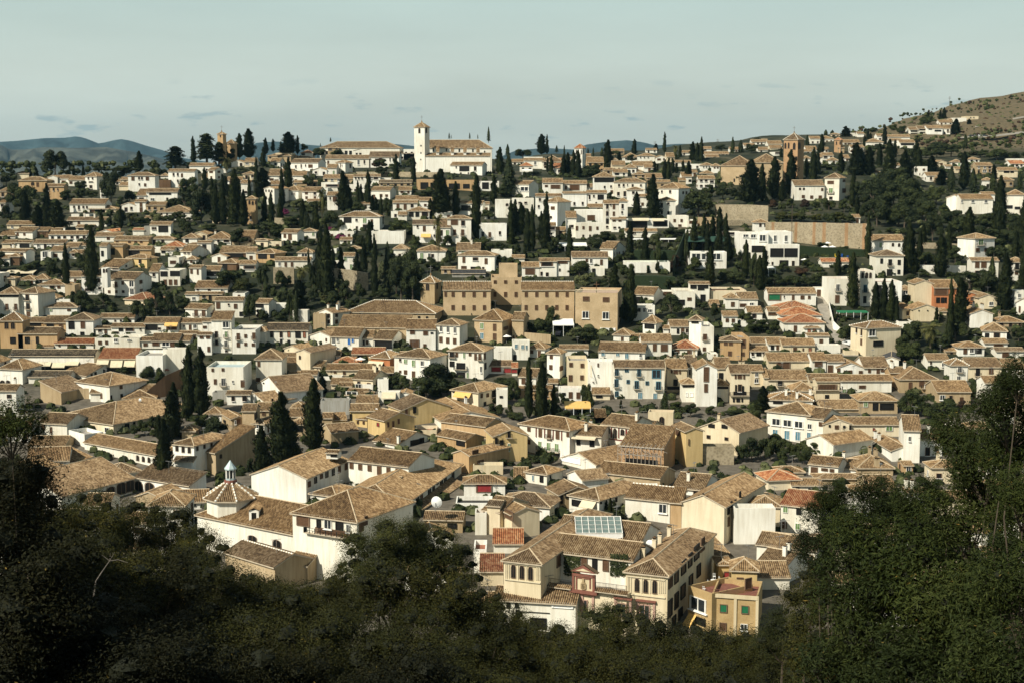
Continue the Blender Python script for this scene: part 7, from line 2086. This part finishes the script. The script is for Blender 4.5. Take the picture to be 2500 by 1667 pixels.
ridge('mountains_far', 9500, [(-500, 392), (-200, 380), (0, 347), (40, 345), (110, 338), (165, 337), (192, 333), (215, 340), (245, 352), (262, 347), (295, 340), (320, 344), (360, 357), (400, 368), (440, 385), (560, 405), (640, 400), (700, 396), (760, 404)], 420, 'mtn', 1500)
ridge('mountains_near', 6500, [(-500, 400), (-100, 372), (0, 352), (25, 366), (60, 366), (110, 360), (180, 362), (260, 360), (330, 372), (380, 384), (440, 400), (520, 425), (640, 440)], 425, 'mtnt', 1200)
ridge('hills_mid', 7500, [(450, 425), (560, 400), (620, 350), (680, 346), (760, 355), (860, 362), (960, 352), (1000, 356), (1040, 362), (1110, 380), (1200, 392), (1260, 368), (1330, 362), (1400, 366), (1430, 354), (1480, 347), (1530, 343), (1570, 348), (1600, 356), (1650, 352), (1700, 352), (1760, 366), (1900, 400)], 425, 'mtn', 1300)
# steep paved street
st = MB(); cl = [(500, 660, 100), (505, 760, 100), (545, 860, 80), (600, 960, 90), (660, 1060, 110), (720, 1130, 140), (760, 1200, 150)]
L_ = []
for x, y, w_ in cl:
    for s in (-1, 1):
        X, Y_ = px((1875, 550), x + s * w_ / 2, y); D = depth_at(X, Y_); L_.append(at(X, Y_, D) + Vector((0, 0, .08)))
for i in range(len(cl) - 1): st.face([L_[2 * i], L_[2 * i + 1], L_[2 * i + 3], L_[2 * i + 2]], 'road')
tag(link('paved_street', st.mesh('paved_street')), kind='structure')
for nm, pts in (('hillside_road', [(1730, 520, 14), (1900, 514, 16), (2060, 506, 16), (2350, 470, 20)]), ('hillside_track', [(1900, 420, 12), (2100, 370, 14), (2350, 330, 16)])):
    rd = MB(); L_ = []
    for x, y, w_ in pts:
        for s in (-1, 1):
            X, Y_ = px((1875, 200), x, y + s * w_ / 2); D = depth_at(X, Y_); L_.append(at(X, Y_, D) + Vector((0, 0, .5)))
    for i in range(len(pts) - 1): rd.face([L_[2 * i + 1], L_[2 * i + 3], L_[2 * i + 2], L_[2 * i]], 'road')
    tag(link(nm, rd.mesh(nm)), kind='structure')
# scrub on the bare hill and undergrowth in the gaps: stuff
rs_ = random.Random(11)
sc_ = MB()
for _ in range(1500):
    x = rs_.uniform(2080, 2540); y = rs_.uniform(225, 470)
    D = depth_at(x, y)
    if D < 940 or D > 1440: continue
    p = at(x, y, D)
    if abs(p.z - ground(p.x, D)) > 3: continue
    r = rs_.uniform(.5, 1.9) * (1.5 if rs_.random() < .15 else 1); q = rs_.choice(('leaf', 'olive', 'leaf', 'rusty'))
    blob(sc_, (p.x, p.y, p.z + r * .4), r, r, r * .7, q, rs_, 6, 4, .3)
o = link('hill_scrub', sc_.mesh('hill_scrub')); tag(o, 'dotted dry scrub over the bare brown hillside', 'scrub', kind='stuff')
ug = MB()
for _ in range(5200):
    x = rs_.uniform(-60, 2560); y = 400 + 900 * rs_.random() ** 1.9
    D = depth_at(x, y)
    if D > 1000 or D < 235: continue
    a, b = ray(x, y); p = Vector((a * D, D, CAMZ + b * D)); r = rs_.uniform(.7, 1.9); q = rs_.choice(('leaf', 'cyp', 'leaf', 'cyp', 'olive'))
    blob(ug, (p.x, p.y, p.z + r * .2), r, r, r * .8, q, rs_, 6, 4, .3)
    for _k in range(7):
        d = Vector((rs_.gauss(0, 1), rs_.gauss(0, 1), abs(rs_.gauss(0, 1)))).normalized(); leafquad(ug, p + d * r * 1.05, d, r * .35, q, rs_)
o = link('undergrowth', ug.mesh('undergrowth')); tag(o, 'low garden bushes filling the gaps between houses', 'bushes', kind='stuff')
# masts on the skyline
for x, y0, y1, lb in ((2318, 236, 258, 'thin radio mast on the crest of the bare hill'), (1752, 340, 366, 'small pylon on the skyline between cypresses'), (1599, 345, 372, 'thin aerial mast above the skyline roofs')):
    D = 1180 if x < 2000 else 1450
    a, b = at(x, y1, D), at(x, y0, D); m = MB(); m.bar((0, 0, -3), (0, 0, b.z - a.z), .35, 'metal', .15)
    for k in (.75, .9): m.bar((-1.2, 0, (b.z - a.z) * k), (1.2, 0, (b.z - a.z) * k), .15, 'metal')
    simple('radio_mast', 'mast', lb, m, a)
# ------------------------------------------------------------------ foreground trees on the slope below the viewpoint
def crown_near(seed, n, leaf, mat, asp=2.6, R_=1.0, nb=34, core=.42):
    rs = random.Random(seed); m = MB(); C = []
    for i in range(nb):
        a = rs.uniform(0, 6.283); r = .72 * math.sqrt(rs.random()); z = rs.uniform(-.55, .75)
        C.append((Vector((r * math.cos(a), r * math.sin(a), z * math.sqrt(max(.15, 1 - r * r * .8)))), rs.uniform(.2, .36)))
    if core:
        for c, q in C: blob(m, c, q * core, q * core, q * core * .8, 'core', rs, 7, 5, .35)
    for c, q in C[::2]: m.bar((0, 0, -.9), c, .018, 'bark', .004)
    for _ in range(n):
        c, q = rs.choice(C)
        d = Vector((rs.gauss(0, 1), rs.gauss(0, 1), rs.gauss(0, 1) + .2)).normalized()
        p = c + d * q * (rs.uniform(.55, 1.15) if rs.random() < .9 else rs.uniform(1.1, 1.35))
        leafquad(m, p, d * .6 + Vector((rs.uniform(-1, 1), rs.uniform(-1, 1), rs.uniform(-.2, 1.2))), leaf * rs.uniform(.6, 1.3), mat if rs.random() < .996 else 'gold', rs, asp)
    return m
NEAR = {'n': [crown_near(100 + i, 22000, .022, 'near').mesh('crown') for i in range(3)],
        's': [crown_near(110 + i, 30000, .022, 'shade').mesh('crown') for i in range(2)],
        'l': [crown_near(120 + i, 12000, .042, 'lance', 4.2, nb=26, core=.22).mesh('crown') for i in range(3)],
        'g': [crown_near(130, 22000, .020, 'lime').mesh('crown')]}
FG = '''
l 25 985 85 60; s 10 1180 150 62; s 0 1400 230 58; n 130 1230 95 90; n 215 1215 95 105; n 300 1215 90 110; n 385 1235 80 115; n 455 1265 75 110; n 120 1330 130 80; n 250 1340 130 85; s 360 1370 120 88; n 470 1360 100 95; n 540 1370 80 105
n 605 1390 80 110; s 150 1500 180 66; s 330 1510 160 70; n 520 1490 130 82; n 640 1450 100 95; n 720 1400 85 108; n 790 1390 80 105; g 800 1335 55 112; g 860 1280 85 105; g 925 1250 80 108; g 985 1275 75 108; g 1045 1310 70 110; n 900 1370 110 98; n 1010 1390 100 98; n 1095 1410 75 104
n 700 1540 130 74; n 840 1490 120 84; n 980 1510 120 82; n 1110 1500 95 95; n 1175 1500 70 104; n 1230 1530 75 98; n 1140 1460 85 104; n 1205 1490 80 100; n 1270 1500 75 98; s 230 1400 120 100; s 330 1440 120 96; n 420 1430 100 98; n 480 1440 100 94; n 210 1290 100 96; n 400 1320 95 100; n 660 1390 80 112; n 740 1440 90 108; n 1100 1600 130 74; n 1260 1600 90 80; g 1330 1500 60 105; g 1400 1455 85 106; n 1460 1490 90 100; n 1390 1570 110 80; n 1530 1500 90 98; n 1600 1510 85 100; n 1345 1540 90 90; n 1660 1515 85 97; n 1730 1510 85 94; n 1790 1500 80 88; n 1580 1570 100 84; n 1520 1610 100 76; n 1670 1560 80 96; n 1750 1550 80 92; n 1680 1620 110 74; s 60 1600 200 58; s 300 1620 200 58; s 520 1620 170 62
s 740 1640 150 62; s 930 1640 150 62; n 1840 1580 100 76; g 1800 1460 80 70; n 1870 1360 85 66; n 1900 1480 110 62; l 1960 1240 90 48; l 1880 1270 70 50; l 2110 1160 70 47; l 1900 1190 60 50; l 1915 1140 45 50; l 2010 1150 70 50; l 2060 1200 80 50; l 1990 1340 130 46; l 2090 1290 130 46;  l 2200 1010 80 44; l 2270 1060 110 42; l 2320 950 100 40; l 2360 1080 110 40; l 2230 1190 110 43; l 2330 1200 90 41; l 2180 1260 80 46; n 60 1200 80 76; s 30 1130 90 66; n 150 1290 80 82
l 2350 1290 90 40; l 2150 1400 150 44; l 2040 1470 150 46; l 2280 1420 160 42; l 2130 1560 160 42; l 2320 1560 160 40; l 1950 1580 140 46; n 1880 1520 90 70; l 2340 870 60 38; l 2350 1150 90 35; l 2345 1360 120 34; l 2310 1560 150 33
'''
items = []
for t in FG.replace('\n', ';').split(';'):
    q = t.split()
    if len(q) < 5: continue
    k = q[0]; x, y, r, D = map(float, q[1:]); x *= 1.063; y *= 1.063; r *= 1.063
    p = at(x, y, D); rw = r * D / F
    gz = min(ground(p.x, D), p.z - rw)
    e = link('slope_tree', None, None, (p.x, p.y, gz), 0); tag(e, None, 'tree', 'trees on the shaded slope in front')
    link('crown', rng.choice(NEAR[k]), e, (0, 0, p.z - gz), rng.uniform(0, 6.28), (rw * rng.uniform(1.05, 1.2), rw * rng.uniform(1.05, 1.2), rw * rng.uniform(.95, 1.15)))
    tm = MB(); q0 = Vector((0, 0, -1)); hh_ = p.z - gz - rw * .2; r0 = .06 if k == 'l' else .2
    for s_ in range(5):
        q1 = Vector((rng.uniform(-.35, .35) * (s_ < 4), rng.uniform(-.35, .35) * (s_ < 4), -1 + (hh_ + 1) * (s_ + 1) / 5)); tm.bar(q0, q1, r0, 'bark', r0 * .75); q0 = q1; r0 *= .75
    link('trunk', tm.mesh('trunk'), e)
    D_ = {'n': 'leafy olive-green slope tree', 's': 'near-black shaded slope tree', 'l': 'close tree with narrow pointed leaves', 'g': 'yellow-green slope tree'}[k]
    items.append((lambda s, e=e: e.__setitem__('label', s), D_, (x, y)))
LM += [(400, 1250, 'the dome-side treetops'), (1000, 1330, 'the tall yellow-green crown'), (250, 1450, 'the pale forked branch'), (1480, 1560, 'the palace front'), (2100, 1300, 'the close leafy branches'), (2400, 1000, 'the top of the close branches'), (700, 1560, 'the dark middle slope'), (2250, 1600, 'the yellow leaf gap'), (120, 1600, 'the black lower corner')]
auto_labels(items)
# pale forked dead branch
fb = MB(); pts = [at(785 / 3.36, 1200 + 735 / 3.36, 74), at(840 / 3.36, 1200 + 650 / 3.36, 74), at(900 / 3.36, 1200 + 565 / 3.36, 74)]
fb.bar(pts[0] - Vector((.5, 0, 3)), pts[0], .04, 'twig'); fb.bar(pts[0], pts[1], .033, 'twig'); fb.bar(pts[1], pts[2], .026, 'twig')
for x, y in ((940, 495), (905, 500), (835, 515)): fb.bar(pts[2], at(x / 3.36, 1200 + y / 3.36, 74), .018, 'twig', .01)
m_ = at(970 / 3.36, 1200 + 555 / 3.36, 74); fb.bar(pts[2], m_, .02, 'twig'); fb.bar(m_, at(1050 / 3.36, 1200 + 580 / 3.36, 74), .018, 'twig', .01)
tag(link('dead_branch', fb.mesh('dead_branch')), 'pale forked dead branch standing out of the dark foliage', 'branch')
# unseen fortress wall added behind the viewpoint, sized to shade the slope
ft = MB()
def fort(x0, x1, y0, y1, z0, z1):
    ft.box(x0, x1, y0, y1, z0, z1, 't')
    n = int((x1 - x0) / 2.4)
    for i in range(n): ft.box(x0 + i * 2.4, x0 + i * 2.4 + 1.3, y1 - .6, y1, z1, z1 + 1.5, 't')
FORT = True
if FORT:
    fort(-90, -3, -16, -6, 70, 136)
    tag(link('fortress_wall', ft.mesh('fortress_wall')), 'unseen tan battlemented wall added behind the viewpoint to shade the slope', 'wall')
# ------------------------------------------------------------------ light, sky, haze, camera
AZ, EL = R(48), R(42)
sd = Vector((-math.sin(AZ) * math.cos(EL), -math.cos(AZ) * math.cos(EL), math.sin(EL)))
sun = bpy.data.lights.new('sun', 'SUN'); sun.energy = 4.8; sun.angle = R(.55); sun.color = (1, .94, .80)
so = bpy.data.objects.new('sun', sun); col.objects.link(so); so.rotation_euler = (-sd).to_track_quat('-Z', 'Y').to_euler()
wd = bpy.data.worlds.new('World'); scene.world = wd; wd.use_nodes = True; nt = wd.node_tree
bg = nt.nodes['Background']
sky = N(nt, 'ShaderNodeTexSky'); sky.sky_type = 'NISHITA'; sky.sun_disc = False; sky.sun_elevation = EL; sky.sun_rotation = math.pi + AZ
sky.air_density = 1.2; sky.dust_density = 3.0; sky.ozone_density = 1.5
tc = N(nt, 'ShaderNodeTexCoord')
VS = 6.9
# thin high cloud veil and small grey clouds near the horizon
mp = N(nt, 'ShaderNodeMapping'); nt.links.new(tc.outputs['Generated'], mp.inputs[0]); mp.inputs['Scale'].default_value = (1.5, 1.5, 9)
nz = N(nt, 'ShaderNodeTexNoise', i_Scale=1.6, i_Detail=6.0, i_Roughness=.55); nt.links.new(mp.outputs[0], nz.inputs[0])
veil = ramp(nt, nz.outputs[0], [(.3, (.62,) * 3), (.7, (.86,) * 3)])
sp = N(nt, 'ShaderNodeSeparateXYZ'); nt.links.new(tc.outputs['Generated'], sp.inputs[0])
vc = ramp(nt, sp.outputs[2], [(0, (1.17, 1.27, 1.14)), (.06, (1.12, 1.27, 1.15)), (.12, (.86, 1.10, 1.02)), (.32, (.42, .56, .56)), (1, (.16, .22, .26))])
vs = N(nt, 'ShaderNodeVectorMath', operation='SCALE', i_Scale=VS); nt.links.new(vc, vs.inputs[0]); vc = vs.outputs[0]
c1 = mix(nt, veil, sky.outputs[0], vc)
mp2 = N(nt, 'ShaderNodeMapping'); nt.links.new(tc.outputs['Generated'], mp2.inputs[0]); mp2.inputs['Scale'].default_value = (34, 34, 150)
nz2 = N(nt, 'ShaderNodeTexNoise', i_Scale=1.0, i_Detail=5.0, i_Roughness=.5); nt.links.new(mp2.outputs[0], nz2.inputs[0])
band = ramp(nt, sp.outputs[2], [(.008, (0, 0, 0)), (.02, (1, 1, 1)), (.042, (.8, .8, .8)), (.06, (0, 0, 0))])
cf = mix(nt, 1.0, ramp(nt, nz2.outputs[0], [(.60, (0, 0, 0)), (.69, (.7,) * 3)]), band, 'MULTIPLY')
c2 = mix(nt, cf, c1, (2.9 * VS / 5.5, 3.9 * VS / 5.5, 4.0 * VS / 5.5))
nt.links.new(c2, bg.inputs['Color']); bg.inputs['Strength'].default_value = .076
if HAZE:
    hm = bpy.data.materials.new('haze'); hm.use_nodes = True; n_ = hm.node_tree; n_.nodes.remove(n_.nodes['Principled BSDF'])
    pv = n_.nodes.new('ShaderNodeVolumePrincipled'); pv.inputs['Color'].default_value = (.38, .72, .95, 1); pv.inputs['Density'].default_value = HAZE; pv.inputs['Anisotropy'].default_value = .3
    n_.links.new(pv.outputs[0], n_.nodes['Material Output'].inputs['Volume'])
    hb = MB(); hb.box(-9000, 9000, -300, 11500, 12, 420, 'w', True); me = hb.mesh('haze'); me.materials.clear(); me.materials.append(hm)
    tag(link('haze', me), 'thin bluish air between the viewpoint and the mountains', 'haze', kind='stuff')
cam = bpy.data.cameras.new('camera'); co = bpy.data.objects.new('camera', cam); col.objects.link(co)
cam.sensor_width = 36; cam.lens = F / 2500 * 36; cam.clip_start = .5; cam.clip_end = 60000
co.location = (0, 0, CAMZ); co.rotation_euler = (math.pi / 2 - PITCH, 0, 0)
scene.camera = co
scene.view_settings.view_transform = 'Standard'; scene.view_settings.look = 'None'; scene.view_settings.exposure = .36; scene.view_settings.gamma = 1
scene.cycles.max_bounces = 5; scene.cycles.diffuse_bounces = 3; scene.cycles.volume_bounces = 0; scene.cycles.use_denoising = True
